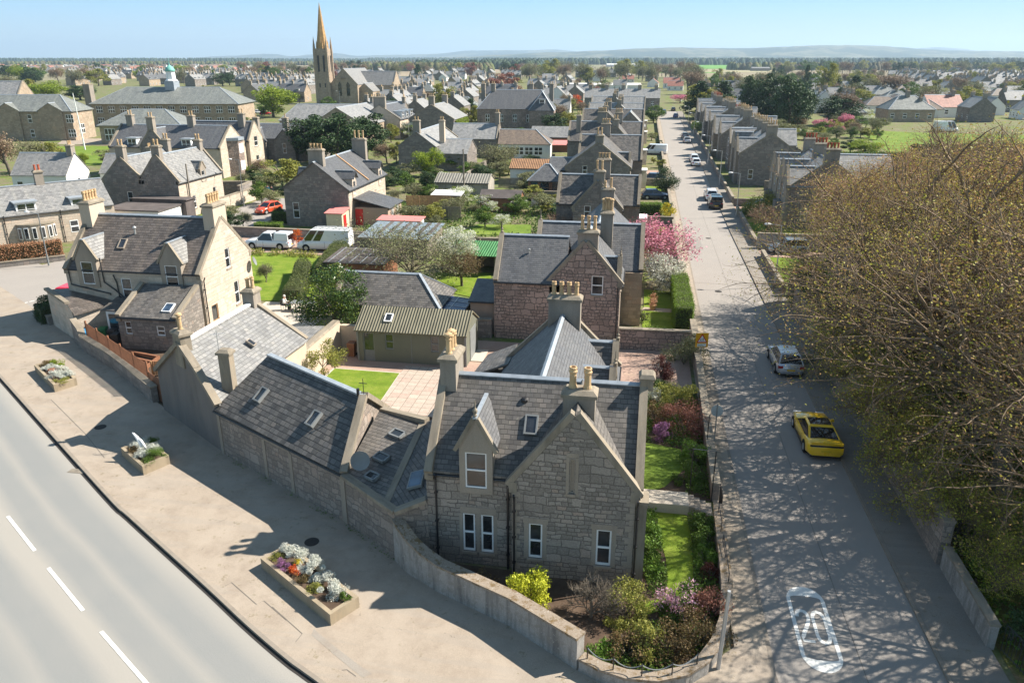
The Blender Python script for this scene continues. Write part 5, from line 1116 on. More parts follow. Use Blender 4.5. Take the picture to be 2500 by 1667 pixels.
def hedge(label, pts, w, h, leaf='hedge', ls=.07, dens=420, core=(0.03, 0.05, 0.01), name='hedge', round_=.0, z0=0):
    """clipped hedge along a line: leafy skin over a solid twiggy body"""
    r = root(name, label, 'hedge', (pts[0][0], pts[0][1], 0)); O = Vector((pts[0][0], pts[0][1])); rs = np.random.RandomState(int(abs(pts[0][0] * 13 + pts[0][1] * 7)) % 9999); P = []; m = MB()
    for a, b in zip(pts, pts[1:]):
        a, b = Vector(a[:2]) - O, Vector(b[:2]) - O; d = b - a; L = d.length; d /= L; nn = Vector((-d.y, d.x)); n = int(dens * (L * w + 2 * L * h + 2 * w * h)); t = rs.rand(n, 3)
        f = rs.rand(n) * (w + 2 * h + w * h * 2 / L); u = t[:, 0] * L; s = (t[:, 1] * 2 - 1) * w / 2; z = t[:, 2] * h
        top = f < w; sd = (f >= w) & (f < w + 2 * h); en = ~(top | sd); z = np.where(top, h, z); s = np.where(sd, np.where(t[:, 1] < .5, -w / 2, w / 2), s); u = np.where(en, np.where(t[:, 0] < .5, 0, L), u)
        if round_: s = s * (1 - round_ * (z / h) ** 3); z = z - round_ * .6 * h * (np.abs(s) / (w / 2)) ** 2.5 * (z > h * .8)
        j = .035 + .02 * h; u = u + rs.randn(n) * j; s = s + rs.randn(n) * j; z = z + rs.randn(n) * j + .05 * np.sin(u * 2.3 + 1) * (z > h * .8)
        P.append(np.stack([a.x + d.x * u + nn.x * s, a.y + d.y * u + nn.y * s, z0 + np.maximum(z, .02)], 1))
        e = w / 2 - .07; q = [a - nn * e + d * .05, b - nn * e - d * .05, b + nn * e - d * .05, a + nn * e + d * .05]; m.prism([(v.x, v.y) for v in q], (h - .08) * (1 - round_ * .5), z0)
    m.build('twigs', 'hedge_core', r); V, F = leaves_arr(rs, np.concatenate(P), ls); np_mesh('foliage', V, F, L_[leaf], r); return r
M_['hedge_core'] = plain('dense_hedge_twigs', (0.045, 0.05, 0.02), 0.95, var=.3)
def bush(label, x, y, R, H, leaf, n=2600, ls=.09, seed=None, name='shrub', extra=None, z0=.05, clumps=16, cr=.42, shape='dome', cat='shrub', group=None):
    sd = seed or int(abs(x * 31 + y * 17)) % 9973; r = leafy(name, sd, R, H, z0, n, ls, leaf, label, cat, (x, y, 0), clumps, cr, shape, trunk=None, extra=extra)
    V, F = tubes_arr([(0, 0, 0, math.cos(a) * R * .55, math.sin(a) * R * .55, H * .7, .03, .01) for a in [k * 1.05 for k in range(6)]], 4); np_mesh('stems', V, F, M_['bark'], r)
    if group: r['group'] = group
    return r
# hedges
hedge('tall bright clipped hedge block, the nearer of the two beside the street', [(8.25, 31.7), (8.25, 37.0)], 1.35, 2.0, 'hedge', .07, 420)
hedge('tall bright clipped hedge block, the farther of the two beside the street', [(8.25, 37.4), (8.25, 42.6)], 1.3, 1.9, 'hedge', .07, 420)
hedge('rounded olive hedge between the left lawn and the patio', [(-24.9, 33.6), (-26.2, 38.5), (-28.1, 43.4)], 1.6, 1.5, 'hedge_dk', .08, 330, round_=.35)
hedge('long olive hedge from the white van down to the sheds', [(-24.8, 40.6), (-26.0, 45.5), (-27.0, 50.6)], 1.9, 1.7, 'hedge_dk', .08, 300, round_=.25)
hedge('domed dark hedge at the corner of the left house', [(-43.2, 27.2), (-41.3, 25.7)], 2.2, 1.7, 'dark', .09, 380, round_=.45)
hedge('coppery beech hedge along the side road at far left', [(-64, 37.0), (-55.6, 44.6)], 1.0, 2.0, 'beech', .14, 220)
wall_line('boundary_wall', [(-64, 36.2, .5), (-55, 44.2, .5)], .35, 'stone_grey', 'low wall in front of the coppery beech hedge')
hedge('dark green clipped hedge beside the parked red car', [(-42.4, 66.6), (-39.4, 66.8)], 1.2, 1.3, 'green', .1, 250)
hedge('bright hedge strip behind the white pickup', [(-41.8, 60.6), (-38.6, 61.0)], 1.2, 1.1, 'hedge', .1, 250)
bush('round dark bush by the two walkers', -49.5, 88.0, 2.0, 2.4, 'dark', 3500, .16)
# specific trees
leafy('evergreen_tree', 21, 2.25, 5.0, .9, 13000, .14, 'holly', 'glossy dark evergreen tree left of the green shed', loc=(-17.9, 25.6, 0), clumps=34, cr=.4, extra=('lime', 1500, .11))
leafy('evergreen_shrub', 22, 1.1, 2.6, 1.6, 3500, .11, 'yelgreen', 'yellow-tipped evergreen shrub behind the glossy tree', 'shrub', (-19.2, 31.5, 0), 12, .45, extra=('bronze', 500, .1))
r_ = bare('willow_tree', 31, 1.7, 1.5, 'broad olive-green willow with pale stems behind the hipped outbuilding', (-16.6, 42.0, 0), 'olive', 6, .12, 'bark_pale', 'bark_pale', .3); r_.scale = (1.4, 1.4, .95)
leafy('blossom_tree', 33, 2.0, 2.6, 1.8, 6500, .13, 'white', 'white blossom tree behind the olive willow', loc=(-13.0, 45.6, 0), clumps=24, cr=.38, extra=('lime', 800, .1))
r_ = bare('fruit_tree', 35, 1.6, .75, 'small bronze-leaved tree on the lawn in front of the green roof', (-11.6, 41.4, 0), 'bronze', 3, .11); r_.scale = (1.0, 1.0, .8)
r_ = bare('fruit_tree', 37, .6, .55, 'tiny bare fruit tree beside the blue lean-to', (-7.6, 33.6, 0), None)
r_ = bare('fruit_tree', 36, 1.3, 1.05, 'bare rounded brown fruit tree in the back garden', (-3.6, 60.5, 0), 'brown', 1, .08, twig='twig_red'); r_.scale = (1.15, 1.15, .8)
leafy('espalier_shrub', 38, 1.5, 2.4, .5, 3000, .10, 'yelgreen', 'straggling yellow-green shrub against the sunlit garden wall', 'shrub', (-15.4, 17.8, 0), 22, .3, 'round', 'bark_pale', .05)
r_ = bare('cherry_tree', 41, 1.3, 1.35, 'pink blossoming cherry tree leaning over the street footway', (7.4, 50.2, 0), 'pink', 5, .15, 'bark', 'twig_red', .16); r_.scale = (1.45, 1.6, .95)
r_ = bare('magnolia_tree', 43, .9, .8, 'white magnolia in the front garden below the pink cherry', (6.6, 43.9, 0), 'white', 4, .14, 'bark_pale', 'bark_pale', .12)
leafy('shrub', 71, .72, 1.15, .25, 5200, .085, 'golden', 'golden variegated shrub against the mossy wall', 'shrub', (1.0, -1.9, 0), 20, .5, trunk='bark', tr=.04)
bush('dead straw-coloured shrub by the rainwater pipe', -1.0, -1.1, .5, .9, 'bronze', 350, .07)
r_ = bare('pruned_shrub', 45, .2, .42, 'pruned bare shrub with pale stems in front of the gable', (3.4, -2.1, 0), None, cat='shrub', bark='bark_pale', twig='bark_pale', tr=.07); r_.rotation_euler = (0, 0, 1)
for lb, x, y, R, H, lf, n, ls in (
  ('upright dark yellow-green shrub right of the pruned bare shrub', 4.7, -1.9, .95, 1.6, 'yelgreen', 4200, .075), ('olive shrub at the foot of the corner bed', 4.8, -4.0, .8, .95, 'bronze', 2600, .075),
  ('low green clump beside the end of the mossy wall', 3.9, -4.1, .6, .5, 'grass', 1500, .09), ('yellowish shrub in the middle of the corner bed', 5.6, -3.6, .8, 1.0, 'yelgreen', 2400, .075),
  ('bronze shrub in the corner bed below the rhododendron', 6.3, -3.6, .9, 1.1, 'bronze', 2800, .075), ('large bronze-green shrub overhanging the corner wall by the white post', 7.3, -3.0, 1.0, 1.4, 'bronze', 3600, .075),
  ('rust-coloured shrub behind the white post', 7.9, -1.5, .75, 1.3, 'copper', 2600, .08), ('dark red dome shrub on the street wall', 8.1, 1.0, .4, .8, 'maroon', 1200, .07),
  ('green shrub along the wall near the gate', 7.9, 4.5, .6, .9, 'green', 2200, .08), ('leafy green border clump halfway along the street wall', 8.0, 3.2, .6, .8, 'green', 2200, .08), ('bright green border clump beside the strip of lawn', 7.9, 2.0, .55, .7, 'grass', 1900, .09),
  ('bluebell clump against the corner house', 5.6, 3.6, .5, .5, 'grass', 1900, .09), ('leafy clump by the house corner', 5.5, 2.0, .45, .5, 'green', 1500, .09), ('clump of lilies in the bare earth bed', 5.9, .8, .4, .35, 'grass', 900, .09),
  ('green shrub beside the garden path', 7.6, 8.6, .8, 1.0, 'green', 2600, .08), ('pale green flowering shrub above the garden path', 8.0, 10.6, .8, 1.3, 'grass', 2600, .08),
  ('purple-leaved shrub below the bronze maple', 6.3, 13.2, .6, .9, 'purple', 1700, .08), ('bronze maple shrub spreading over the street wall', 7.6, 14.2, 1.5, 1.7, 'copper', 5200, .085),
  ('amber heather mound beside the house', 6.0, 15.4, .9, 1.2, 'bronze', 2800, .08), ('yellow-green shrub in the street border', 7.3, 17.8, 1.25, 1.7, 'yelgreen', 4600, .10), ('whitish flowering shrub beside the house', 5.8, 17.9, .7, 1.0, 'white', 1300, .08),
  ('dark maroon conifer dome by the drive', 6.4, 22.2, .75, 1.7, 'maroon', 3400, .08), ('tall olive shrub behind the warning sign', 8.0, 24.8, 1.5, 2.3, 'olive', 5200, .09),
  ('dark green daffodil clump by the drive', 6.3, 20.1, .8, .5, 'green', 1400, .1), ('low bushy herbs along the top of the pink rubble wall', 5.8, 29.6, 1.6, .9, 'green', 4200, .08),
  ('small clipped bush against the brown wing', 5.1, 33.6, .6, 1.3, 'hedge_dk', 2000, .08)):
    bush(lb, x, y, R, H, lf, n, ls)
bush('pink rhododendron in the corner bed', 6.7, -1.5, .8, 1.5, 'green', 1800, .09, extra=('pinkl', 1300, .08), name='rhododendron')
for lb, x, y, R, H, z0, n, lf, cl in (
   ('round dark clipped bush at the street edge', 8.2, 98.0, 1.7, 3.4, .4, 5500, 'dark', 20), ('pair of clipped evergreen bushes at the far kerb', 19.5, 205, 2.0, 3.2, .4, 2500, 'green', 16)):
    leafy('clipped_bush', int(x * 7), R, H, z0, n, .16, lf, lb, 'shrub', (x, y, 0), cl, .55, trunk='bark', tr=.08)
bush('yellow forsythia at the end of the street hedge', 8.0, 79.0, 1.2, 2.0, 'green', 800, .13, extra=('yellow', 2600, .12)); hedge('clipped yellow-green hedge left of the forsythia', [(3.8, 78.8), (7.2, 78.8)], 1.3, 1.7, 'hedge', .1, 260)
r_ = bare('rounded_tree', 47, .9, .95, 'rounded bare tree with olive shoots behind the right-hand railings', (19.9, 70.3, 0), 'olive', 1, .09, twig='twig_red'); r_.scale = (1.15, 1.15, .85)
bush('big amber-green shrub behind the rounded bare tree', 21.0, 80.6, 2.8, 2.7, 'yelgreen', 6000, .15); bush('bright green shrub by the first right-hand drive', 19.0, 81.0, 1.2, 1.4, 'grass', 1800, .13)
bush('red and pink azaleas in the right-hand garden', 20.8, 50.3, 1.2, .9, 'red', 1500, .1, extra=('pink', 700, .09)); bush('dark shrub on the right-hand lawn', 22.0, 53.5, 1.7, 1.0, 'hedge_dk', 2400, .1)
hedge('tall dark hedge behind the right-hand footway, before the first villa wall', [(18.5, 29.0), (18.5, 38.6)], 1.6, 3.7, 'hedge_dk', .10, 260)
bush('dark green shrub mass leaning over the right-hand footway', 18.9, 39.0, 1.4, 2.2, 'green', 5200, .11, extra=('bronze', 1200, .1)); bush('dark ivy mass beneath the trees by the silver car', 19.6, 34.0, 1.6, 2.0, 'dark', 4200, .12)
bush('lime foliage at the foot of the trees by the gate', 19.3, 2.2, 1.3, 1.8, 'lime', 2500, .09, extra=('green', 1600, .09)); bush('dark leathery shrub inside the iron gate', 19.2, -.8, 1.0, 1.3, 'dark', 2600, .1)
bush('tiny bright bed by the lower right edge', 19.6, -6.0, .6, .4, 'grass', 900, .08)
for i in range(9):
    x, y = 20.3 + (i % 3) * 3.4 + (i * 37 % 10) * .12, 4.5 + (i // 3) * 9 + (i * 53 % 10) * .3
    bush(('ivy undergrowth', 'olive undergrowth', 'russet undergrowth')[i % 3] + (' near the gate end of the wall', ' behind the yellow car', ' behind the silver hatchback')[i // 3], x, y, 1.5, 1.4, ('green', 'yelgreen', 'bud_brown')[i % 3], 2600, .10)

ov = bare('overhanging_shrub', 61, .5, .95, 'twiggy green-budded shrub leaning over the street wall beside the silver hatchback', (18.5, 26.5, 0), 'bud_green', 4, .1, twig='twig', spread=.16, cat='shrub')
for i, (x, y, s_, lb) in enumerate(((18.6, 23.4, 1.0, 'twiggy shrub over the street wall just nearer than the silver hatchback'), (18.4, 20.2, .95, 'twiggy shrub over the street wall between the two near cars'), (18.5, 17.0, 1.05, 'twiggy shrub over the street wall beyond the yellow coupe'), (18.4, 13.8, 1.0, 'twiggy shrub over the street wall level with the yellow coupe'),
      (18.5, 10.6, 1.0, 'twiggy shrub over the street wall nearer than the yellow coupe'), (18.4, 7.6, .95, 'twiggy shrub over the street wall, second from its near end'), (18.6, 4.9, .85, 'twiggy shrub over the near end of the tall street wall'), (18.9, 1.4, .7, 'twiggy shrub behind the low pale wall end'))):
    copy_thing(ov, (x, y, .5), i * 1.3, (s_, s_, s_ * .9), lb, 'shrubs overhanging the right street wall')
ov['group'] = 'shrubs overhanging the right street wall'

def cover(label, poly, n, leaf, ls, h, seed, holes=()):
    """leafy ground cover nobody could count, scattered inside a polygon"""
    rs = np.random.RandomState(seed); P = np.array([p[:2] for p in poly]); lo, hi = P.min(0), P.max(0); out = []
    while len(out) < n:
        q = lo + (hi - lo) * rs.rand(2)
        def inside(pg):
            c = False; j = len(pg) - 1
            for i in range(len(pg)):
                if (pg[i][1] > q[1]) != (pg[j][1] > q[1]) and q[0] < (pg[j][0] - pg[i][0]) * (q[1] - pg[i][1]) / (pg[j][1] - pg[i][1]) + pg[i][0]: c = not c
                j = i
            return c
        if inside(poly) and not any(inside(hh) for hh in holes) and math.sin(q[0] * 3.1 + seed) + math.sin(q[1] * 2.3 + q[0]) + rs.rand() * 1.4 > .1: out.append((q[0], q[1], .03 + h * rs.rand() ** 1.5))
    V, F = leaves_arr(rs, np.array(out), ls); o = np_mesh('ground_cover', V, F, L_[leaf]); return tag(o, label, 'plants', kind='stuff')
_lw = [Q('b3', *p) for p in ((1330, 80), (1440, 95), (1600, 200), (1640, 400), (1665, 930), (1420, 970), (1200, 1030), (1170, 930), (1330, 890), (1420, 860), (1440, 760), (1430, 560), (1380, 380))]
cover('low green plants filling the corner garden beds', [(5.25, 1.2), (5.4, 5.4), (8.5, 5.4), (8.4, -1.5), (7.6, -3.6), (6.6, -4.9), (4.8, -5.2), (3.6, -4.7), (4.4, -3.2), (6, -2)], 9000, 'green', .10, .3, 3, (_lw,))
cover('bluebells and grassy tufts beside the corner house', [(5.25, 1.2), (5.35, 5.5), (6.3, 5.5), (6.5, 3.0), (6.2, 1.2)], 3000, 'grass', .10, .35, 4, (_lw,))
cover('low green plants filling the street border above the path', [(5.4, 12.5), (5.6, 20), (8.5, 20), (8.5, 7.2), (7.4, 7.2), (7.35, 12.2)], 8000, 'green', .11, .35, 5)
cover('rough grass and weeds on the woodland floor at right', [(18.2, -9), (44, -16), (46, 38), (18.2, 38)], 26000, 'grass', .2, .35, 6)
cover('border plants along the left lawn behind the white pickup', [(-37, 49.2), (-28, 49.2), (-28, 50.6), (-37, 50.6)], 1500, 'yelgreen', .16, .6, 7)
cover('rough garden growth among the back gardens', [(-30, 57), (-6, 57.5), (-6.5, 86), (-18, 90), (-30, 86)], 9000, 'green', .28, .5, 8, ([Q('s2', *p) for p in ((1760, 560), (1900, 500), (2340, 500), (2340, 590), (1780, 580))],))

cover('brown moss and weeds on the pavement below the longest planter', [Q('b2', *p) for p in ((780, 1080), (950, 960), (1150, 1120), (1320, 1330), (1200, 1380), (900, 1200))], 800, 'bronze', .045, .03, 9)
cover('yellow-green moss on the pavement below the shortest planter', [Q('t1', *p) for p in ((1190, 1225), (1300, 1190), (1370, 1330), (1340, 1400), (1240, 1300))], 500, 'yelgreen', .05, .03, 10)
cover('brown weeds at the far end of the longest planter', [Q('b1', *p) for p in ((1980, 440), (2150, 430), (2190, 560), (2060, 600))], 450, 'bronze', .045, .03, 11)
cover('weeds along the foot of the lane walls', [(-17.2, 7.2), (-7.9, 1.85), (-4.8, -.35), (-4.7, -.15), (-7.8, 2.1), (-17.0, 7.5)], 900, 'green', .07, .12, 12)
# ------------------------------------------------------------------ houses in the middle distance
def wr(L, n, z, w=.9, h=1.5, x0=1.2, kind='sash'):
    return [(x0 + (L - 2 * x0) * (i / (n - 1) if n > 1 else .5), z, w, h, kind) for i in range(n)]
def boxdormer(r, R, x, y0, z0, w, h, dep, nwin=2, wall='white_paint', roof='lead'):
    m = MB(); m.M = R @ Matrix.Translation((x, y0, z0)); m.box(-w / 2, w / 2, 0, dep, 0, h); o = m.build('dormer', wall, r)
    k = MB(); k.M = m.M; k.box(-w / 2 - .2, w / 2 + .2, -.25, dep, h, h + .12); k.build('dormer_roof', roof, o)
    g = MB(); g.M = m.M
    for i in range(nwin):
        a = -w / 2 + .12 + (w - .24) * i / nwin + .06; b = -w / 2 + .12 + (w - .24) * (i + 1) / nwin - .06
        for zz in (0, 1): g.box(a, b, -.015, .01, .15 + zz * (h - .25) / 2, .15 + (zz + 1) * (h - .25) / 2 - .08)
    g.build('window', 'glass', o); return o
FH = root('stone_house', 'long cream stone house at the far left edge with box dormers and red pots', 'house')
quad_house(FH, (-67.3, 43.9), (-57.4, 56.4), (-63.0, 60.8), (-72.9, 48.3), (-70.1, 46.1), (-60.2, 58.6), 3.7, 6.3, 'stone_cream', 'slate_pale')
Mf = frame_((-67.3, 43.9, 0), (9.9, 12.5)); RF = frame_((-67.3, 43.9, 0), (9.9, 12.5))
boxdormer(FH, RF, 7.0, .3, 3.4, 2.0, 1.5, 2.4); boxdormer(FH, RF, 12.3, .3, 3.4, 1.5, 1.4, 2.4, 1)
m = MB(); m.M = RF
for h_, r_ in ((.0, 0),): m.prism([(5.6 + 1.9 * (1 - math.cos(t)), -1.1 * math.sin(t)) for t in [i * math.pi / 8 for i in range(9)]], 2.5)
m.build('bow_window', 'ashlar', FH); m = MB(); m.M = RF; m.prism([(5.6 + 1.95 * (1 - math.cos(t)) - .05, -1.15 * math.sin(t) - .02) for t in [i * math.pi / 8 for i in range(9)]], .15, 2.5); m.build('bow_roof', 'cope', FH)
for i in range(1, 7):
    t = (i + .0) * math.pi / 7; c_ = (5.6 + 1.9 * (1 - math.cos(t)), -1.1 * math.sin(t)); m = MB(); m.M = RF @ Matrix.Translation((c_[0], c_[1] - .02, 0)) @ Matrix.Rotation(math.atan2(math.cos(t) * -1.1, 1.9 * math.sin(t)), 4, 'Z'); m.box(-.22, .22, -.04, .05, 1.0, 2.3); m.mat = 1; m.box(-.16, .16, -.05, -.035, 1.08, 2.2); m.build('window', ['white_paint', 'glass'], FH)
for x in (2.2, 11.4, 14.8): window(FH, RF, x, 1.0, .9, 1.4, rec=-.0, far=True)
chimney(FH, -64.3, 53.6, 5.0, 7.9, .9, .7, 2, 'plain', pot='pot_red', ang=52); chimney(FH, -69.8, 49.5, 4.0, 7.6, 1.5, .8, 2, 'tall', pot='pot_red', ang=52)
pipe(FH, RF, 4.6, 0, 3.5); pipe(FH, RF, 10.2, 0, 3.5)

NH = root('stone_house', 'double-gabled grey stone house with a pale slate roof, behind the left house', 'house')
block(NH, -62.6, 66.0, 90, 11.0, 5.8, 4.9, 7.8, 'stone_grey', 'slate_pale', skS=True, S=[(3.6, 1.6 + .2, .8, 1.7)], gut=False, rname='left_roof', wname='left_wall')
frn, RN = block(NH, -57.5, 66.0, 90, 11.0, 5.4, 4.9, 8.2, 'stone_cream', 'slate_pale', skS=True, skE=True, S=[(.9, 2.0, .8, 1.7)], F=[(3.3, 1.0, .8, 1.7), (8.6, 1.3, .8, 1.7)], gut=True)
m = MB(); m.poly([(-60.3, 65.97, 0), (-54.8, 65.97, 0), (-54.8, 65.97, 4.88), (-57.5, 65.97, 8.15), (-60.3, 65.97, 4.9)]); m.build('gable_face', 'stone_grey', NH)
gdormer(NH, RN, 6.2, -2.75, 4.2, 5.9, 6.8, 1.3, 2.0, 'ashlar', 'slate_pale', win=(.8, -.1, 1.5))
chimney(NH, -62.6, 66.6, 6.5, 9.4, 1.1, .8, 2, 'roll'); chimney(NH, -57.5, 66.6, 6.5, 9.5, 1.1, .8, 2, 'roll'); chimney(NH, -62.4, 76.4, 6.5, 9.3, 1.0, .8, 2, 'roll'); chimney(NH, -57.5, 76.4, 6.5, 9.3, 1.0, .8, 2, 'roll')
LG = root('garage', 'white-fronted flat-roofed garage block below the double-gabled house', 'garage')
m = MB(); m.box(-60.5, -53.2, 58.5, 63.5, 0, 2.5); m.build('wall', 'white_wall', LG); m = MB(); m.box(-60.7, -53.0, 58.3, 63.7, 2.5, 2.65); m.build('roof', 'felt', LG); m = MB(); m.box(-55.9, -53.7, 58.44, 58.5, 0, 2.1); m.build('garage_door', 'grey_paint', LG)
m = MB(); m.box(-60, -52.6, 63.6, 65.6, 0, 3.0); m.box(-60.2, -52.4, 63.55, 65.7, 3.0, 3.12); m.build('link_roof', 'felt', LG)

PH = root('stone_house', 'rubble-gabled pair of houses behind the vans, with a stone party line down the roof', 'house')
frp, RP = block(PH, -35.5, 64.8, 90, 14.5, 8.4, 4.8, 7.95, 'stone_grey', 'slate_blue', F=[(8.5, 3.2, .7, 1.2), (10.2, 3.2, .7, 1.2), (3.0, 3.0, .7, 1.3)], S=[(1.4, 1.0, .85, 2.0)], ov=.3, og=.2)
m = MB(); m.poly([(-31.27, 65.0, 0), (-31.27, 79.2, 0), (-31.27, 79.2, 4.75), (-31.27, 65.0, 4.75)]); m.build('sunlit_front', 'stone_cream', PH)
m = MB(); m.M = RP; m.beam((7.4, -4.3, 4.85), (7.4, 0, 8.02), .25, .12); m.beam((7.4, 4.3, 4.85), (7.4, 0, 8.02), .25, .12); m.build('party_coping', 'wood_new', PH)
for xx in (2.2, 12.3): gdormer(PH, RP, xx, -4.3, 3.4, 5.9, 6.7, 1.4, 2.4, 'stone_cream', 'slate_blue', win=(.8, .5, 1.6), skew=False, og=.3)
gdormer(PH, RP, 5.0, 4.3, 4.0, 5.6, 6.6, 1.6, -2.4, 'ashlar', 'slate_blue', win=None, skew=False)
chimney(PH, -35.5, 66.0, 6.0, 9.5, 1.9, .8, 4, 'plain', mat='chim'); chimney(PH, -34.5, 78.6, 6.0, 9.6, 1.9, .8, 3, 'tall', mat='chim')
PX = root('lean_to', 'pinkish rendered lean-to with slate roof and a red door, against the rubble-gabled pair', 'extension')
m = MB(); m.box(-31.2, -26.8, 66.4, 72.0, 0, 2.3); m.build('wall', 'render_pink', PX); m = MB(); m.slab([(-26.5, 66.2, 2.35), (-26.5, 72.2, 2.35), (-31.2, 72.2, 3.5), (-31.2, 66.2, 3.5)], .1); m.build('roof', 'slate_blue', PX)
m = MB(); m.box(-26.82, -26.76, 67.8, 68.5, .9, 2.0); m.box(-26.82, -26.76, 69.9, 70.6, .9, 2.0); m.build('window', 'white_paint', PX); m = MB(); m.box(-31.1, -30.1, 66.34, 66.4, 0, 2.1); m.build('door', 'red_paint', PX)
SX = root('shed', 'small cream shed with a faded red roof and red door against the rubble gable', 'shed')
m = MB(); m.box(-33.2, -31.2, 62.0, 64.4, 0, 2.3); m.build('wall', 'cream_paint', SX); m = MB(); m.slab([(-33.4, 61.8, 2.35), (-31.0, 61.8, 2.35), (-31.0, 64.6, 2.65), (-33.4, 64.6, 2.65)], .08); m.build('roof', 'pinkred_paint', SX); m = MB(); m.box(-31.2, -31.14, 62.5, 63.3, 0, 2.0); m.build('door', 'red_paint', SX)
SW = root('shed', 'long low white shed with a faded red roof beside the tin roofs', 'shed')
m = MB(); m.box(-26.3, -21.2, 61.0, 63.0, 0, 1.9); m.build('wall', 'white_wall', SW); m = MB(); m.slab([(-26.5, 60.8, 1.95), (-21.0, 60.8, 1.95), (-21.0, 63.2, 2.1), (-26.5, 63.2, 2.1)], .08); m.build('roof', 'pinkred_paint', SW)
TS = root('shed', 'big flat shed under weathered tin sheets, right of the white van', 'shed')
m = MB(); m.box(-24.9, -17.5, 50.8, 57.4, 0, 2.1); m.build('wall', 'wood_grey', TS); m = MB(); m.slab([(-25.1, 50.6, 2.15), (-17.2, 50.6, 2.15), (-17.2, 57.6, 2.5), (-25.1, 57.6, 2.5)], .08); ro = m.build('roof', 'tin_blue', TS)
m = MB()
for i in range(6): m.slab([(-23.5 + i * 1.1, 52.5, 2.3), (-23.1 + i * 1.1, 52.5, 2.3), (-23.1 + i * 1.1, 57.5, 2.54), (-23.5 + i * 1.1, 57.5, 2.54)], .03)
m.build('roof_sheet', 'felt', ro)
FS = root('shed', 'dark felt-roofed brick shed with pale battens, above the glossy evergreen', 'shed')
m = MB(); m.box(-24.4, -19.0, 40.6, 45.2, 0, 2.0); m.build('wall', 'wood_red', FS); m = MB(); m.slab([(-24.7, 40.3, 2.05), (-18.7, 40.3, 2.05), (-18.7, 45.4, 2.3), (-24.7, 45.4, 2.3)], .1); ro = m.build('roof', 'felt', FS); m = MB()
for i in range(6): m.beam((-24.2 + i * 1.05, 40.35, 2.06), (-24.2 + i * 1.05, 45.3, 2.31), .09, .03)
m.build('batten', 'galv', ro)
GG = root('shed', 'open shelter under a green corrugated roof, left of the pink rubble house', 'shed')
m = MB(); m.slab([(-14.0, 45.2, 2.0), (-8.8, 45.2, 2.0), (-8.8, 49.6, 2.5), (-14.0, 49.6, 2.5)], .06); m.build('roof', 'corr_green', GG); m = MB(); m.box(-13.8, -9.0, 49.0, 49.3, 0, 2.3); m.box(-9.3, -9.0, 45.6, 49.0, 0, 2.0); m.build('wall', 'wood_grey', GG)
BG = root('garage', 'long concrete garage with a ribbed grey roof behind the bare brown fruit tree', 'garage')
block(BG, -26.5, 91.0, 0, 8.2, 5.0, 2.3, 3.3, 'render_grey', 'corr_grey', flash=None)
RS = root('shed', 'red timber shed with a pale felt roof left of the third villa', 'shed')
block(RS, -17.5, 80.2, 0, 5.6, 3.4, 1.9, 2.7, 'wood_red', 'felt', flash=None, gut=False)
WT = root('shed', 'white-fronted shelter with an open dark side among the wooden fences', 'shed')
m = MB(); m.box(-24.4, -20.6, 79.4, 81.8, 0, 1.9); m.build('wall', 'wood_grey', WT); m = MB(); m.slab([(-24.7, 79.0, 2.0), (-20.3, 79.0, 2.0), (-20.3, 82.0, 2.25), (-24.7, 82.0, 2.25)], .08); m.build('roof', 'white_paint', WT)
RT = root('outbuilding', 'white-walled outbuilding with a rust-orange roof behind the red shed', 'outbuilding')
block(RT, -17.5, 106.5, 0, 7.0, 5.5, 2.6, 3.8, 'white_wall', 'corr_rust', flash=None)
def fence(label, pts, h, mat='wood_grey', solid=True, ph=None, name='fence', rails=False, brd=.14, gap=.03):
    r = root(name, label, 'fence', (pts[0][0], pts[0][1], 0)); O = Vector((pts[0][0], pts[0][1])); m = MB(); p_ = MB()
    for a, b in zip(pts, pts[1:]):
        a, b = Vector(a[:2]) - O, Vector(b[:2]) - O; d = b - a; L = d.length; d /= L; n = int(L / (brd + gap)); q = Vector((-d.y, d.x)) * .012
        for i in range(n):
            s = a + d * (i * (brd + gap)); e = s + d * brd; m.prism([tuple(s - q), tuple(e - q), tuple(e + q), tuple(s + q)], h - .1 * (i % 2) * .1, .05)
        for i in range(int(L / 1.8) + 1): s = a + d * min(i * 1.8, L); p_.box(s.x - .05, s.x + .05, s.y - .05, s.y + .05, 0, h + .05)
    m.build('boards', mat, r); p_.build('posts', mat, r); return r
fence('long weathered board fence below the pinkish lean-to', [(-25.7, 70.6), (-18.5, 70.9)], 1.9)
fence('tall newer board fence behind the long weathered one', [(-28.0, 78.4), (-21.5, 78.4)], 1.9, 'wood_new')
fence('dark board fence on the lawn left of the second villa', [(-16.1, 57.8), (-11.0, 54.8)], 1.3)
fence('picket fence behind the garage with the ribbed roof', [(-18.7, 99.6), (-13.0, 100.3)], 1.5)
fence('new pale board fence at the yard beside the trellis', [(-27.2, 16.9), (-24.0, 17.6)], 1.0, 'wood_new'); fence('red-brown board fence at the end of the trellis', [(-25.3, 13.9), (-23.6, 12.7)], 1.6, 'wood_red')
TR = root('trellis', 'red-brown square trellis standing inside the rubble lane wall', 'trellis')
a, b = Vector((-34.6, 20.6)), Vector((-25.5, 14.1)); d = (b - a); L = d.length; d /= L
for i in range(6):
    p = a + d * (L * i / 5); m = MB(); m.box(p.x - .05, p.x + .05, p.y - .05, p.y + .05, .6, 2.25); m.build('post', 'wood_red', TR)
m = MB()
for i in range(int(L / .16)): p = a + d * (i * .16); m.box(p.x - .02, p.x + .02, p.y - .015, p.y + .015, 1.15, 2.1)
for k_ in range(7): m.beam((a.x, a.y, 1.15 + k_ * .15), (b.x, b.y, 1.15 + k_ * .15), .03, .035)
m.build('lattice', 'wood_red', TR)
YT = root('raised_bed', 'unfinished orange timber bed frame in the yard behind the trellis', 'planter frame')
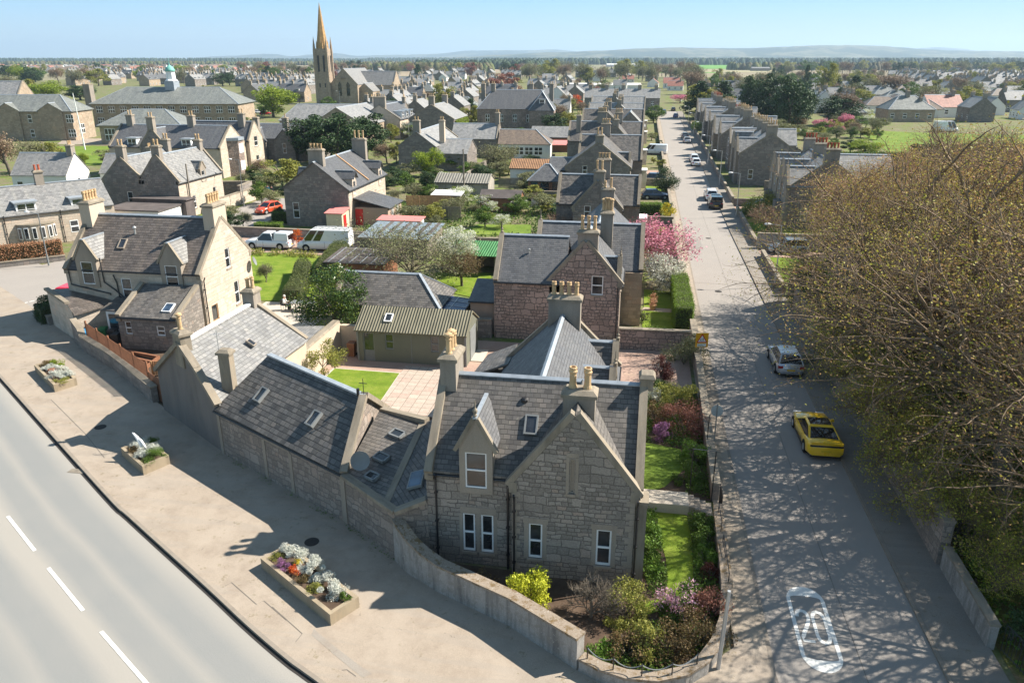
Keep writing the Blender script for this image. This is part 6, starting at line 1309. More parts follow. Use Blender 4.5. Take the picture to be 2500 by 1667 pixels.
for q in (((-33.5, 20.8, .1), (-28.5, 19.6, .1)), ((-28.5, 19.6, .1), (-28.2, 17.4, .1)), ((-31.8, 19.6, .12), (-28.4, 18.6, .12)), ((-31.0, 17.9, .1), (-28.3, 17.3, .1))): m = MB(); m.beam(*q, .18, .2); m.build('beam', 'wood_red', YT)
# --- villas along the left side of the street (all square to it)
def villa(y, label, xl=-5.0, gx=-.4, gw=5.2, gy=None, roof='slate', wall='stone_grey', hr=7.4, dep=5.6, pots=('roll', 'plain'), bay=True, far=False):
    r = root('stone_house', label, 'house', group='stone villas along the left of the street'); gy = y - 2.8 if gy is None else gy
    block(r, xl, y + dep / 2, 0, 4.4 - xl, dep, 4.6, hr, wall, roof, skS=True, skE=True, F=[] , far=far)
    f, R = block(r, gx, gy, 90, y + dep / 2 - gy, gw, 4.55, min(hr + .1, 4.55 + gw * .6), wall, roof, rname='gable_roof', wname='gable_wall', skS=True, far=far, S=[(gw * .3, 3.6, .7, 1.3)] if not far else [])
    chimney(r, gx + .1, gy + .5, 5.0, hr + 1.3, 1.2, .7, 2, pots[0], ax='x', far=far); chimney(r, gx + .3, y + dep / 2, 5.5, hr + 1.9, 1.5, .9, 4, pots[1], ax='x', far=far)
    if bay:
        m = MB(); m.prism([(4.4, y + .9), (5.2, y + 1.3), (5.2, y + 2.9), (4.4, y + 3.3)], 2.8); m.build('bay_window', 'stone_cream', r); m = MB(); m.box(5.19, 5.24, y + 1.4, y + 2.8, .9, 2.4); m.box(4.35, 5.3, y + .8, y + 3.4, 2.8, 2.95); m.build('bay_glazing', 'white_paint', r)
    return r
v3 = villa(61.0, 'third villa from the near end on the left, under a wide slate roof', gy=57.8, gx=-.2, pots=('tall', 'plain'))
block(H2, .9, 38.0, 90, 15.4, 5.8, 3.7, 6.3, 'stone_grey', 'slate_blue', rname='wing_roof', wname='wing_wall'); chimney(H2, 1.1, 53.3, 4.5, 7.6, 1.3, .8, 2, ax='x', tops=['roll', 'tall'])
v4 = villa(101.6, 'fourth villa on the left with a broad plain gable under a tall chimney', xl=-6, gx=-2.1, gw=9.6, gy=91.0, hr=8.1, dep=7.8, pots=('tall', 'roll'))
block(v4, 2.6, 97.5, 180, 3.2, 3.0, 4.2, 6.2, 'stone_grey', 'slate', skS=True, rname='gablet_roof', wname='gablet_wall')
block(v4, -10.5, 103, 0, 5, 6, 3.0, 4.6, 'stone_grey', 'slate_blue', rname='side_roof', wname='side_wall')
v5 = villa(131, 'fifth villa on the left with a forest of buff chimney pots', xl=-10.5, gx=-1, gw=7, gy=124, hr=8.0, dep=8, pots=('roll', 'roll')); chimney(v5, -4, 135, 5.5, 10, 1.8, .9, 6, 'roll'); chimney(v5, -8.5, 133, 5, 9.4, .9, .8, 2, 'roll')
v6 = villa(172, 'sixth villa on the left, a long ridge with twin front gables', xl=-11, gx=-5, gw=8, gy=166, hr=8.0, dep=8, pots=('roll', 'roll'), far=True); block(v6, 1, 166, 90, 8, 7, 4.6, 7.9, 'stone_grey', 'slate_far', rname='gable_roof', wname='gable_wall', far=True)
v7 = villa(208, 'seventh villa on the left, half hidden by chimneys', xl=-12, gx=-3, gw=7, gy=204, hr=7.6, dep=7, far=True, roof='slate_far')
v8 = villa(250, 'eighth villa on the left near the end of the street', xl=-14, gx=-6, gw=7, gy=246, hr=7.6, dep=7, far=True, roof='slate_far', bay=False)
TE = root('terrace', 'long low terrace closing the far left end of the street', 'terrace')
block(TE, -20, 305, 0, 30, 9, 5.0, 8.2, 'stone_grey', 'slate_far', far=True, F=[(2 + i * 3.6, 2, 1.2, 1.6) for i in range(8)])
for i in range(5): chimney(TE, -18 + i * 6.6, 305, 7, 9.8, 1.4, .9, 3, 'plain', far=True)
CS = root('conservatory', 'glass-sided garden room with a slate roof left of the third villa', 'conservatory')
block(CS, -12.6, 94.0, 0, 5.2, 5.2, 2.5, 4.6, 'wood_red', 'slate_blue', hipS=2.4, hipE=2.4, F=[(.9, .4, 1.2, 2.0, 'sash', 'wood_red'), (2.5, .4, 1.4, 2.0, 'sash', 'wood_red'), (4.2, .4, 1.2, 2.0, 'sash', 'wood_red')], flash='lead')
BR = root('barn', 'dark red curved-roof barn with a pale porch, left of the fifth villa', 'barn')
block(BR, -21, 156, 0, 9, 8, 3.2, 5.2, 'wood_red', 'slate_pale', flash=None); m = MB(); m.slab([(-21.5, 144, 2.4), (-12, 144, 2.4), (-12, 149, 2.9), (-21.5, 149, 2.9)], .12); m.build('porch_roof', 'pinkred_paint', BR)
# --- right-hand side of the street: villas facing it with gabled dormers
def rvilla(x, y0, y1, label, roof='slate_pale', wall='stone_grey', W=9, he=5.0, hr=8.3, nd=3, far=False, near_sk=True, seed=0):
    r = root('stone_house', label, 'house', group='stone villas along the right of the street'); L = y1 - y0
    f, R = block(r, x + W / 2, y0, 90, L, W, he, hr, wall, roof, skS=near_sk, skE=True, far=far, gut=False, S=[] if far else [(2, 1, .8, 1.6)])
    for i in range(nd):
        yy = y0 + L * (i + .6) / nd - .4
        block(r, x - .4, yy, 0, 3.4, 2.6 if i % 2 else 3.4, he + .3, he + 2.4 + .4 * (i % 2), 'ashlar', roof, skS=True, rname='gablet_roof', wname='gablet_wall', gut=False, far=far, S=[(1.3, 1.0, .9, 1.6), (1.3, 4.0, .7, 1.3)] if not far else [(1.5, 1.2, 1.0, 1.6), (1.5, 4.2, .8, 1.2)])
        if not far: k = MB(); finial(k, x - .3, yy, he + 2.6, .8); k.build('finial', 'cope', r)
    for yy in (y0 + .6, y0 + L / 2, y1 - .6): chimney(r, x + W / 2, yy, hr - 1.5, hr + 1.5, 1.7, .9, 4, 'roll' if seed % 2 else 'plain', far=far, pot='pot_red' if seed % 3 == 2 else 'pot')
    return r
rvilla(21.5, 36.0, 43.0, 'near right-hand stone house glimpsed through the budding branches', W=8, nd=2, hr=8.0)
r2 = rvilla(22.5, 66.5 + 7, 88.0, 'right-hand villa with a row of pointed dormer gables behind the rounded bare tree', nd=4, wall='stone_pink', seed=2); block(r2, 27, 82, 0, 9, 6.5, 5, 8.2, 'stone_grey', 'slate_far', rname='rear_roof', wname='rear_wall')
m = MB(); m.prism([(22.5, 75), (21.3, 75.4), (21.3, 77.4), (22.5, 77.8)], 3.0); m.prism([(22.5, 83), (21.3, 83.4), (21.3, 85.4), (22.5, 85.8)], 3.0); m.build('bay_window', 'harl_dark', r2)
rvilla(20.3, 108.6, 121, 'right-hand villa with a blank dark gable end and white downpipes', nd=2, W=9.5, seed=1)
VN = ('right-hand villa just beyond the blank dark gable', 'right-hand villa with buff pots, second beyond the blank gable', 'mid-street right-hand villa with a broad cross gable', 'right-hand villa past the broad cross gable', 'far right-hand villa with a low ridge', 'second last of the right-hand villas', 'last of the right-hand villas by the street end')
for i, (y, L, x, W, hr) in enumerate(((126, 11, 21.6, 8.5, 7.8), (143, 12, 20.4, 9.5, 8.6), (161, 10, 22.0, 8.5, 7.6), (178, 12, 20.8, 9.5, 8.4), (197, 10, 22.2, 8.5, 7.4), (214, 12, 21.0, 9, 8.2), (236, 12, 22.0, 9, 8.0))):
    rv = rvilla(x, y, y + L, VN[i], nd=1 + i % 2, far=i > 1, seed=i, roof='slate_far', W=W, hr=hr)
    block(rv, x - 1.2, y + L * (.72 if i % 2 else .3), 0, W + 3.5, 5.2, 4.9, hr - .3, 'stone_buff' if i % 3 == 1 else 'stone_grey', 'slate_far', skS=True, rname='cross_roof', wname='cross_wall', far=True, gut=False, S=[(1.6, 1.1, 1.0, 1.7), (3.6, 1.1, 1.0, 1.7), (2.6, 4.3, .9, 1.5)])
    block(rv, x + W + 2.5, y + 1, 90, 5, 5, 2.8, 4.4, 'stone_grey', 'slate_far', rname='rear_roof', wname='rear_wall', far=True, gut=False)
# --- school and other left-hand landmarks
SC1 = root('school', 'long two-storey school block with a streaked hipped slate roof and cupola', 'school')
f1, R1_ = block(SC1, -165.3, 205.0, 9.5, 45, 16, 6.9, 11.3, 'stone_buff', 'slate_green', hipE=8, hipS=8, ov=.5, F=[(2.2 + 3.7 * i, z, 2.0, 2.1) for i in range(12) for z in (.6, 4.0)], far=True, sur=None)
chimney(SC1, -165.5, 199.0, 5, 12.5, 2.2, 2.0, 3, 'plain', far=True)
CU = root('cupola', 'white octagonal cupola with a green copper dome on the school roof', 'cupola', (-143.2, 208.6, 11.2))
m = MB(); m.box(-1.6, 1.6, -1.6, 1.6, -1.2, 2.0); m.build('base', 'lead', CU); m = MB(); m.lathe([(1.9, 2.0), (1.8, 2.3), (1.45, 2.5), (1.35, 4.6), (1.55, 4.8)], n=8); m.build('lantern', 'white_paint', CU); m = MB(); m.sm = True; m.lathe([(1.5, 4.8), (1.45, 5.3), (1.1, 6.0), (.5, 6.5), (.12, 6.8), (.05, 7.8), (.02, 9.4)], n=12); m.build('dome', 'copper', CU)
SC2 = root('school', 'older school wing at the left edge with arched upper windows', 'school')
f2, R2s = block(SC2, -181.5, 155.7, 9.5, 41, 10.5, 7.4, 11.0, 'stone_buff', 'slate_green', hipE=5, ov=.4, F=[(3.0 + 3.4 * i, z, 1.9 if i % 2 else 1.0, 2.0) for i in range(12) for z in (.8, 4.4)], E=[(4, 1.5, 2.6, 2.4)], far=True)
for s_ in (25, 36): block(SC2, -181.5 + s_ * .986 + 5.0 * .165, 155.7 + s_ * .165 - 5.6, 99.5, 4, 6, 7.4, 9.2, 'stone_buff', 'slate_green', rname='pediment_roof', wname='pediment_wall', far=True, gut=False)
block(SC2, -186, 168, 9.5, 22, 12, 8, 14, 'stone_buff', 'slate_far', rname='rear_roof', wname='rear_wall', skE=True, far=True)
SC3 = root('school', 'single-storey school hall with a hipped roof and a bright blue door', 'school')
f3, R3_ = block(SC3, -128.5, 156.0, 9.5, 20, 12, 4.6, 7.9, 'stone_buff', 'slate_green', hipS=6, hipE=6, ov=.4, F=[(2.4, .9, 2.6, 2.8), (5.6, .9, 1.4, 2.8)], far=True)
m = MB(); m.M = f3['F']; m.box(7.4, 10.1, -.35, .05, 0, 4.0); m.mat = 1; m.box(7.8, 9.7, -.4, -.34, 0, 3.4); m.build('doorway', ['ashlar', 'blue_paint'], SC3)
QH = root('villa', 'cream stone villa with a two-storey bay and carved gables, in front of the school', 'villa')
fq, RQ = block(QH, -90, 106, 0, 21.5, 9, 5.2, 8.6, 'stone_cream', 'slate_blue', skS=True, skE=True, F=[], E=[(7.0, 1, .9, 1.6), (7.0, 4.3, .9, 1.5)], rname='roof')
block(QH, -80, 113.5, 0, 12.2, 5.5, 5.6, 8.8, 'stone_cream', 'slate_blue', skE=True, rname='gable_roof', wname='gable_wall', E=[(2.7, 1, 1.2, 1.7), (2.7, 4.4, 1.4, 1.8)])
block(QH, -81, 101.0, 90, 6, 5, 5.2, 8.3, 'stone_grey', 'slate_blue', skS=True, rname='side_gable_roof', wname='side_gable_wall')
for xx in (4.5, 15): boxdormer(QH, RQ, xx, -4.2, 4.9, 1.8, 1.7, 2.6)
m = MB(); m.prism([(-68.5, 104), (-66.9, 104.9), (-66.9, 106.8), (-68.5, 107.6)], 6.2); m.build('bay', 'stone_pink', QH); m = MB(); m.prism([(-68.5, 103.8), (-66.7, 104.8), (-66.7, 106.9), (-68.5, 107.8)], .5, 6.2); m.build('bay_roof', 'lead', QH)
m = MB()
for z in (1.0, 4.0): m.box(-66.9, -66.84, 105.1, 106.6, z, z + 1.6)
m.build('bay_window', 'white_paint', QH)
for x, y in ((-88, 106), (-81, 101.5), (-76, 106), (-70, 113)): chimney(QH, x, y, 6.5, 10.4, 1.2, .9, 2, 'roll')
wall_line('garden_wall', [(-60.5, 82, 2.4), (-53.5, 82.5, 2.6), (-53, 78, 2.6)], .4, 'stone_grey', 'tall dark garden wall between the double-gabled house and the lane')
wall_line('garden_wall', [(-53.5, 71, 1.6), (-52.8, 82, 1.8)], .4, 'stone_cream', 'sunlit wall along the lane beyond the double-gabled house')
wall_line('garden_wall', [(-43.5, 58.0, 1.1), (-26.8, 57.6, 1.1)], .35, 'stone_grey', 'garden wall running behind the white van and pickup')
TG = root('stone_house', 'low brown stone house with twin small gables, left of the big dark evergreens', 'house')
block(TG, -79, 131, 3, 17, 8, 4.4, 7.0, 'stone_grey', 'slate_blue', gut=False)
for x in (-74.6, -68.2): block(TG, x, 126.0, 93, 5, 4.4, 4.0, 6.3, 'stone_grey', 'slate_blue', S=[(2.2, 1.6, .8, 2.0)], rname='gable_roof', wname='gable_wall', gut=False); chimney(TG, x, 127.6, 5.5, 8.6, 1.1, .9, 1, 'roll')
HA = root('hall', 'broad grey-roofed hall behind the big dark evergreens', 'hall')
block(HA, -70, 160, 90, 22, 14, 4.5, 8.6, 'stone_buff', 'slate_far', far=True, S=[]); block(HA, -92, 178, 8, 22, 10, 4.5, 8.3, 'stone_buff', 'slate_far', rname='rear_roof', wname='rear_wall', hipS=4, far=True)
DH = root('stone_house', 'stone house with three white dormers in the sunlit slate, beyond the hall', 'house')
fd, RD = block(DH, -64.5, 176, 90, 16, 11, 4.8, 8.3, 'stone_cream', 'slate_blue', skS=True); chimney(DH, -64.5, 176.8, 6.5, 10.5, 3.2, 1, 6, 'plain', far=True)
for xx in (4, 8, 12): boxdormer(DH, RD, xx, -5.2, 5.0, 1.8, 1.6, 2.5)
YH = root('stone_house', 'stone house with yellow-green creeper on its sunlit wall', 'house')
block(YH, -50.5, 176, 90, 16, 12, 5, 8.5, 'stone_grey', 'slate_far', skS=True, far=True); chimney(YH, -50.5, 177, 6.5, 10.8, 1.5, 1, 3, 'plain', far=True); chimney(YH, -50.5, 191, 6.5, 10.5, 1.5, 1, 3, 'plain', far=True)
m_ = hedge('yellow-green creeper climbing the sunlit stone wall', [(-44.2, 177), (-44.2, 191)], .5, 4.6, 'lime', .28, 35); m_['category'] = 'creeper'
GH = root('stone_house', 'plain-gabled stone house with one tall mid-roof chimney, behind the lime-green tree', 'house')
block(GH, -37.5, 117, 90, 18, 7.2, 4.5, 7.1, 'stone_grey', 'slate_far', skS=False, skE=True, far=True); chimney(GH, -37.5, 117.6, 5.5, 9.2, 1.3, .9, 2, 'plain', far=True); chimney(GH, -33.5, 121, 3, 9.0, 1.0, .9, 2, 'plain', far=True, mat='harl_cream')
block(GH, -34, 122, 0, 6, 9, 3.2, 5.4, 'stone_grey', 'slate_far', rname='side_roof', wname='side_wall', far=True)
RH = root('stone_house', 'slate house with a crow-stepped right gable in the middle of the old streets', 'house')
block(RH, -36.5, 143.5, 3, 10, 8, 3.8, 6.6, 'stone_grey', 'slate_far', skE=True, far=True); chimney(RH, -27, 144, 5, 9, .9, 1, 2, 'plain', far=True)
CB = root('bungalow', 'brown-tiled bungalow with a white glazed front beside the slate house', 'bungalow')
block(CB, -26, 142, 3, 11, 8, 3.0, 5.6, 'white_wall', 'tile_brown', hipE=3.5, far=True, F=[(2.5 + i * 2, .8, 1.7, 1.6) for i in range(4)])
MH = root('mansion', 'stone mansion with steep pavilion roofs in the town centre', 'mansion')
block(MH, -44, 208, 3, 22, 12, 6.2, 11.2, 'stone_pink', 'slate_blue', hipS=4, hipE=4, far=True, F=[(3 + i * 4, 2.5, 1.2, 2.2) for i in range(5)])
block(MH, -24.5, 199, 93, 9, 7, 6.2, 11, 'stone_pink', 'slate_blue', hipS=3.2, rname='pavilion_roof', wname='pavilion_wall', far=True); boxdormer(MH, Matrix.Translation((-24.5, 200.0, 0)), 0, 0, 7.2, 1.6, 1.8, 2, 1)
for x, y in ((-43, 208), (-40, 208), (-29, 210), (-23, 210)): chimney(MH, x, y, 8, 13, 1.2, 1, 2, 'plain', far=True)
# --- church
CHh = root('church', 'stone church with a tall pale-gold spire on a pinnacled tower', 'church')
block(CHh, -133.2, 330, 90, 30, 13, 8.5, 15.3, 'stone_buff', 'slate_pale', skS=True, far=True, S=[]); block(CHh, -124.5, 333, 90, 26, 8, 5.5, 9, 'stone_buff', 'slate_pale', far=True, rname='aisle_roof', wname='aisle_wall', F=[(2 + i * 3.4, 1.5, 1.1, 3) for i in range(7)])
block(CHh, -133, 350, 0, 19, 11, 8, 14, 'stone_buff', 'slate_pale', far=True, rname='transept_roof', wname='transept_wall', skE=True)
m = MB()
for x in (-135.2, -131.2): m.prism([(x - .8, 329.95), (x + .8, 329.95), (x + .8, 330.1), (x - .8, 330.1)], 5.0, 3.5); m.poly([(x - .8, 329.94, 8.5), (x + .8, 329.94, 8.5), (x, 329.94, 9.8)])
m.lathe([(1.1, 0), (1.1, .1)], (-133.2, 329.9, 11.2), 16); m.build('window', 'glass', CHh)
m = MB()
m.box(-146, -139.4, 328, 334.6, 0, 12, top=.25); m.box(-145.7, -139.7, 328.3, 334.3, 12, 24, top=.2); m.build('tower', 'stone_buff', CHh)
m = MB()
for x in (-145.6, -139.8):
    for y in (328.4, 334.2): m.lathe([(.9, 0), (.8, 12), (.7, 22), (.75, 22.3), (.55, 25), (.05, 29)], (x, y, 0), 8)
m.build('pinnacle', 'stone_buff', CHh)
m = MB(); m.lathe([(2.8, 23.5), (2.7, 25.5), (1.7, 32), (.8, 38.5), (.08, 43.2)], (-142.7, 331.3, 0), 8); m.build('spire', 'spire', CHh)
m = MB()
for zz, hh, ww in ((14, 7, .8), (6, 3, .6)):
    for x in (-144, -141.4): m.box(x - ww / 2, x + ww / 2, 328.05 + (.2 if zz > 12 else .1), 328.5, zz, zz + hh)
    for y in (330, 332.6): m.box(-140.0, -139.45 + (-.25 if zz > 12 else 0), y - ww / 2, y + ww / 2, zz, zz + hh)
m.build('louvre', 'black_paint', CHh)
m = MB()
for i, (a, z) in enumerate([(k * math.pi / 4 + .39, 26.5) for k in range(8)]): m.lathe([(.35, 0), (.3, 2), (.02, 4.2)], (-142.7 + 2.5 * math.cos(a), 331.3 + 2.5 * math.sin(a), z - 3), 5)
m.build('lucarne', 'spire', CHh)

for i, (pts, h, mt, lb) in enumerate((
  ([(-5.2, 56.5), (-30.5, 56.0)], 1.2, 'stone_grey', 'long garden wall behind the tin-roofed shed and the green lawn'), ([(-5.5, 87.5), (-17.5, 87.0)], 1.5, 'stone_grey', 'garden wall beside the teal estate car'), ([(-5.8, 83.5), (-11, 83.5)], 1.1, 'white_wall', 'low white-topped wall between the red shed and the third villa'),
  ([(-8, 118), (-24, 119)], 1.6, 'stone_grey', 'garden wall behind the fourth villa'), ([(-25, 104), (-25, 128)], 1.6, 'stone_grey', 'wall running up the gardens beside the plain-gabled house'), ([(5.0, 72.5), (8.7, 72.5)], 1.1, 'stone_grey', 'front garden wall beyond the third villa'),
  ([(5.0, 105.5), (8.7, 105.5)], 1.1, 'stone_grey', 'front garden wall at the fourth villa'), ([(8.7, 44), (8.7, 76)], .8, 'stone_grey', 'low street wall behind the pink cherry'), ([(8.7, 84), (8.7, 116)], .8, 'stone_grey', 'low street wall past the round clipped bush'), ([(8.6, 120), (8.5, 240)], .8, 'stone_grey', 'far low street wall on the left'),
  ([(24, 104), (44, 104)], 1.4, 'stone_grey', 'garden wall behind the right-hand villas, nearer'), ([(31, 92), (31, 150)], 1.7, 'stone_grey', 'long back wall of the right-hand villa gardens'), ([(32, 122), (62, 123)], 1.6, 'stone_grey', 'cross wall in the right-hand back gardens'))):
    wall_line('garden_wall', [(*p, h) for p in pts], .3, mt, lb)
hedge('dark hedge along the far side of the playing field', [(60, 150), (110, 158)], 2.0, 3.0, 'dark', .35, 24); hedge('clipped hedge behind the right-hand villas', [(33, 140), (58, 142)], 1.5, 2.2, 'green', .25, 50)
# ------------------------------------------------------------------ vehicles
PAINT = {}
def paint(nm, c, metal=0.0):
    if nm not in PAINT: PAINT[nm] = carpaint(nm + '_car_paint', c, metal)
    return PAINT[nm]
def loft(m, secs):
    rings = [[m.pt(p) for p in s] for s in secs]
    for A, B in zip(rings, rings[1:]):
        for k in range(len(A) - 1): m.face((A[k], A[k + 1], B[k + 1], B[k]))
    m.face(rings[0][::-1]); m.face(rings[-1])
def car(label, x, y, heading, L=4.4, W=1.8, H=1.48, kind='hatch', col=('silver', (0.5, 0.51, 0.53), .6), group=None, glassroof=False, name='parked_car', cat='car', rack=False):
    """heading in degrees; car points along local +x"""
    r = root(name, label, cat, (x, y, 0.004), rad(heading), group); P = paint(*col); hw = W / 2
    K = {'hatch': dict(body=[(-.5, .62, .80), (-.48, .93, .90), (-.40, .98, .97), (-.1, .96, 1), (.2, .95, .99), (.33, .88, .96), (.44, .78, .88), (.5, .55, .74)], cab=(-.47, -.34, .04, .25), gh=.94),
         'coupe': dict(body=[(-.5, .72, .84), (-.485, .98, .92), (-.40, .99, 1.0), (-.3, .93, 1), (-.05, .88, .96), (.15, .90, 1.0), (.3, .88, 1), (.42, .80, .92), (.5, .55, .78)], cab=(-.43, -.17, .06, .22), gh=.88),
         'suv': dict(body=[(-.5, .75, .86), (-.48, 1.05, .93), (-.40, 1.08, .98), (-.1, 1.05, 1), (.2, 1.04, 1), (.33, 1.0, .97), (.45, .92, .9), (.5, .6, .8)], cab=(-.48, -.40, .06, .24), gh=1.04),
         'van': dict(body=[(-.5, 1.1, .94), (-.495, 1.25, .97), (-.3, 1.25, 1), (.1, 1.25, 1), (.28, 1.2, 1), (.38, 1.1, .96), (.46, .95, .9), (.5, .6, .8)], cab=(-.497, -.49, .22, .38), gh=1.22),
         'pickup': dict(body=[(-.5, .8, .9), (-.49, 1.05, .95), (-.3, 1.06, .98), (-.1, 1.05, 1), (.2, 1.05, 1), (.32, 1.02, .97), (.45, .95, .92), (.5, .6, .8)], cab=(-.16, -.10, .08, .24), gh=1.04)}[kind]
    m = MB(); m.sm = True; secs = []
    for t, zt, wf in K['body']:
        X = t * L; w = hw * wf; z0 = .22 if abs(t) < .48 else .3
        secs.append([(X, -w * .86, z0), (X, -w, z0 + .12), (X, -w * 1.0, zt * .62), (X, -w * .97, zt - .12), (X, -w * .86, zt - .01), (X, 0, zt + .02), (X, w * .86, zt - .01), (X, w * .97, zt - .12), (X, w, zt * .62), (X, w, z0 + .12), (X, w * .86, z0)])
    loft(m, secs); b = m.build('body', P, r); a0, a1, a2, a3 = [k * L for k in K['cab']]; g = K['gh']; wb, wt = hw * (.90 if kind != 'van' else .95), hw * (.68 if kind != 'van' else .88)
    # greenhouse: solid pillars and roof in body colour, panes on every side
    m = MB(); m.sm = False; zt = H
    def ring(x0, x1, w, z): return [(x0, -w, z), (x1, -w, z), (x1, w, z), (x0, w, z)]
    A, B = ring(a0, a3, wb, g - .06), ring(a1, a2, wt, zt - .05); C_ = ring(a1 + .08, a2 - .08, wt * .88, zt)
    for i in range(4): j = (i + 1) % 4; m.poly([A[i], A[j], B[j], B[i]]); m.poly([B[i], B[j], C_[j], C_[i]])
    m.poly(C_); m.build('cabin', P, r)
    def pane(q, off=.012, ins=.1, cut=None, nm='window'):
        q = [Vector(p) for p in q]; c = sum(q, Vector()) / 4; n = (q[1] - q[0]).cross(q[3] - q[0]).normalized()
        qq = [p + (c - p).normalized() * ins + n * off for p in q]; k = MB()
        if cut:
            for u0, u1 in cut: k.poly([qq[0].lerp(qq[1], u0), qq[0].lerp(qq[1], u1), qq[3].lerp(qq[2], u1), qq[3].lerp(qq[2], u0)])
        else: k.poly(qq)
        k.build(nm, 'glass_car', r)
    sides = ((0, .48), (.52, 1)) if kind in ('hatch', 'suv') else (((.62, .78), (.82, 1)) if kind == 'van' else None)
    pane([A[0], A[1], B[1], B[0]], cut=sides); pane([A[2], A[3], B[3], B[2]], cut=sides if kind != 'van' else ((0, .18), (.22, .38)))
    pane([A[1], A[2], B[2], B[1]], nm='windscreen'); 
    if kind != 'van': pane([A[3], A[0], B[0], B[3]], nm='rear_window')
    if glassroof: k = MB(); k.poly([(a1 + .14, -wt * .86, zt + .006), (a2 - .09, -wt * .86, zt + .006), (a2 - .09, wt * .86, zt + .006), (a1 + .14, wt * .86, zt + .006)]); k.build('roof_glass', 'glass_car', r)
    for sx in (-.305, .315):
        for sy in (-1, 1):
            k = MB(); R_ = .33 if kind in ('hatch', 'coupe') else .36; k.M = Matrix.Translation((sx * L, sy * (hw - .1), R_)) @ Matrix.Rotation(rad(90), 4, 'X'); k.sm = False
            k.lathe([(R_ * .62, -.115), (R_ * .95, -.115), (R_, -.08), (R_, .08), (R_ * .95, .115), (R_ * .62, .115)], n=18); w_ = k.build('wheel', 'tyre', r)
            k = MB(); k.M = Matrix.Translation((sx * L, sy * (hw - .1), R_)) @ Matrix.Rotation(rad(90), 4, 'X'); k.lathe([(R_ * .6, -.12), (R_ * .12, -.105), (R_ * .12, .105), (R_ * .6, .12)], n=10); k.build('rim', 'galv', w_)
            k = MB(); k.M = Matrix.Translation((sx * L, sy * (hw + .004), R_ + .01)) @ Matrix.Rotation(rad(90), 4, 'X')
            q = [k.pt(((R_ + .07) * math.cos(t), (R_ + .07) * math.sin(t), 0)) for t in [i * math.pi / 8 for i in range(9)]]; k.face(q if sy < 0 else q[::-1]); k.face(q[::-1] if sy < 0 else q); k.build('wheel_arch', 'tyre', r)
    e = K['body']; 
    for sy in (-1, 1):
        k = MB(); y0, y1 = sy * hw * .58, sy * hw * .92; z = e[1][1] - .22
        if kind == 'coupe': y0, y1 = sy * hw * .40, sy * hw * .88; k.box(-L * .492, -L * .47, min(y0, y1), max(y0, y1), z + .02, z + .12); k.build('tail_light', 'black_paint', r)
        else: k.box(-L * .498, -L * .47, min(y0, y1), max(y0, y1), z - .06, z + .12); k.build('tail_light', 'lamp_red', r)
        k = MB(); z = .62 if kind in ('hatch', 'coupe') else .75; k.box(L * .455, L * .485, min(y0, y1), max(y0, y1), z - .06, z + .1); k.build('headlight', 'lamp_clear', r)
        k = MB(); k.box(a3 - .35, a3 - .18, sy * (hw + .02) - .09, sy * (hw + .02) + .09, g - .02, g + .12, top=.02); k.build('wing_mirror', P, r)
    k = MB(); k.box(-L * .503, -L * .49, -.26, .26, .5, .61); k.build('number_plate', 'plate_y', r)
    k = MB(); k.box(-L * .496, -L * .3, -hw * .8, hw * .8, .2, .3); k.box(L * .3, L * .49, -hw * .75, hw * .75, .2, .32); k.build('bumper', 'black_paint', r)
    for sy in (-1, 1):
        for xx in ((a3 - .12, (a0 + a3) / 2 + .12) if kind != 'coupe' else (a3 - .1, a1 + .15)):
            k = MB(); k.box(xx - .012, xx + .012, sy * (hw + .003) - .004, sy * (hw + .003) + .004, .36, g - .14); k.build('door_gap', 'tyre', r)
        k = MB(); k.box(-L * .2, L * .22, sy * (hw - .01) - .012, sy * (hw - .01) + .012, .2, .28); k.build('sill', 'black_paint', r)
    if kind == 'coupe': k = MB(); k.box(-L * .497, -L * .46, -hw * .82, hw * .82, .78, .88); k.build('rear_panel', 'black_paint', r); k = MB(); k.slab([(-L * .5, -hw * .85, 1.04), (-L * .46, -hw * .85, 1.02), (-L * .46, hw * .85, 1.02), (-L * .5, hw * .85, 1.04)], .04); k.build('spoiler', P, r)
    if kind == 'pickup': k = MB(); k.box(-L * .49, -L * .17, -hw * .9, hw * .9, 1.03, H - .02, top=.1); k.build('canopy', P, r); k = MB(); k.box(-L * .494, -L * .48, -hw * .7, hw * .7, 1.12, H - .2); k.build('canopy_glass', 'glass_car', r)
    if rack:
        k = MB()
        for sy in (-.6, .6): k.tube([(-L * .45, sy, H + .12), (L * .15, sy, H + .12)], .03, 5)
        for i in range(6): k.tube([(-L * .45 + i * L * .12, -.75, H + .09), (-L * .45 + i * L * .12, .75, H + .09)], .025, 5)
        k.build('roof_rack', 'galv', r)
    return r
GV = 'cars parked along the right kerb of the street'
car('yellow coupe with a dark glass roof, parked under the budding trees', 14.75, 14.4, 91, 4.75, 1.92, 1.32, 'coupe', ('yellow', (0.85, 0.52, 0.015), 0), GV, glassroof=True)
car('silver hatchback with red tail lamps, parked beyond the yellow coupe', 14.85, 25.6, 91, 4.4, 1.82, 1.5, 'hatch', ('silver', (0.52, 0.53, 0.55), .5), GV)
car('black pickup with a load cover, parked behind the white car', 15.0, 87.3, 90, 5.2, 1.9, 1.8, 'pickup', ('black', (0.02, 0.02, 0.022), 0), GV, cat='pickup')
car('white car parked just beyond the black pickup', 14.9, 93.8, 90, 4.6, 1.85, 1.6, 'suv', ('white', (0.75, 0.76, 0.77), 0), GV)
car('white hatchback with a dark rear window, nearer of the pair beyond the pickup', 14.9, 133.2, 90, 4.3, 1.8, 1.5, 'hatch', ('white', (0.75, 0.76, 0.77), 0), GV)
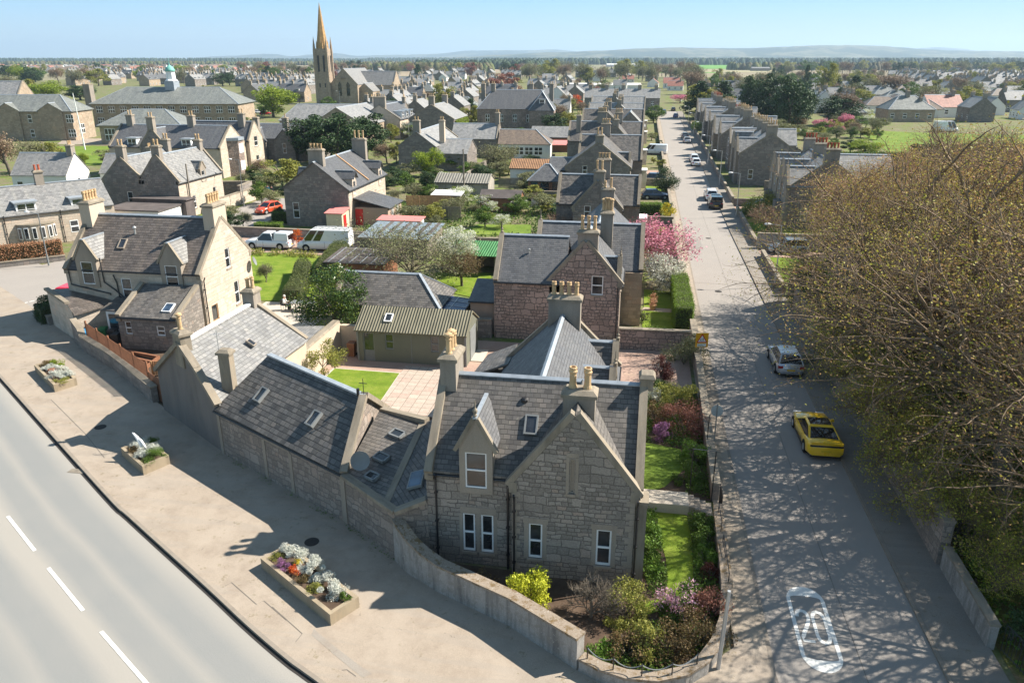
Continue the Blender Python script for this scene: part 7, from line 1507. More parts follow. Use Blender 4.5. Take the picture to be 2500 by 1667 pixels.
car('white car tucked in front of the white hatchback halfway up the street', 14.9, 139.5, 90, 4.4, 1.8, 1.55, 'hatch', ('white', (0.75, 0.76, 0.77), 0), GV)
car('pale silver car, nearer of the far pair on the right kerb', 15.2, 177.5, 90, 4.3, 1.8, 1.5, 'hatch', ('silver', (0.52, 0.53, 0.55), .5), GV)
car('grey car, farther of the far pair on the right kerb', 15.2, 189.5, 90, 4.4, 1.8, 1.55, 'suv', ('grey', (0.22, 0.23, 0.24), .4), GV)
car('small blue car far up the right kerb', 15.3, 266, 90, 4.1, 1.75, 1.5, 'hatch', ('blue', (0.03, 0.08, 0.30), .2), GV)
car('bright blue car in the middle of the far street', 11.6, 286, 268, 4.1, 1.75, 1.5, 'hatch', ('blue', (0.03, 0.08, 0.30), .2))
car('black car at the very end of the right kerb', 15.6, 303, 90, 4.3, 1.8, 1.5, 'hatch', ('black', (0.02, 0.02, 0.022), 0), GV)
car('silver off-roader standing in the right-hand drive by the tall wall', 20.6, 59.9, 184, 4.3, 1.85, 1.66, 'suv', ('silver_blue', (0.36, 0.42, 0.47), .5))
car('pale blue-grey car in the second right-hand drive', 21.5, 86.3, 180, 4.4, 1.8, 1.5, 'hatch', ('silver_blue', (0.36, 0.42, 0.47), .5))
car('white van with dark side glass and a roof rack, behind the hedge', -29.8, 53.2, 184, 6.0, 2.05, 2.4, 'van', ('white', (0.75, 0.76, 0.77), 0), name='parked_van', cat='van', rack=True)
car('white covered pickup left of the roof-racked van', -36.3, 53.0, 180, 5.3, 1.9, 1.85, 'pickup', ('white', (0.75, 0.76, 0.77), 0), cat='pickup')
car('orange-red hatchback parked in the lane by the clipped hedge', -46.0, 72.6, 252, 4.0, 1.75, 1.5, 'hatch', ('orange_red', (0.62, 0.07, 0.02), 0))
car('red car just showing behind the domed hedge at the left house', -44.3, 31.6, 95, 4.0, 1.75, 1.5, 'hatch', ('red', (0.55, 0.01, 0.03), 0))
car('teal estate car beside the garden room', -11.6, 88.6, 60, 4.2, 1.8, 1.6, 'suv', ('teal', (0.02, 0.13, 0.17), .2))
car('dark blue car in the drive before the fourth villa', 7.2, 110, 0, 4.3, 1.8, 1.5, 'hatch', ('navy', (0.02, 0.04, 0.08), .3)); car('dark car in the front drive behind the round clipped bush', 6.6, 92.6, 8, 4.3, 1.8, 1.5, 'hatch', ('navy', (0.02, 0.04, 0.08), .3))
car('white van in the drive of the fifth villa', 7.0, 151, 172, 5.4, 2.0, 2.2, 'van', ('white', (0.75, 0.76, 0.77), 0), name='parked_van', cat='van')
car('white motorhome beyond the playing field hedge', G(2308, 322)[0], G(2308, 322)[1], 10, 6.8, 2.3, 3.0, 'van', ('white', (0.75, 0.76, 0.77), 0), name='motorhome', cat='motorhome')
for i, (px, py) in enumerate(((622, 276), (634, 278), (648, 281))):
    x, y = G(px, py); car(('dark', 'white', 'red')[i] + ' car in the car park beside the big lime-green tree', x, y, 30, 4.3, 1.8, 1.5, 'hatch', (('black', (0.02, 0.02, 0.022), 0), ('white', (0.75, 0.76, 0.77), 0), ('red', (0.55, 0.01, 0.03), 0))[i])
# ------------------------------------------------------------------ street furniture
def lamp(label, x, y, h=5.6, arm=(-1.25, 0), mat='galv'):
    r = root('street_lamp', label, 'street lamp', (x, y, 0.1), 0, 'street lamps'); m = MB(); m.tube([(0, 0, 0), (0, 0, 1.1)], .085, 8); m.tube([(0, 0, 1.1), (0, 0, h)], [.06, .045], 8); m.build('post', mat, r)
    m = MB(); d = Vector((arm[0], arm[1], 0)); m.tube([(0, 0, h - .03), (d.x * .5, d.y * .5, h + .05), (d.x * .75, d.y * .75, h + .07)], .03, 6); m.build('arm', mat, r)
    m = MB(); m.sm = True; m.M = Matrix.Translation((d.x, d.y, h + .08)) @ Matrix.Rotation(math.atan2(d.y, d.x), 4, 'Z') @ Matrix.Scale(2.0, 4, (1, 0, 0)); m.lathe([(.02, .1), (.1, .09), (.16, .02), (.15, -.03), (.08, -.08), (.01, -.09)], n=12); m.build('lamp_head', 'white_paint', r); return r
for i, (y, w_) in enumerate(((46.3, 'nearest lamp post on the right pavement, by the azalea garden'), (80.3, 'second lamp post on the right, in front of the amber shrub'), (106.9, 'third lamp post on the right, at the blank dark gable'), (133.7, 'fourth lamp post up the right pavement'), (167.8, 'fifth lamp post up the right pavement'), (200, 'sixth lamp post up the right pavement'), (232, 'seventh lamp post up the right pavement'), (266, 'last lamp post visible on the right pavement'))): lamp(w_, 17.25 + (y > 150) * .8, y)
lamp('dark lamp post in front of the coppery beech hedge', -54.9, 41.6, 5.3, (-1.5, .3), 'grey_paint'); lamp('slim lamp post beside the lane wall of the double-gabled house', -51.4, 76.0, 6.5, (-1.3, 0), 'grey_paint'); lamp('lamp post in front of the church door', -131, 318, 6)
lamp('lamp post in front of the creeper-clad house', -55.5, 172, 6)
m = MB(); m.tube([(0, 0, 0), (.06, -.05, 3.3)], [.075, .06], 8); tag(m.build('post', 'galv', loc=(7.95, -4.15, .1)), 'plain leaning galvanised post outside the curved corner wall', 'post')
SG = root('warning_sign', 'yellow-backed school children warning sign at the left kerb', 'road sign', (9.0, 23.8, .1)); SG.rotation_euler = (0, 0, rad(12))
m = MB(); m.tube([(0, .04, 0), (0, .04, 2.6)], .04, 8); m.build('post', 'grey_paint', SG)
_y = plain('fluorescent_yellow_board', (0.75, 0.38, 0.01), .5, var=.03); M_['sign_yellow'] = _y; _r = plain('sign_red', (0.55, 0.015, 0.015), .5, var=.03); M_['sign_red'] = _r
m = MB(); m.box(-.43, .43, -.015, .0, 1.62, 2.62); m.build('board', 'sign_yellow', SG)
m = MB(); m.prism([(0, 0)] * 0 or [(-.36, 0), (.36, 0), (0, .62)], .006); 
m = MB(); m.M = Matrix.Translation((0, -.018, 1.95)) @ Matrix.Rotation(rad(90), 4, 'X'); m.prism([(-.36, 0), (.36, 0), (.03, .6), (-.03, .6)], .004); m.build('triangle', 'sign_red', SG)
m = MB(); m.M = Matrix.Translation((0, -.024, 1.95)) @ Matrix.Rotation(rad(90), 4, 'X'); m.prism([(-.27, .055), (.27, .055), (0, .5)], .003); m.build('triangle_field', 'white_paint', SG)
m = MB(); m.M = Matrix.Translation((0, -.03, 1.95)) @ Matrix.Rotation(rad(90), 4, 'X')
for sx, s_ in ((-.08, .9), (.07, 1.1)):
    m.prism([(sx - .02, .16 * s_), (sx + .02, .16 * s_), (sx + .025, .27 * s_), (sx - .015, .27 * s_)], .002); m.prism([(sx - .02, .17 * s_), (sx + .0, .17 * s_), (sx - .06, .08), (sx - .08, .09)], .002); m.prism([(sx, .17 * s_), (sx + .02, .17 * s_), (sx + .06, .08), (sx + .04, .075)], .002)
    m.prism([(sx + .02 * math.cos(t), .30 * s_ + .02 * math.sin(t)) for t in [i * math.pi / 4 for i in range(8)]], .002); m.prism([(sx - .01, .25 * s_), (sx - .07, .2 * s_), (sx - .065, .185 * s_), (sx, .23 * s_)], .002)
m.build('children_symbol', 'black_paint', SG)
m = MB(); m.box(-.3, .3, -.022, -.015, 1.66, 1.88); m.build('text_plate', 'white_paint', SG)
_g = plain('sign_green_ink', (0.03, 0.22, 0.13), .6); M_['ink'] = _g; m = MB()
for j, (z, n_) in enumerate(((1.81, 9), (1.74, 6), (1.68, 8))):
    for i in range(n_): a = -.27 + i * .058; m.box(a, a + .04, -.0235, -.022, z, z + .035)
m.build('lettering', 'ink', SG)
RS_ = root('road_sign', 'grey back of a round road sign on a slim post by the bronze maple', 'road sign', (8.95, 11.5, .1)); m = MB(); m.tube([(0, 0, 0), (0, 0, 3.0)], .035, 8); m.build('post', 'grey_paint', RS_); m = MB(); m.M = Matrix.Translation((0, .05, 2.6)) @ Matrix.Rotation(rad(80), 4, 'X'); m.lathe([(.31, 0), (.31, .02)], n=20); m.build('disc', 'tin_blue', RS_)
m = MB(); 
x, y = G(189, 1150); m.box(x - .45, x + .45, y - .2, y + .2, .0, .012)
for i in range(7): m.box(x - .4 + i * .125, x - .36 + i * .125, y - .16, y + .16, .012, .02)
d_ = m.build('drain_grate', 'wood_grey'); tag(d_, 'rusty drain grate at the main road kerb', 'drain')
# telegraph pole and wires
TP = root('telegraph_pole', 'grey telegraph pole behind the garage with the ribbed roof', 'pole', (-21.0, 84.0, 0)); m = MB(); m.tube([(0, 0, 0), (0, 0, 7.8)], [.14, .09], 8); m.build('pole', 'wood_grey', TP)
m = MB()
for e in ((-13, 14, -3.5), (20, 6, -3.0), (-10, -18, -4.2)): m.tube([(e[0] * t, e[1] * t, 7.6 + e[2] * t - 1.2 * 4 * t * (1 - t) * .5) for t in [i / 8 for i in range(9)]], .012, 3)
m.build('wire', 'black_paint', TP)
m = MB(); m.tube([(0, 0, 0), (0.05, 0, 7.0)], [.12, .09], 8); tag(m.build('telegraph_pole', 'wood_grey', loc=(-54.6, 68.0, 0)), 'dark pole standing in front of the cream wall of the double-gabled house', 'pole')
# bins
def bin_(label, x, y, mat, rz=0, h=1.05):
    r = root('wheelie_bin', label, 'bin', (x, y, 0), rz); m = MB(); b = [m.pt(p) for p in ((-.2, -.24, .05), (.2, -.24, .05), (.2, .22, .05), (-.2, .22, .05), (-.27, -.3, h - .12), (.27, -.3, h - .12), (.27, .3, h - .12), (-.27, .3, h - .12))]
    for q in ((3, 2, 1, 0), (4, 5, 6, 7), (0, 1, 5, 4), (1, 2, 6, 5), (2, 3, 7, 6), (3, 0, 4, 7)): m.face([b[i] for i in q])
    m.build('body', mat, r); m = MB(); m.box(-.29, .29, -.34, .33, h - .12, h, top=.03); m.build('lid', mat, r)
    for s in (-1, 1): m = MB(); m.M = Matrix.Translation((s * .2, .24, .1)) @ Matrix.Rotation(rad(90), 4, 'Y'); m.lathe([(.1, -.03), (.1, .03)], n=10); m.build('wheel', 'tyre', r)
    return r
bin_('blue wheelie bin at the end of the trellis', -35.35, 21.55, 'bin_blue', .4); bin_('second blue wheelie bin, pressed against the store wall', -35.9, 22.1, 'bin_blue', .6); bin_('green wheelie bin beside the two blue ones', -34.9, 22.6, 'bin_green', .3); bin_('black bin by the white porch door', -33.9, 22.4, 'black_paint', .1); bin_('black bin right of the white porch door', -33.1, 21.6, 'black_paint', .1)
for i, (px, py) in enumerate(((445, 523), (457, 522), (470, 521), (482, 520))): x, y = G(px, py); bin_(('brown', 'black', 'green', 'blue')[i] + ' bin behind the ridge at the double-gabled house', x, y, ('wood_red', 'black_paint', 'bin_green', 'bin_blue')[i])
bin_('brown bin at the left end of the green shed', -15.3, 22.6, 'wood_red')
# planters
def planter(label, c, plants, h=.5):
    P = [Vector(p) for p in c]; O = sum(P, Vector((0, 0))) / 4; r = root('stone_planter', label, 'planter', (O.x, O.y, .1), 0, 'stone planters on the broad pavement'); q = [p - O for p in P]
    for a, b in ((0, 1), (1, 2), (2, 3), (3, 0)):
        d = (q[b] - q[a]).normalized(); n = Vector((-d.y, d.x)); n = n if n.dot(-(q[a] + q[b])) > 0 else -n; m = MB(); e0 = 0 if a % 2 == 0 else .17
        u, v = q[a] + d * e0, q[b] - d * e0; m.prism([tuple(u), tuple(v), tuple(v + n * .17), tuple(u + n * .17)], h); m.build('side', 'planter_stone', r)
    m = MB(); k = .9; m.poly([(p.x * k, p.y * k, h - .08) for p in (q[::-1] if (q[1] - q[0]).cross(q[2] - q[1]) < 0 else q)]); m.build('soil', 'soil', r)
    u, v = (q[1] - q[0]), (q[3] - q[0])
    for (a, b, R, H, lf, n, ls, lb, nm) in plants:
        p = O + q[0] + u * a + v * b; s = leafy(nm, int(a * 997 + b * 131 + len(lb)), R, H, .02, n * 2, ls * .62, lf, lb, 'plant', (p.x, p.y, h + .02), 10, .45, 'dome', None)
    return r
M_['planter_stone'] = harl('weathered_planter_stone', (0.33, 0.27, 0.19), 0.5, 2.5)
planter('longest stone planter, nearest the camera, full of silver foliage', [(-10.3, -1.5), (-6.15, -4.3), (-5.45, -3.15), (-9.6, -.35)], [
  (.10, .75, .34, .5, 'silver', 1300, .07, 'silver plant at the far end of the longest planter', 'silver_plant'), (.24, .78, .42, .6, 'silver', 1700, .07, 'second silver plant from the far end of the longest planter', 'silver_plant'), (.40, .80, .42, .62, 'silver', 1700, .07, 'silver plant behind the red flowers', 'silver_plant'),
  (.50, .68, .42, .6, 'silver', 1700, .07, 'dense silver plant right of the red flowers', 'silver_plant'), (.62, .78, .4, .58, 'silver', 1600, .07, 'silver plant past the middle of the longest planter', 'silver_plant'), (.80, .55, .5, .6, 'silver', 2000, .07, 'large silver plant at the near end of the longest planter', 'silver_plant'),
  (.22, .25, .3, .35, 'purple', 1200, .05, 'pink heather in the longest planter', 'heather'), (.37, .38, .26, .36, 'red', 900, .06, 'bright red and orange flowers in the longest planter', 'flowers'), (.08, .35, .3, .22, 'yelgreen', 700, .05, 'low yellow-green plant at the far corner of the longest planter', 'plant'),
  (.30, .62, .2, .3, 'yellow', 400, .05, 'small yellow flowers in the longest planter', 'flowers'), (.52, .25, .34, .3, 'bronze', 1000, .06, 'russet plant in front of the dense silver one', 'plant'), (.66, .35, .3, .25, 'yelgreen', 900, .06, 'olive plant in the longest planter', 'plant'), (.93, .7, .25, .25, 'green', 700, .06, 'green tuft at the near end of the longest planter', 'plant')])
planter('shortest stone planter with a white forked ornament', [(-22.1, 6.3), (-19.75, 4.65), (-19.1, 5.95), (-21.45, 7.6)], [
  (.25, .6, .5, .5, 'silver', 1600, .07, 'silver plant left of the white ornament', 'silver_plant'), (.62, .7, .45, .5, 'silver', 1500, .07, 'silver plant right of the white ornament', 'silver_plant'), (.6, .35, .4, .42, 'silver', 1300, .07, 'silver plant in front of the white ornament', 'silver_plant'),
  (.9, .62, .6, .55, 'green', 2600, .06, 'bright green juniper spilling over the shortest planter', 'juniper'), (.35, .95, .4, .4, 'green', 1200, .06, 'green juniper at the back of the shortest planter', 'juniper'), (.3, .2, .35, .25, 'bronze', 800, .06, 'brown heather in the shortest planter', 'heather')])
planter('farthest stone planter, nearest the trellis', [(-35.3, 16.0), (-31.6, 13.2), (-30.95, 14.45), (-34.65, 17.25)], [
  (.15, .5, .5, .35, 'bronze', 1100, .08, 'brown-green plant at the far end of the farthest planter', 'plant'), (.3, .8, .45, .45, 'lime', 1200, .08, 'yellow-green shrub in the farthest planter', 'plant'), (.32, .4, .4, .4, 'silver', 1200, .08, 'first silver plant in the farthest planter', 'silver_plant'), (.5, .75, .45, .45, 'silver', 1400, .08, 'silver plant beside the pink flowers', 'silver_plant'),
  (.5, .4, .25, .3, 'red', 500, .07, 'orange and red flowers in the farthest planter', 'flowers'), (.7, .45, .5, .5, 'silver', 1500, .08, 'large silver plant near the close end of the farthest planter', 'silver_plant'), (.82, .75, .4, .4, 'silver', 1200, .08, 'silver plant at the corner of the farthest planter', 'silver_plant'), (.92, .4, .4, .22, 'yelgreen', 900, .07, 'mossy plant at the close end of the farthest planter', 'plant')])
m = MB(); m.sm = True; m.tube([(0, 0, 0), (-.05, .02, .35), (-.22, .08, .75), (-.42, .12, .95), (-.5, .12, 1.0)], [.05, .07, .09, .05, .02], 8); m.tube([(.22, .05, 0), (.15, .05, .3), (-.02, .06, .6), (-.22, .08, .8)], [.045, .06, .07, .04], 8)
tag(m.build('ornament', 'white_paint', loc=(-20.7, 6.1, .6)), 'white forked ornament standing in the shortest planter', 'ornament')
# patio table and chairs, garden things
def chair(label, x, y, rz):
    r = root('garden_chair', label, 'chair', (x, y, .04), rz); m = MB(); m.box(-.22, .22, -.22, .22, .42, .46); m.build('seat', 'black_paint', r); m = MB(); m.box(-.22, .22, .2, .24, .5, .9); m.build('backrest', 'black_paint', r)
    for sx in (-.2, .2):
        for sy in (-.2, .2): m = MB(); m.tube([(sx, sy, 0), (sx, sy, .44)], .018, 5); m.build('leg', 'black_paint', r)
    return r
GTb = root('garden_table', 'long dark garden table on the patio behind the cottage chimney', 'table', (-23.0, 31.9, .04)); m = MB(); m.box(-1.1, 1.1, -.45, .45, .7, .74); m.build('tabletop', 'grey_paint', GTb)
for sx in (-1, 1):
    for sy in (-.38, .38): m = MB(); m.tube([(sx, sy, 0), (sx, sy, .7)], .025, 6); m.build('leg', 'black_paint', GTb)
chair('black garden chair at the far side of the long table', -23.2, 32.8, 0); chair('black garden chair at the right end of the long table', -21.5, 31.9, -1.57); chair('black garden chair the white-haired person sits on', -24.75, 31.8, 1.57)
def person(label, x, y, rz, top, legs, hair, sit=False, z=.0, stride=.12):
    r = root('person', label, 'person', (x, y, z), rz)
    hz = .95 if not sit else .5
    if not sit: J = {'p': (0, 0, .95), 's': (0, .02, 1.25), 'n': (0, 0, 1.5), 'h': (0, -.03, 1.62), 't': (0, -.02, 1.74), 'lk': (.09, -stride, .5), 'lf': (.1, -.05 - stride, .06), 'lt': (.1, -.22 - stride, .04), 'rk': (-.09, stride * .3, .5), 'rf': (-.1, stride + .1, .08), 'rt': (-.1, stride - .06, .04), 'ls': (.18, 0, 1.43), 'le': (.24, .1, 1.16), 'lh': (.24, -.04, .92), 'lg': (.235, -.07, .84), 'rs': (-.18, 0, 1.43), 're': (-.24, -.05, 1.16), 'rh': (-.25, .0, .92), 'rg': (-.25, -.02, .84)}
    else: J = {'p': (0, .05, .52), 's': (0, .02, .82), 'n': (0, 0, 1.06), 'h': (0, -.06, 1.18), 't': (0, -.06, 1.3), 'lk': (.11, -.42, .5), 'lf': (.12, -.4, .08), 'lt': (.12, -.58, .05), 'rk': (-.11, -.42, .5), 'rf': (-.12, -.38, .08), 'rt': (-.12, -.55, .05), 'ls': (.18, 0, .99), 'le': (.25, -.06, .74), 'lh': (.2, -.32, .74), 'lg': (.18, -.4, .75), 'rs': (-.18, 0, .99), 're': (-.25, -.06, .74), 'rh': (-.2, -.32, .74), 'rg': (-.18, -.4, .75)}
    Rr = {'p': .15, 's': .14, 'n': .06, 'h': .1, 't': .08, 'k': .075, 'f': .05, 'T': .04, 'S': .06, 'e': .045, 'H': .032, 'G': .035}
    ed = [('p', 's'), ('s', 'n'), ('n', 'h'), ('h', 't'), ('p', 'lk'), ('lk', 'lf'), ('lf', 'lt'), ('p', 'rk'), ('rk', 'rf'), ('rf', 'rt'), ('n', 'ls'), ('ls', 'le'), ('le', 'lh'), ('lh', 'lg'), ('n', 'rs'), ('rs', 're'), ('re', 'rh'), ('rh', 'rg')]
    rk = lambda n: Rr[n] if n in 'psnht' and len(n) == 1 else Rr[{'k': 'k', 'f': 'f', 't': 'T', 's': 'S', 'e': 'e', 'h': 'H', 'g': 'G'}[n[1]]]
    def skin(nm, keys, edges, mat, grow_=1.0):
        me = bpy.data.meshes.new(nm); me.from_pydata([J[k] for k in keys], [(keys.index(a), keys.index(b)) for a, b in edges], []); o = bpy.data.objects.new(nm, me); COL.objects.link(o)
        md = o.modifiers.new('s', 'SKIN'); o.modifiers.new('d', 'SUBSURF').render_levels = 1; o.modifiers['d'].levels = 1
        for i, k in enumerate(keys): rr = rk(k) * grow_; me.skin_vertices[0].data[i].radius = (rr, rr * (.75 if k in 'ps' else 1))
        me.skin_vertices[0].data[0].use_root = True
        dg = bpy.context.evaluated_depsgraph_get(); me2 = bpy.data.meshes.new_from_object(o.evaluated_get(dg)); o.modifiers.clear(); o.data = me2; me2.name = nm; me2.materials.clear(); me2.materials.append(M_[mat]); o.parent = r; return o
    skin('body', list(J), ed, 'skin')
    skin('jacket', ['p', 's', 'n', 'ls', 'le', 'lh', 'rs', 're', 'rh'], [('p', 's'), ('s', 'n'), ('n', 'ls'), ('ls', 'le'), ('le', 'lh'), ('n', 'rs'), ('rs', 're'), ('re', 'rh')], top, 1.22)
    skin('trousers', ['p', 'lk', 'lf', 'rk', 'rf'], [('p', 'lk'), ('lk', 'lf'), ('p', 'rk'), ('rk', 'rf')], legs, 1.25)
    m = MB(); m.sm = True; t = J['t']; m.lathe([(.01, .1), (.07, .08), (.105, .02), (.108, -.05), (.09, -.1)], (t[0], t[1] + .02, t[2] - .02), 10, cap=False); m.build('hair', hair, r); return r
M_['skin'] = plain('skin', (0.45, 0.26, 0.19), .6); M_['cloth_blue'] = plain('blue_jacket_cloth', (0.01, 0.16, 0.30), .8); M_['cloth_dark'] = plain('dark_cloth', (0.03, 0.035, 0.04), .9); M_['cloth_white'] = plain('pale_patterned_cloth', (0.6, 0.62, 0.6), .9, var=.3, scale=14); M_['hair_dark'] = plain('dark_hair', (0.04, 0.03, 0.02), .8); M_['hair_white'] = plain('white_hair', (0.6, 0.56, 0.5), .8)
person('person in a bright blue jacket walking in the lane by the round bush', -52.0, 84.8, .3, 'cloth_blue', 'cloth_dark', 'hair_dark'); person('person in dark clothes walking beside the one in the blue jacket', -51.1, 84.3, .2, 'cloth_dark', 'cloth_dark', 'hair_dark')
person('white-haired person in a pale patterned top sitting at the garden table', -24.7, 31.8, 1.57, 'cloth_white', 'cloth_dark', 'hair_white', sit=True)
# flagpole and small things
m = MB(); x, y = G(208, 366); m.tube([(0, 0, 0), (-.5, 0, 12.5)], [.16, .08], 8); tag(m.build('flagpole', 'white_paint', loc=(x, y, 0)), 'white flagpole on the school lawn', 'flagpole')
for (x, y) in ((5.95, 37.0), (6.0, 38.7)):
    r_ = root('planter_tub', ('nearer' if y < 38 else 'farther') + ' clay tub of dry plants beside the path in the hedged garden', 'tub', (x, y, .03)); m = MB(); m.lathe([(.22, 0), (.3, .4), (.33, .42), (.28, .42)], n=12); m.build('tub', 'wood_new', r_); V, F = leaves_arr(np.random.RandomState(int(y)), np.random.RandomState(int(y)).randn(300, 3) * .16 + np.array([0, 0, .6]), .1); np_mesh('plant', V, F, L_['beech'], r_)
# ------------------------------------------------------------------ the town beyond, trees, woods, hills, haze
ORD = ['first', 'second', 'third', 'fourth', 'fifth', 'sixth', 'seventh', 'eighth', 'ninth', 'tenth', 'eleventh', 'twelfth', 'thirteenth', 'fourteenth', 'fifteenth', 'sixteenth', 'seventeenth', 'eighteenth', 'nineteenth', 'twentieth']
TENS = ['twenty', 'thirty', 'forty', 'fifty', 'sixty', 'seventy', 'eighty', 'ninety']
def ordw(i):
    if i < 20: return ORD[i]
    n = i + 1
    if n % 10 == 0: return {2: 'twentieth', 3: 'thirtieth', 4: 'fortieth', 5: 'fiftieth', 6: 'sixtieth', 7: 'seventieth', 8: 'eightieth', 9: 'ninetieth'}[n // 10]
    return TENS[n // 10 - 2] + '-' + ORD[n % 10 - 1]
OCC = []
for o in list(SC.objects):
    if o.parent is None and o.get('category') in ('house', 'school', 'church', 'hall', 'mansion', 'villa', 'terrace', 'bungalow', 'barn', 'garage', 'cottage'):
        cs = [c for c in o.children if c.type == 'MESH' and 'wall' in c.name]
        if cs:
            v = np.array([tuple(o.matrix_basis @ q.co) for c in cs for q in c.data.vertices]); OCC.append((v[:, 0].min() - 2, v[:, 0].max() + 2, v[:, 1].min() - 2, v[:, 1].max() + 2))
OCC.append((9, 18.5, -30, 330))
def free(x, y, R=7.0):
    if 8.6 < x < 19.2 and y < 320: return False
    if any(a - R < x < b + R and c - R < y < d + R for a, b, c, d in OCC): return False
    return True
def occupy(x, y, R): OCC.append((x - R, x + R, y - R, y + R))
# proto town houses, built once each with their parts, then copied
def proto_house(i, L, W, he, hr, wall, roof, ch, hip=0, dorm=0):
    r = root('town_house', 'x', 'house'); f, R = block(r, -L / 2, 0, 0, L, W, he, hr, wall, roof, far=True, hipE=hip, hipS=hip, F=wr(L, max(2, int(L / 3)), .9, 1.0, 1.3), B=wr(L, max(2, int(L / 3)), .9, 1.0, 1.3), E=[(W / 2, 1, .9, 1.3)] if not hip else [])
    for cx in ch: chimney(r, cx, 0, hr - 1, hr + 1.4, .9, 1.2, 3, 'plain', ax='y', far=True, mat='chim')
    for k in range(dorm): boxdormer(r, R, L * (k + .5) / dorm, -W / 2 + .4, he - .1, 1.6, 1.4, 2.2)
    return r
PR_ = [proto_house(0, 11, 8, 4.6, 7.8, 'stone_grey', 'slate_far', (-5, 5)), proto_house(1, 14, 8.5, 4.8, 8.3, 'stone_buff', 'slate_blue', (-6.5, 0, 6.5), dorm=2), proto_house(2, 9, 7, 3.2, 6.3, 'white_wall', 'slate_pale', (4,)),
       proto_house(3, 13, 9, 3.0, 6.0, 'white_wall', 'tile_brown', (), hip=4), proto_house(4, 16, 8, 5.2, 8.6, 'stone_grey', 'slate_far', (-7.3, -2.4, 2.4, 7.3), dorm=3), proto_house(5, 12, 9, 3.2, 6.4, 'stone_buff', 'slate_green', (0,), hip=4), proto_house(6, 10, 8, 2.9, 6.0, 'white_wall', 'tile_red', (3,))]
KW = ['grey stone house', 'dormered stone house', 'white slate-roofed house', 'white brown-roofed bungalow', 'long four-chimney stone house', 'hip-roofed buff house', 'white red-roofed house']
used_proto = set()
def put_house(k, x, y, rz, label, group):
    if k not in used_proto: used_proto.add(k); h = PR_[k]; h.location = (x, y, 0); h.rotation_euler = (0, 0, rz); h['label'] = label; h['group'] = group; return h
    return copy_thing(PR_[k], (x, y, 0), rz, None, label, group)
RT_ = random.Random(77)
def cluster(phrase, group, xr, yr, n, kinds, jit=.2, R=9, ang=(0, 90)):
    got = []
    for _ in range(n * 14):
        if len(got) >= n: break
        px = RT_.uniform(*xr); t = RT_.random(); py = yr[0] + (yr[1] - yr[0]) * t ** .8; x, y = G(px, py)
        if not free(x, y, R * .72): continue
        occupy(x, y, R); got.append((px, x, y, RT_.choice(kinds), rad(RT_.choice(ang)) + RT_.gauss(0, jit * .3)))
    got.sort(); cnt = {}; tot = {}
    for g in got: tot[g[3]] = tot.get(g[3], 0) + 1
    for px, x, y, k, a in got:
        i = cnt.get(k, 0); cnt[k] = i + 1
        lb = KW[k] + ' ' + phrase if tot[k] == 1 else ordw(i) + ' ' + KW[k] + ' from the left ' + phrase
        put_house(k, x, y, a, lb[:1].lower() + lb[1:], group)
cluster('beyond the left villas', 'town houses behind the left villas', (1080, 1420), (236, 300), 16, [0, 0, 1, 2, 5], R=9)
cluster('around the mansion', 'town houses around the mansion', (1000, 1400), (200, 236), 30, [0, 1, 4, 5, 2], R=10)
cluster('right of the church', 'town houses right of the church', (930, 1250), (215, 290), 30, [0, 1, 4, 0, 5], R=9)
cluster('between school and church', 'town houses between school and church', (600, 770), (195, 250), 22, [0, 1, 4], R=10)
cluster('behind the long school', 'town houses behind the long school', (180, 620), (178, 212), 46, [0, 1, 4, 0], R=11)
cluster('left of the mansion roofs', 'low houses between evergreens and the hall', (880, 1180), (300, 345), 5, [0, 2, 5], R=9)
cluster('beyond the right villas', 'town houses beyond the right villas', (1710, 2080), (205, 300), 26, [0, 2, 5, 1], R=11)
cluster('past the playing field', 'town houses past the playing field', (2080, 2500), (225, 300), 34, [5, 2, 3, 0], R=11)
cluster('in the far right suburb', 'town houses in the far right suburb', (2180, 2520), (182, 232), 64, [0, 5, 2, 4, 1], R=11)
cluster('at the end of the street', 'town houses at the street end', (1500, 1760), (196, 222), 9, [2, 0, 6], R=14)
cluster('across the far centre', 'town houses across the far centre', (820, 1500), (182, 200), 40, [0, 2, 4], R=14)
# white-gabled bungalows beside the double-gabled house and other one-offs
def oneoff(px, py, k, rz, lb, sc=1.0):
    x, y = G(px, py) if py > 100 else (px, py); r = put_house(k, x, y, rad(rz), lb, None); r.scale = (sc,) * 3; occupy(x, y, 8)
    if 'group' in r: del r['group']
oneoff(-88, 84, 2, 8, 'white-gabled slate bungalow left of the double-gabled house', .95); oneoff(-78, 90, 2, 8, 'second white-gabled bungalow, tucked behind the first', .85)
oneoff(2008, 275, 2, 80, 'white gabled house with one upper window beyond the dark trees', 1.3); oneoff(1365, 262, 2, 85, 'pale blue-white gabled house beside the mansion', 1.35)
oneoff(2205, 295, 5, 5, 'hipped grey bungalow with a square dormer at the playing field edge', 1.25); oneoff(2290, 285, 6, 10, 'red-roofed bungalow behind the hipped grey one', 1.25); oneoff(1640, 216, 6, 0, 'white house with an orange-red roof at the street end', 1.2)
for k in range(7):
    if k not in used_proto:
        for c in list(PR_[k].children):
            for g in list(c.children): bpy.data.objects.remove(g)
            bpy.data.objects.remove(c)
        bpy.data.objects.remove(PR_[k])
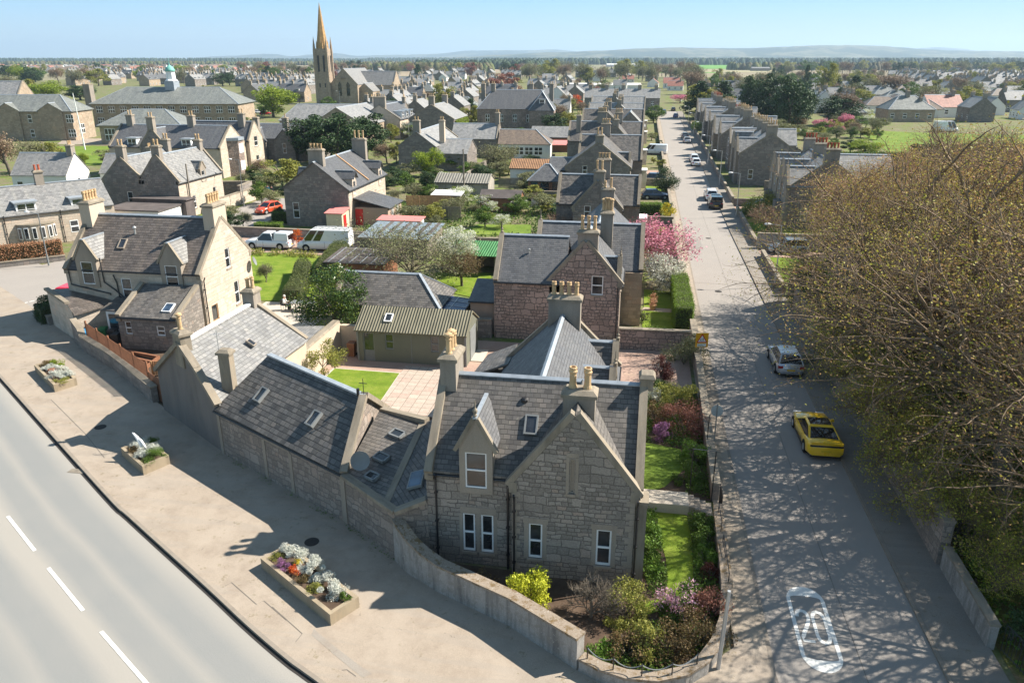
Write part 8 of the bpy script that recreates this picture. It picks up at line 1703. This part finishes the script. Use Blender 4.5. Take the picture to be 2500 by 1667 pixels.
# the distant estate: small simple houses
def mini(wall, roof):
    m = MB(); m.box(-5, 5, -4, 4, 0, 2.9); m.poly([(5, -4, 2.9), (5, 4, 2.9), (5, 0, 6.0)]); m.poly([(-5, 4, 2.9), (-5, -4, 2.9), (-5, 0, 6.0)]); m.mat = 1
    m.slab([(-5.3, -4.4, 2.8), (5.3, -4.4, 2.8), (5.3, 0, 6.2), (-5.3, 0, 6.2)], .15); m.slab([(5.3, 4.4, 2.8), (-5.3, 4.4, 2.8), (-5.3, 0, 6.2), (5.3, 0, 6.2)], .15)
    return m.build('estate_house', [wall, roof])
minis = [mini('white_wall', 'tile_brown'), mini('white_wall', 'slate_far'), mini('harl_cream', 'tile_red')]; first = [True] * 3
MLAB = ['tiny white brown-roofed house in the distant estate at left', 'tiny white slate-roofed house in the distant estate at left', 'tiny cream red-roofed house in the distant estate at left']
placed = 0; seen = []
for _ in range(3000):
    if placed >= 230: break
    px = RT_.uniform(-10, 560) if placed < 200 else RT_.uniform(560, 720); py = 163.5 + 17 * RT_.random() ** 1.2; x, y = G(px, py)
    if any((x - a) ** 2 + (y - b) ** 2 < 480 for a, b in seen): continue
    k = RT_.choice([0, 0, 1, 0, 2]); seen.append((x, y)); o = minis[k] if first[k] else minis[k].copy()
    if not first[k]: COL.objects.link(o)
    first[k] = False; o.location = (x, y, -.5); o.rotation_euler = (0, 0, RT_.choice([0.1, 1.6, .8, 2.3]) + RT_.gauss(0, .15)); o.scale = (1.1, 1.1, 1.15); tag(o, MLAB[k], 'house', 'estate houses ' + str(('with brown roofs', 'with slate roofs', 'with red roofs')[k])); placed += 1
for i, (px, py, L, W, h, lb) in enumerate(((985, 164, 60, 20, 7, 'white industrial shed in the far plain right of the church'), (1525, 163, 90, 25, 7, 'long white shed beyond the bare brown trees'), (1475, 217, 50, 12, 4, 'white marquee-like roof behind the end terrace'), (1395, 165, 30, 15, 7, 'small white farm building far beyond the copper beech'), (2200, 146, 40, 18, 12, 'white farmhouse alone below the hills'), (1855, 173, 30, 12, 6, 'grey farm steading beside the green field'))):
    x, y = G(px, py); r = root('shed', lb, 'shed', (x, y, -.3), rad(8)); block(r, -L / 2, 0, 0, L, W, h * .7, h, 'white_wall' if i != 5 else 'stone_grey', 'white_wall' if i in (1, 2) else 'slate_pale', far=True, flash=None, gut=False)

# ---- trees: one of each kind, copied
def base_kind(nm, seed, leaf, shape='round', n=4200, R=3.0, H=6.0, z0=1.5, ls=.34, cl=26, cr=.36, extra=None, trunk='bark'):
    r = leafy(nm, seed, R, H, z0, n, ls, leaf, 'x', 'tree', (0, -200, 0), cl, cr, shape, trunk, .22, 5, extra); return r
KD = {
 'lime': (base_kind('lime_green_tree', 101, 'lime', n=7000, ls=.3), 'lime-green tree'), 'green': (base_kind('green_tree', 102, 'green'), 'mid-green tree'), 'dark': (base_kind('dark_evergreen', 103, 'dark', n=6500, ls=.3), 'dark evergreen tree'),
 'yel': (base_kind('yellow_green_tree', 104, 'yelgreen', n=4500), 'yellow-green tree'), 'copper': (base_kind('copper_beech', 105, 'copper', n=7000, ls=.28), 'copper-red tree'), 'pine': (base_kind('conifer', 106, 'dark', 'cone', 5200, 2.6, 7.5, .6, .3, 46, .3), 'dark conifer'),
 'olive': (base_kind('olive_tree', 107, 'olive', n=3400, ls=.3), 'olive-grey tree'), 'pink': (base_kind('pink_tree', 108, 'pink', n=4200, ls=.3), 'pink blossom tree'), 'white': (base_kind('white_blossom_tree', 109, 'white', n=2600, ls=.26, extra=('lime', 1600, .26)), 'white blossom tree'), 'orange': (base_kind('orange_shrub', 110, 'red', n=2600), 'orange flowering shrub')}
b1 = bare('bare_tree', 111, 2.2, 1.15, 'x', (0, -200, 0), 'brown', 2, .22, twig='twig_red', spread=.3, tr=.2); b2 = bare('bare_tree', 112, 1.8, 1.2, 'x', (0, -200, 0), 'olive', 2, .22, twig='bark_pale', bark='bark_pale', spread=.3, tr=.2)
KD['bare'] = (b1, 'bare brown tree'); KD['bareg'] = (b2, 'bare olive-tinted tree')
for k, v in KD.items():
    zs = []; rs_ = []
    for c in v[0].children:
        a = np.empty(len(c.data.vertices) * 3); c.data.vertices.foreach_get('co', a); a = a.reshape(-1, 3); zs.append(a[:, 2].max()); rs_.append(np.percentile(np.abs(a[:, 0]), 97))
    KD[k] = (*v, max(zs), max(rs_))
KU = set()
def tree_at(k, x, y, h, w, label, group=None):
    p, _, H0, R0 = KD[k]; s = (w / 2 / R0, w / 2 / R0, h / H0); rz = RT_.uniform(0, 6.28)
    if k not in KU: KU.add(k); p.location = (x, y, 0); p.rotation_euler = (0, 0, rz); p.scale = s; p['label'] = label; r = p
    else: r = copy_thing(p, (x, y, 0), rz, s, label)
    if 'group' in r: del r['group']
    if group: r['group'] = group
    return r
def T(k, px, pb, pt, wpx, label, lift=0):
    """tree whose foot is at pixel (px, pb), its top at row pt, wpx wide"""
    x, y = G(px, pb); dx, dy = x - CX, y - CY; Y = dx * -SA + dy * CA; s, c = math.sin(TH), math.cos(TH); yy = (833.5 - pt) / FPX
    h = CH - (s - yy * c) / (c + yy * s) * Y; d = Y * c + (CH - h / 2) * s; tree_at(k, x, y, max(h, 1.0), wpx / FPX * d, label)
for a in (('lime', 668, 287, 204, 98, 'big round lime-green tree beside the school car park'), ('dark', 765, 395, 280, 95, 'left of the three big dark evergreens in the middle'), ('dark', 825, 402, 276, 110, 'middle and nearest of the three big dark evergreens'), ('dark', 895, 392, 276, 105, 'right of the three big dark evergreens in the middle'),
  ('lime', 1052, 432, 360, 66, 'bright lime-green round tree in front of the plain-gabled house'), ('yel', 1086, 290, 202, 52, 'tall yellow-green tree left of the mansion'), ('copper', 1228, 246, 176, 74, 'large copper beech left of the mansion chimneys'), ('dark', 944, 262, 220, 42, 'dark round tree in front of the church aisle'),
  ('pine', 1021, 200, 156, 26, 'dark pointed conifer right of the church roof'), ('bare', 1680, 232, 166, 78, 'large bare reddish tree at the end of the street'), ('pink', 1660, 252, 230, 42, 'pink blossom tree at the end of the street'), ('pine', 1435, 240, 192, 26, 'dark conifer among the end terraces'), ('copper', 1448, 250, 208, 36, 'dull red tree beside the dark conifer'),
  ('white', 1448, 262, 240, 46, 'white blossom tree left of the far villas'), ('green', 1595, 300, 256, 46, 'green garden tree at the far left kerb'), ('lime', 1365, 178, 158, 30, 'pale green tree far behind the schoolhouse'), ('pine', 1150, 282, 240, 42, 'dark fir left of the mansion'), ('pine', 1176, 276, 246, 32, 'smaller dark fir beside the mansion'),
  ('bareg', 1195, 420, 345, 90, 'spreading olive-tinted bare tree behind the ribbed garage'), ('bareg', 1255, 400, 350, 62, 'smaller olive-tinted tree left of the fifth villa'), ('white', 1000, 340, 298, 46, 'cream blossom tree right of the dark evergreens'), ('yel', 955, 348, 300, 36, 'yellow-brown tree beside the dark evergreens'), ('dark', 1045, 468, 415, 40, 'small dark conical yew among the garden shrubs'),
  ('bare', 945, 400, 345, 60, 'bare purple-brown tree right of the dark evergreens'), ('green', 990, 470, 420, 48, 'loose green bush beside the purple-brown tree'), ('yel', 968, 400, 345, 34, 'yellow-green shrub column behind the lane gardens'), ('green', 1105, 415, 372, 60, 'light green spreading tree right of the lime one'), ('dark', 1330, 345, 310, 30, 'dark round bush beside the red barn'), ('white', 1298, 352, 332, 36, 'pale blossom bush beside the red barn'),
  ('dark', 1830, 300, 184, 60, 'dark tree at the left of the right-hand evergreen group'), ('dark', 1875, 305, 178, 66, 'tall dark tree in the right-hand evergreen group'), ('dark', 1925, 318, 185, 90, 'broad dark evergreen in front of the right-hand group'), ('dark', 1960, 300, 215, 50, 'dark tree at the right of the right-hand evergreen group'), ('pine', 1965, 232, 158, 24, 'narrow dark fir rising above the right-hand group'), ('pine', 2042, 236, 186, 28, 'dark pointed fir beside the yellowish poplar'),
  ('yel', 2012, 240, 152, 46, 'tall yellowish poplar on the right'), ('bare', 2050, 300, 230, 50, 'bare tree beside the white gabled house'), ('pink', 2062, 288, 254, 62, 'magenta blossom tree beyond the right villas'), ('white', 2115, 290, 266, 40, 'pale blossom tree right of the magenta one'), ('green', 2085, 312, 282, 80, 'broad dark green hedge-like tree below the magenta blossom'), ('yel', 2086, 218, 174, 38, 'bright yellow tree on the right'), ('dark', 2143, 268, 236, 56, 'clipped row of dark cypresses on the right'),
  ('dark', 2190, 232, 206, 38, 'dark bush left of the pale suburb roofs'), ('dark', 2345, 278, 240, 34, 'dark yew in the right-hand suburb'), ('bare', 2180, 235, 176, 120, 'wide bare tree behind the suburb on the right'), ('bare', 2320, 275, 218, 60, 'bare tree among the suburb roofs on the right'), ('pine', 2490, 240, 214, 26, 'dark conifer at the right edge'),
  ('bare', 28, 430, 318, 130, 'big bare reddish-brown tree at the left edge'), ('bareg', 70, 420, 335, 100, 'bare greenish tree beside the school lawn'), ('yel', 125, 420, 345, 60, 'fresh yellow-green tree at the corner of the school lawn'), ('lime', 204, 405, 372, 26, 'small slim lime-green tree on the school lawn'), ('olive', 262, 400, 364, 40, 'pale olive bush at the foot of the school lawn'), ('orange', 146, 470, 428, 62, 'orange-pink flowering shrub behind the far-left roof'),
  ('lime', 125, 250, 196, 86, 'broad lime-green tree behind the old school wing'), ('yel', 70, 245, 192, 50, 'yellowish tree left of the broad lime-green one'), ('dark', 197, 245, 208, 62, 'dark round yew behind the old school wing'), ('bareg', 25, 230, 178, 60, 'olive bare tree at the left edge beyond the school'), ('dark', 82, 205, 176, 36, 'dark round tree in front of the distant estate'),
  ('yel', 690, 460, 385, 90, 'spreading yellow-green tree in the lane garden'), ('bare', 640, 432, 385, 60, 'bare brown shrubs in the lane garden'), ('green', 640, 498, 440, 50, 'green rounded garden shrub by the walkers'), ('lime', 605, 425, 405, 22, 'bright lime shrub in front of the cream villa'), ('green', 622, 425, 400, 34, 'round striped-green shrub in front of the cream villa'), ('orange', 730, 605, 557, 26, 'tall red-leaved photinia between the white pickup and van'),
  ('bareg', 650, 690, 640, 44, 'olive shrub at the back corner of the left lawn'), ('green', 1830, 300, 265, 40, 'green shrubs behind the right-hand villas'), ('orange', 1408, 262, 230, 26, 'orange shrub beside the pale gabled house'), ('yel', 1320, 285, 262, 30, 'yellow-green shrub behind the barn'), ('olive', 2000, 345, 322, 44, 'small pale blossom shrub at the field corner'), ('lime', 2110, 380, 340, 70, 'lime-green foliage beside the field behind the right villas'), ('dark', 2075, 372, 340, 36, 'dark bush behind the right-hand chimneys')):
    T(*a)
# scattered trees and garden shrubs, region by region, numbered from the left within each kind
def scatter(phrase, xr, yr, n, kinds, hr, group, ratio=(.8, 1.2), R=2.5, occ=False):
    got = []
    for _ in range(n * 12):
        if len(got) >= n: break
        px = RT_.uniform(*xr); py = RT_.uniform(*yr); x, y = G(px, py)
        if not free(x, y, R): continue
        if occ: occupy(x, y, R)
        got.append((px, x, y, RT_.choice(kinds)))
    got.sort(); cnt = {}; tot = {}
    for g in got: tot[g[3]] = tot.get(g[3], 0) + 1
    for px, x, y, k in got:
        i = cnt.get(k, 0); cnt[k] = i + 1; h = RT_.uniform(*hr); lb = (KD[k][1] + ' ' + phrase) if tot[k] == 1 else ordw(i) + ' ' + KD[k][1] + ' from the left ' + phrase
        tree_at(k, x, y, h, h * RT_.uniform(*ratio), lb, group)
scatter('in the gardens left of the street', (1000, 1440), (320, 560), 75, ['green', 'bareg', 'yel', 'white', 'olive', 'dark'], (1.2, 3.0), 'garden shrubs left of the street', (.9, 1.5), 1.0)
scatter('around the lane gardens', (560, 1000), (400, 560), 26, ['green', 'bareg', 'yel', 'olive', 'dark'], (1.2, 2.8), 'garden shrubs around the lane', (.9, 1.5), 1.0)
scatter('in the old town gardens', (880, 1480), (205, 330), 80, ['green', 'bare', 'yel', 'olive', 'dark', 'bareg'], (3, 7), 'trees in the old town gardens', (.8, 1.1), 2)
scatter('beside the school', (420, 900), (215, 330), 26, ['green', 'bare', 'yel', 'olive'], (3, 6), 'trees beside the school', (.8, 1.1), 2)
scatter('behind the school', (0, 760), (176, 212), 60, ['green', 'bare', 'yel', 'lime', 'dark', 'bareg', 'bare'], (8, 15), 'trees behind the school', (.8, 1.2), 3)
scatter('in the belt beyond the church', (560, 1300), (168, 196), 70, ['bare', 'pine', 'dark', 'bareg', 'yel', 'bare', 'copper'], (10, 17), 'trees in the belt beyond the church', (.7, 1.2), 3)
scatter('in the tall belt behind the street end', (1270, 1700), (186, 206), 46, ['bareg', 'bare', 'bareg', 'yel', 'bareg'], (13, 20), 'trees in the tall belt behind the street end', (.8, 1.1), 3)
scatter('behind the right villas', (1700, 2100), (200, 310), 70, ['dark', 'pine', 'bare', 'yel', 'bareg', 'green'], (6, 13), 'trees behind the right villas', (.7, 1.1), 3)
scatter('in the right-hand back gardens', (1860, 2150), (255, 345), 34, ['green', 'bareg', 'white', 'pink', 'yel', 'olive', 'bare'], (1.8, 5), 'trees in the right-hand back gardens', (.8, 1.3), 1.5)
scatter('between the right villas', (1690, 1830), (240, 380), 24, ['green', 'yel', 'dark', 'olive'], (1.2, 3.0), 'shrubs between the right villas', (.9, 1.4), 0.5)
scatter('across the right suburb', (2080, 2510), (186, 300), 95, ['bare', 'bareg', 'green', 'yel', 'bare'], (5, 11), 'trees across the right suburb', (.8, 1.2), 2)
scatter('in the far right belt', (1880, 2520), (166, 186), 60, ['bare', 'yel', 'bareg', 'dark', 'green'], (12, 18), 'trees in the far right belt', (.8, 1.2), 3)
scatter('behind the near right villas', (1900, 2100), (320, 400), 10, ['green', 'olive', 'yel'], (1.5, 3), 'shrubs behind the near right villas', (.9, 1.4), 2)
scatter('in front gardens on the left', (1575, 1640), (268, 420), 10, ['green', 'olive', 'yel', 'dark'], (1.0, 2.0), 'front garden shrubs on the left', (.9, 1.4), -6)
for k in KD:
    if k not in KU:
        for c in list(KD[k][0].children): bpy.data.objects.remove(c)
        bpy.data.objects.remove(KD[k][0])
# ---- woods on the plain: masses nobody could count
M_['wood_dark'] = foliage('distant_conifer_wood', [(0.022, 0.04, 0.022), (0.035, 0.06, 0.03), (0.055, 0.075, 0.035)], .9, .0)
M_['wood_mix'] = foliage('distant_mixed_wood', [(0.07, 0.075, 0.03), (0.11, 0.085, 0.05), (0.12, 0.13, 0.04), (0.05, 0.07, 0.025)], .9, .0)
def wood(label, xr, pyr, dep, h, n, mat, seed):
    rs = np.random.RandomState(seed); px = rs.uniform(xr[0], xr[1], n); t = rs.rand(n); V = []; F = []
    k = 6; ang = np.arange(k) * 2 * math.pi / k; prof = [(1.0, .0), (1.05, .35), (.75, .75), (.25, 1.0)]
    for i in range(n):
        u = (px[i] - xr[0]) / (xr[1] - xr[0]); py = pyr[0] + (pyr[1] - pyr[0]) * u + .4 * math.sin(u * 17); x, y = G(px[i], py); d = Vector((x - CX, y - CY)); L = d.length; d /= L; q = dep * t[i]; x += d.x * q; y += d.y * q
        hh = h * (.7 + .5 * rs.rand()); w = hh * (.35 + .2 * rs.rand()); b = len(V)
        for r_, z in prof:
            for a in ang: V.append((x + w * r_ * math.cos(a), y + w * r_ * math.sin(a), -.6 + hh * z))
        for j in range(3):
            for a in range(k): F.append((b + j * k + a, b + j * k + (a + 1) % k, b + (j + 1) * k + (a + 1) % k, b + (j + 1) * k + a))
    o = np_mesh('distant_wood', np.array(V), np.array(F), M_[mat]); tag(o, label, 'wood', kind='stuff'); return o
wood('long dark conifer wood along the left horizon', (-60, 640), (152.5, 153.5), 900, 18, 1500, 'wood_dark', 1)
wood('mixed wood behind the distant estate', (-60, 760), (160, 160), 150, 11, 700, 'wood_mix', 2)
wood('dark pine wood right of the church', (1020, 1320), (168, 170), 120, 15, 420, 'wood_dark', 3)
wood('bluish conifer wood across the centre plain', (1180, 2560), (158, 160), 500, 18, 1900, 'wood_dark', 4)
wood('conifer wood band below the hills', (900, 2560), (150.5, 151.5), 900, 20, 2200, 'wood_dark', 5)
wood('mixed tree belt at the foot of the green field', (1780, 2560), (171, 172), 80, 12, 500, 'wood_mix', 6)
wood('thin wood along the centre-left horizon', (600, 1150), (152, 151), 900, 16, 900, 'wood_dark', 7)
wood('brown wood around the industrial sheds', (880, 1200), (172, 176), 120, 12, 420, 'wood_mix', 8)
wood('hedgerow trees in the farmland right of the church', (760, 1100), (158, 158), 300, 12, 160, 'wood_mix', 9)
M_['field_green'] = ground_mat('spring_crop_field', [(.3, (.10, .24, .04)), (.7, (.14, .28, .05))], .01, .5, .0); M_['field_pale'] = ground_mat('stubble_field', [(.3, (.26, .24, .13)), (.7, (.32, .28, .17))], .01, .5, .0); M_['field_brown'] = ground_mat('ploughed_field', [(.3, (.30, .20, .14)), (.7, (.36, .26, .18))], .01, .5, .0)
sheet('green_field', [G(*p) for p in ((1690, 168), (2110, 167), (2180, 160), (1700, 157.5))], -.45, 'field_green'); sheet('pale_field', [G(*p) for p in ((1700, 176), (1900, 177), (1890, 170), (1690, 169))], -.42, 'field_pale')
sheet('ploughed_field', [G(*p) for p in ((800, 163), (1120, 163), (1150, 156), (820, 156))], -.45, 'field_brown'); sheet('ploughed_field', [G(*p) for p in ((2330, 150.5), (2700, 152), (2700, 147.5), (2300, 147.5))], -.40, 'field_brown'); sheet('green_field', [G(*p) for p in ((1640, 172), (1570, 178), (1750, 178), (1760, 172))], -.44, 'field_green')
# ---- hills
def hills(name, prof, D, depth, mat, z0=-.7):
    m = MB(); m.sm = True; cols = []
    P = []
    for (a, pa), (b, pb) in zip(prof, prof[1:]):
        n = max(2, int((b - a) / 14))
        for i in range(n): t = i / n; t2 = t * t * (3 - 2 * t); P.append((a + (b - a) * t, pa + (pb - pa) * t2))
    P.append(prof[-1]); s, c = math.sin(TH), math.cos(TH); rg = random.Random(5)
    for px, py in P:
        py += rg.gauss(0, .25); yy = (833.5 - py) / FPX; xx = (px - 1250) / FPX; z = max(z0 + 1, CH - (s - yy * c) / (c + yy * s) * D); X = xx / (c + yy * s) * D; col = []
        for k, (f, zz) in enumerate(((0, 0), (.25, .3), (.5, .62), (.75, .88), (1, 1), (1.3, .6), (1.7, 0))):
            Y = D - depth + depth * f; Xk = X * Y / D; zk = z0 + (z - z0) * zz * (1 + rg.gauss(0, .04) * (0 < k < 4)); wy = Y - 26.6; col.append(m.pt((Xk * CA - wy * SA, Xk * SA + wy * CA, zk)))
        cols.append(col)
    for A, B in zip(cols, cols[1:]):
        for k in range(len(A) - 1): m.face((A[k], B[k], B[k + 1], A[k + 1]))
    o = m.build(name, mat); return tag(o, kind='structure')
n_ = N('hill_forest_and_moor', 0.95, 0.1); p_ = n_.pos(); v_ = n_.noise(n_.n('ShaderNodeMapping', {'Vector': p_, 'Scale': (1, .5, 1)}).outputs[0], .0016, 5, .6)
n_.color(n_.ramp(v_, [(.40, (.03, .045, .028)), (.5, (.045, .06, .035)), (.53, (.16, .15, .09)), (.6, (.05, .065, .035)), (.68, (.20, .19, .10))])); M_['hill'] = n_.m
hills('far_hills', [(330, 152), (430, 144), (560, 137), (657, 131.5), (713, 138), (767, 133), (820, 130), (870, 137), (990, 134), (1060, 132), (1151, 124), (1300, 123), (1340, 121), (1420, 126), (1480, 128), (1700, 132), (2200, 124), (2247, 118), (2290, 115), (2340, 119), (2400, 126), (2600, 128), (2800, 132)], 13500, 3000, 'hill')
hills('hills', [(780, 152), (900, 146), (1060, 142), (1150, 139), (1210, 134), (1364, 128), (1468, 124), (1560, 119), (1650, 116.5), (1796, 118.5), (1830, 118), (1900, 115), (2000, 111.5), (2080, 111), (2140, 112), (2200, 116), (2260, 121), (2330, 124), (2420, 125), (2520, 126), (2700, 128), (2900, 133)], 8200, 2400, 'hill')
# ---- air
HZ = MB(); HZ.box(CX - 16500, CX + 16500, CY - 16500, CY + 16500, -2.0, 330.0); ho = HZ.build('haze', 'haze' if 'haze' in M_ else 'lead', uv=False)
hm = bpy.data.materials.new('air_haze'); hm.use_nodes = True; nt = hm.node_tree; nt.nodes.remove(nt.nodes['Principled BSDF']); pv = nt.nodes.new('ShaderNodeVolumePrincipled'); pv.inputs['Color'].default_value = (0.60, 0.80, 1.0, 1); pv.inputs['Density'].default_value = 0.0001; pv.inputs['Anisotropy'].default_value = 0.2
nt.links.new(pv.outputs[0], nt.nodes['Material Output'].inputs['Volume']); ho.data.materials.clear(); ho.data.materials.append(hm); ho['kind'] = 'stuff'
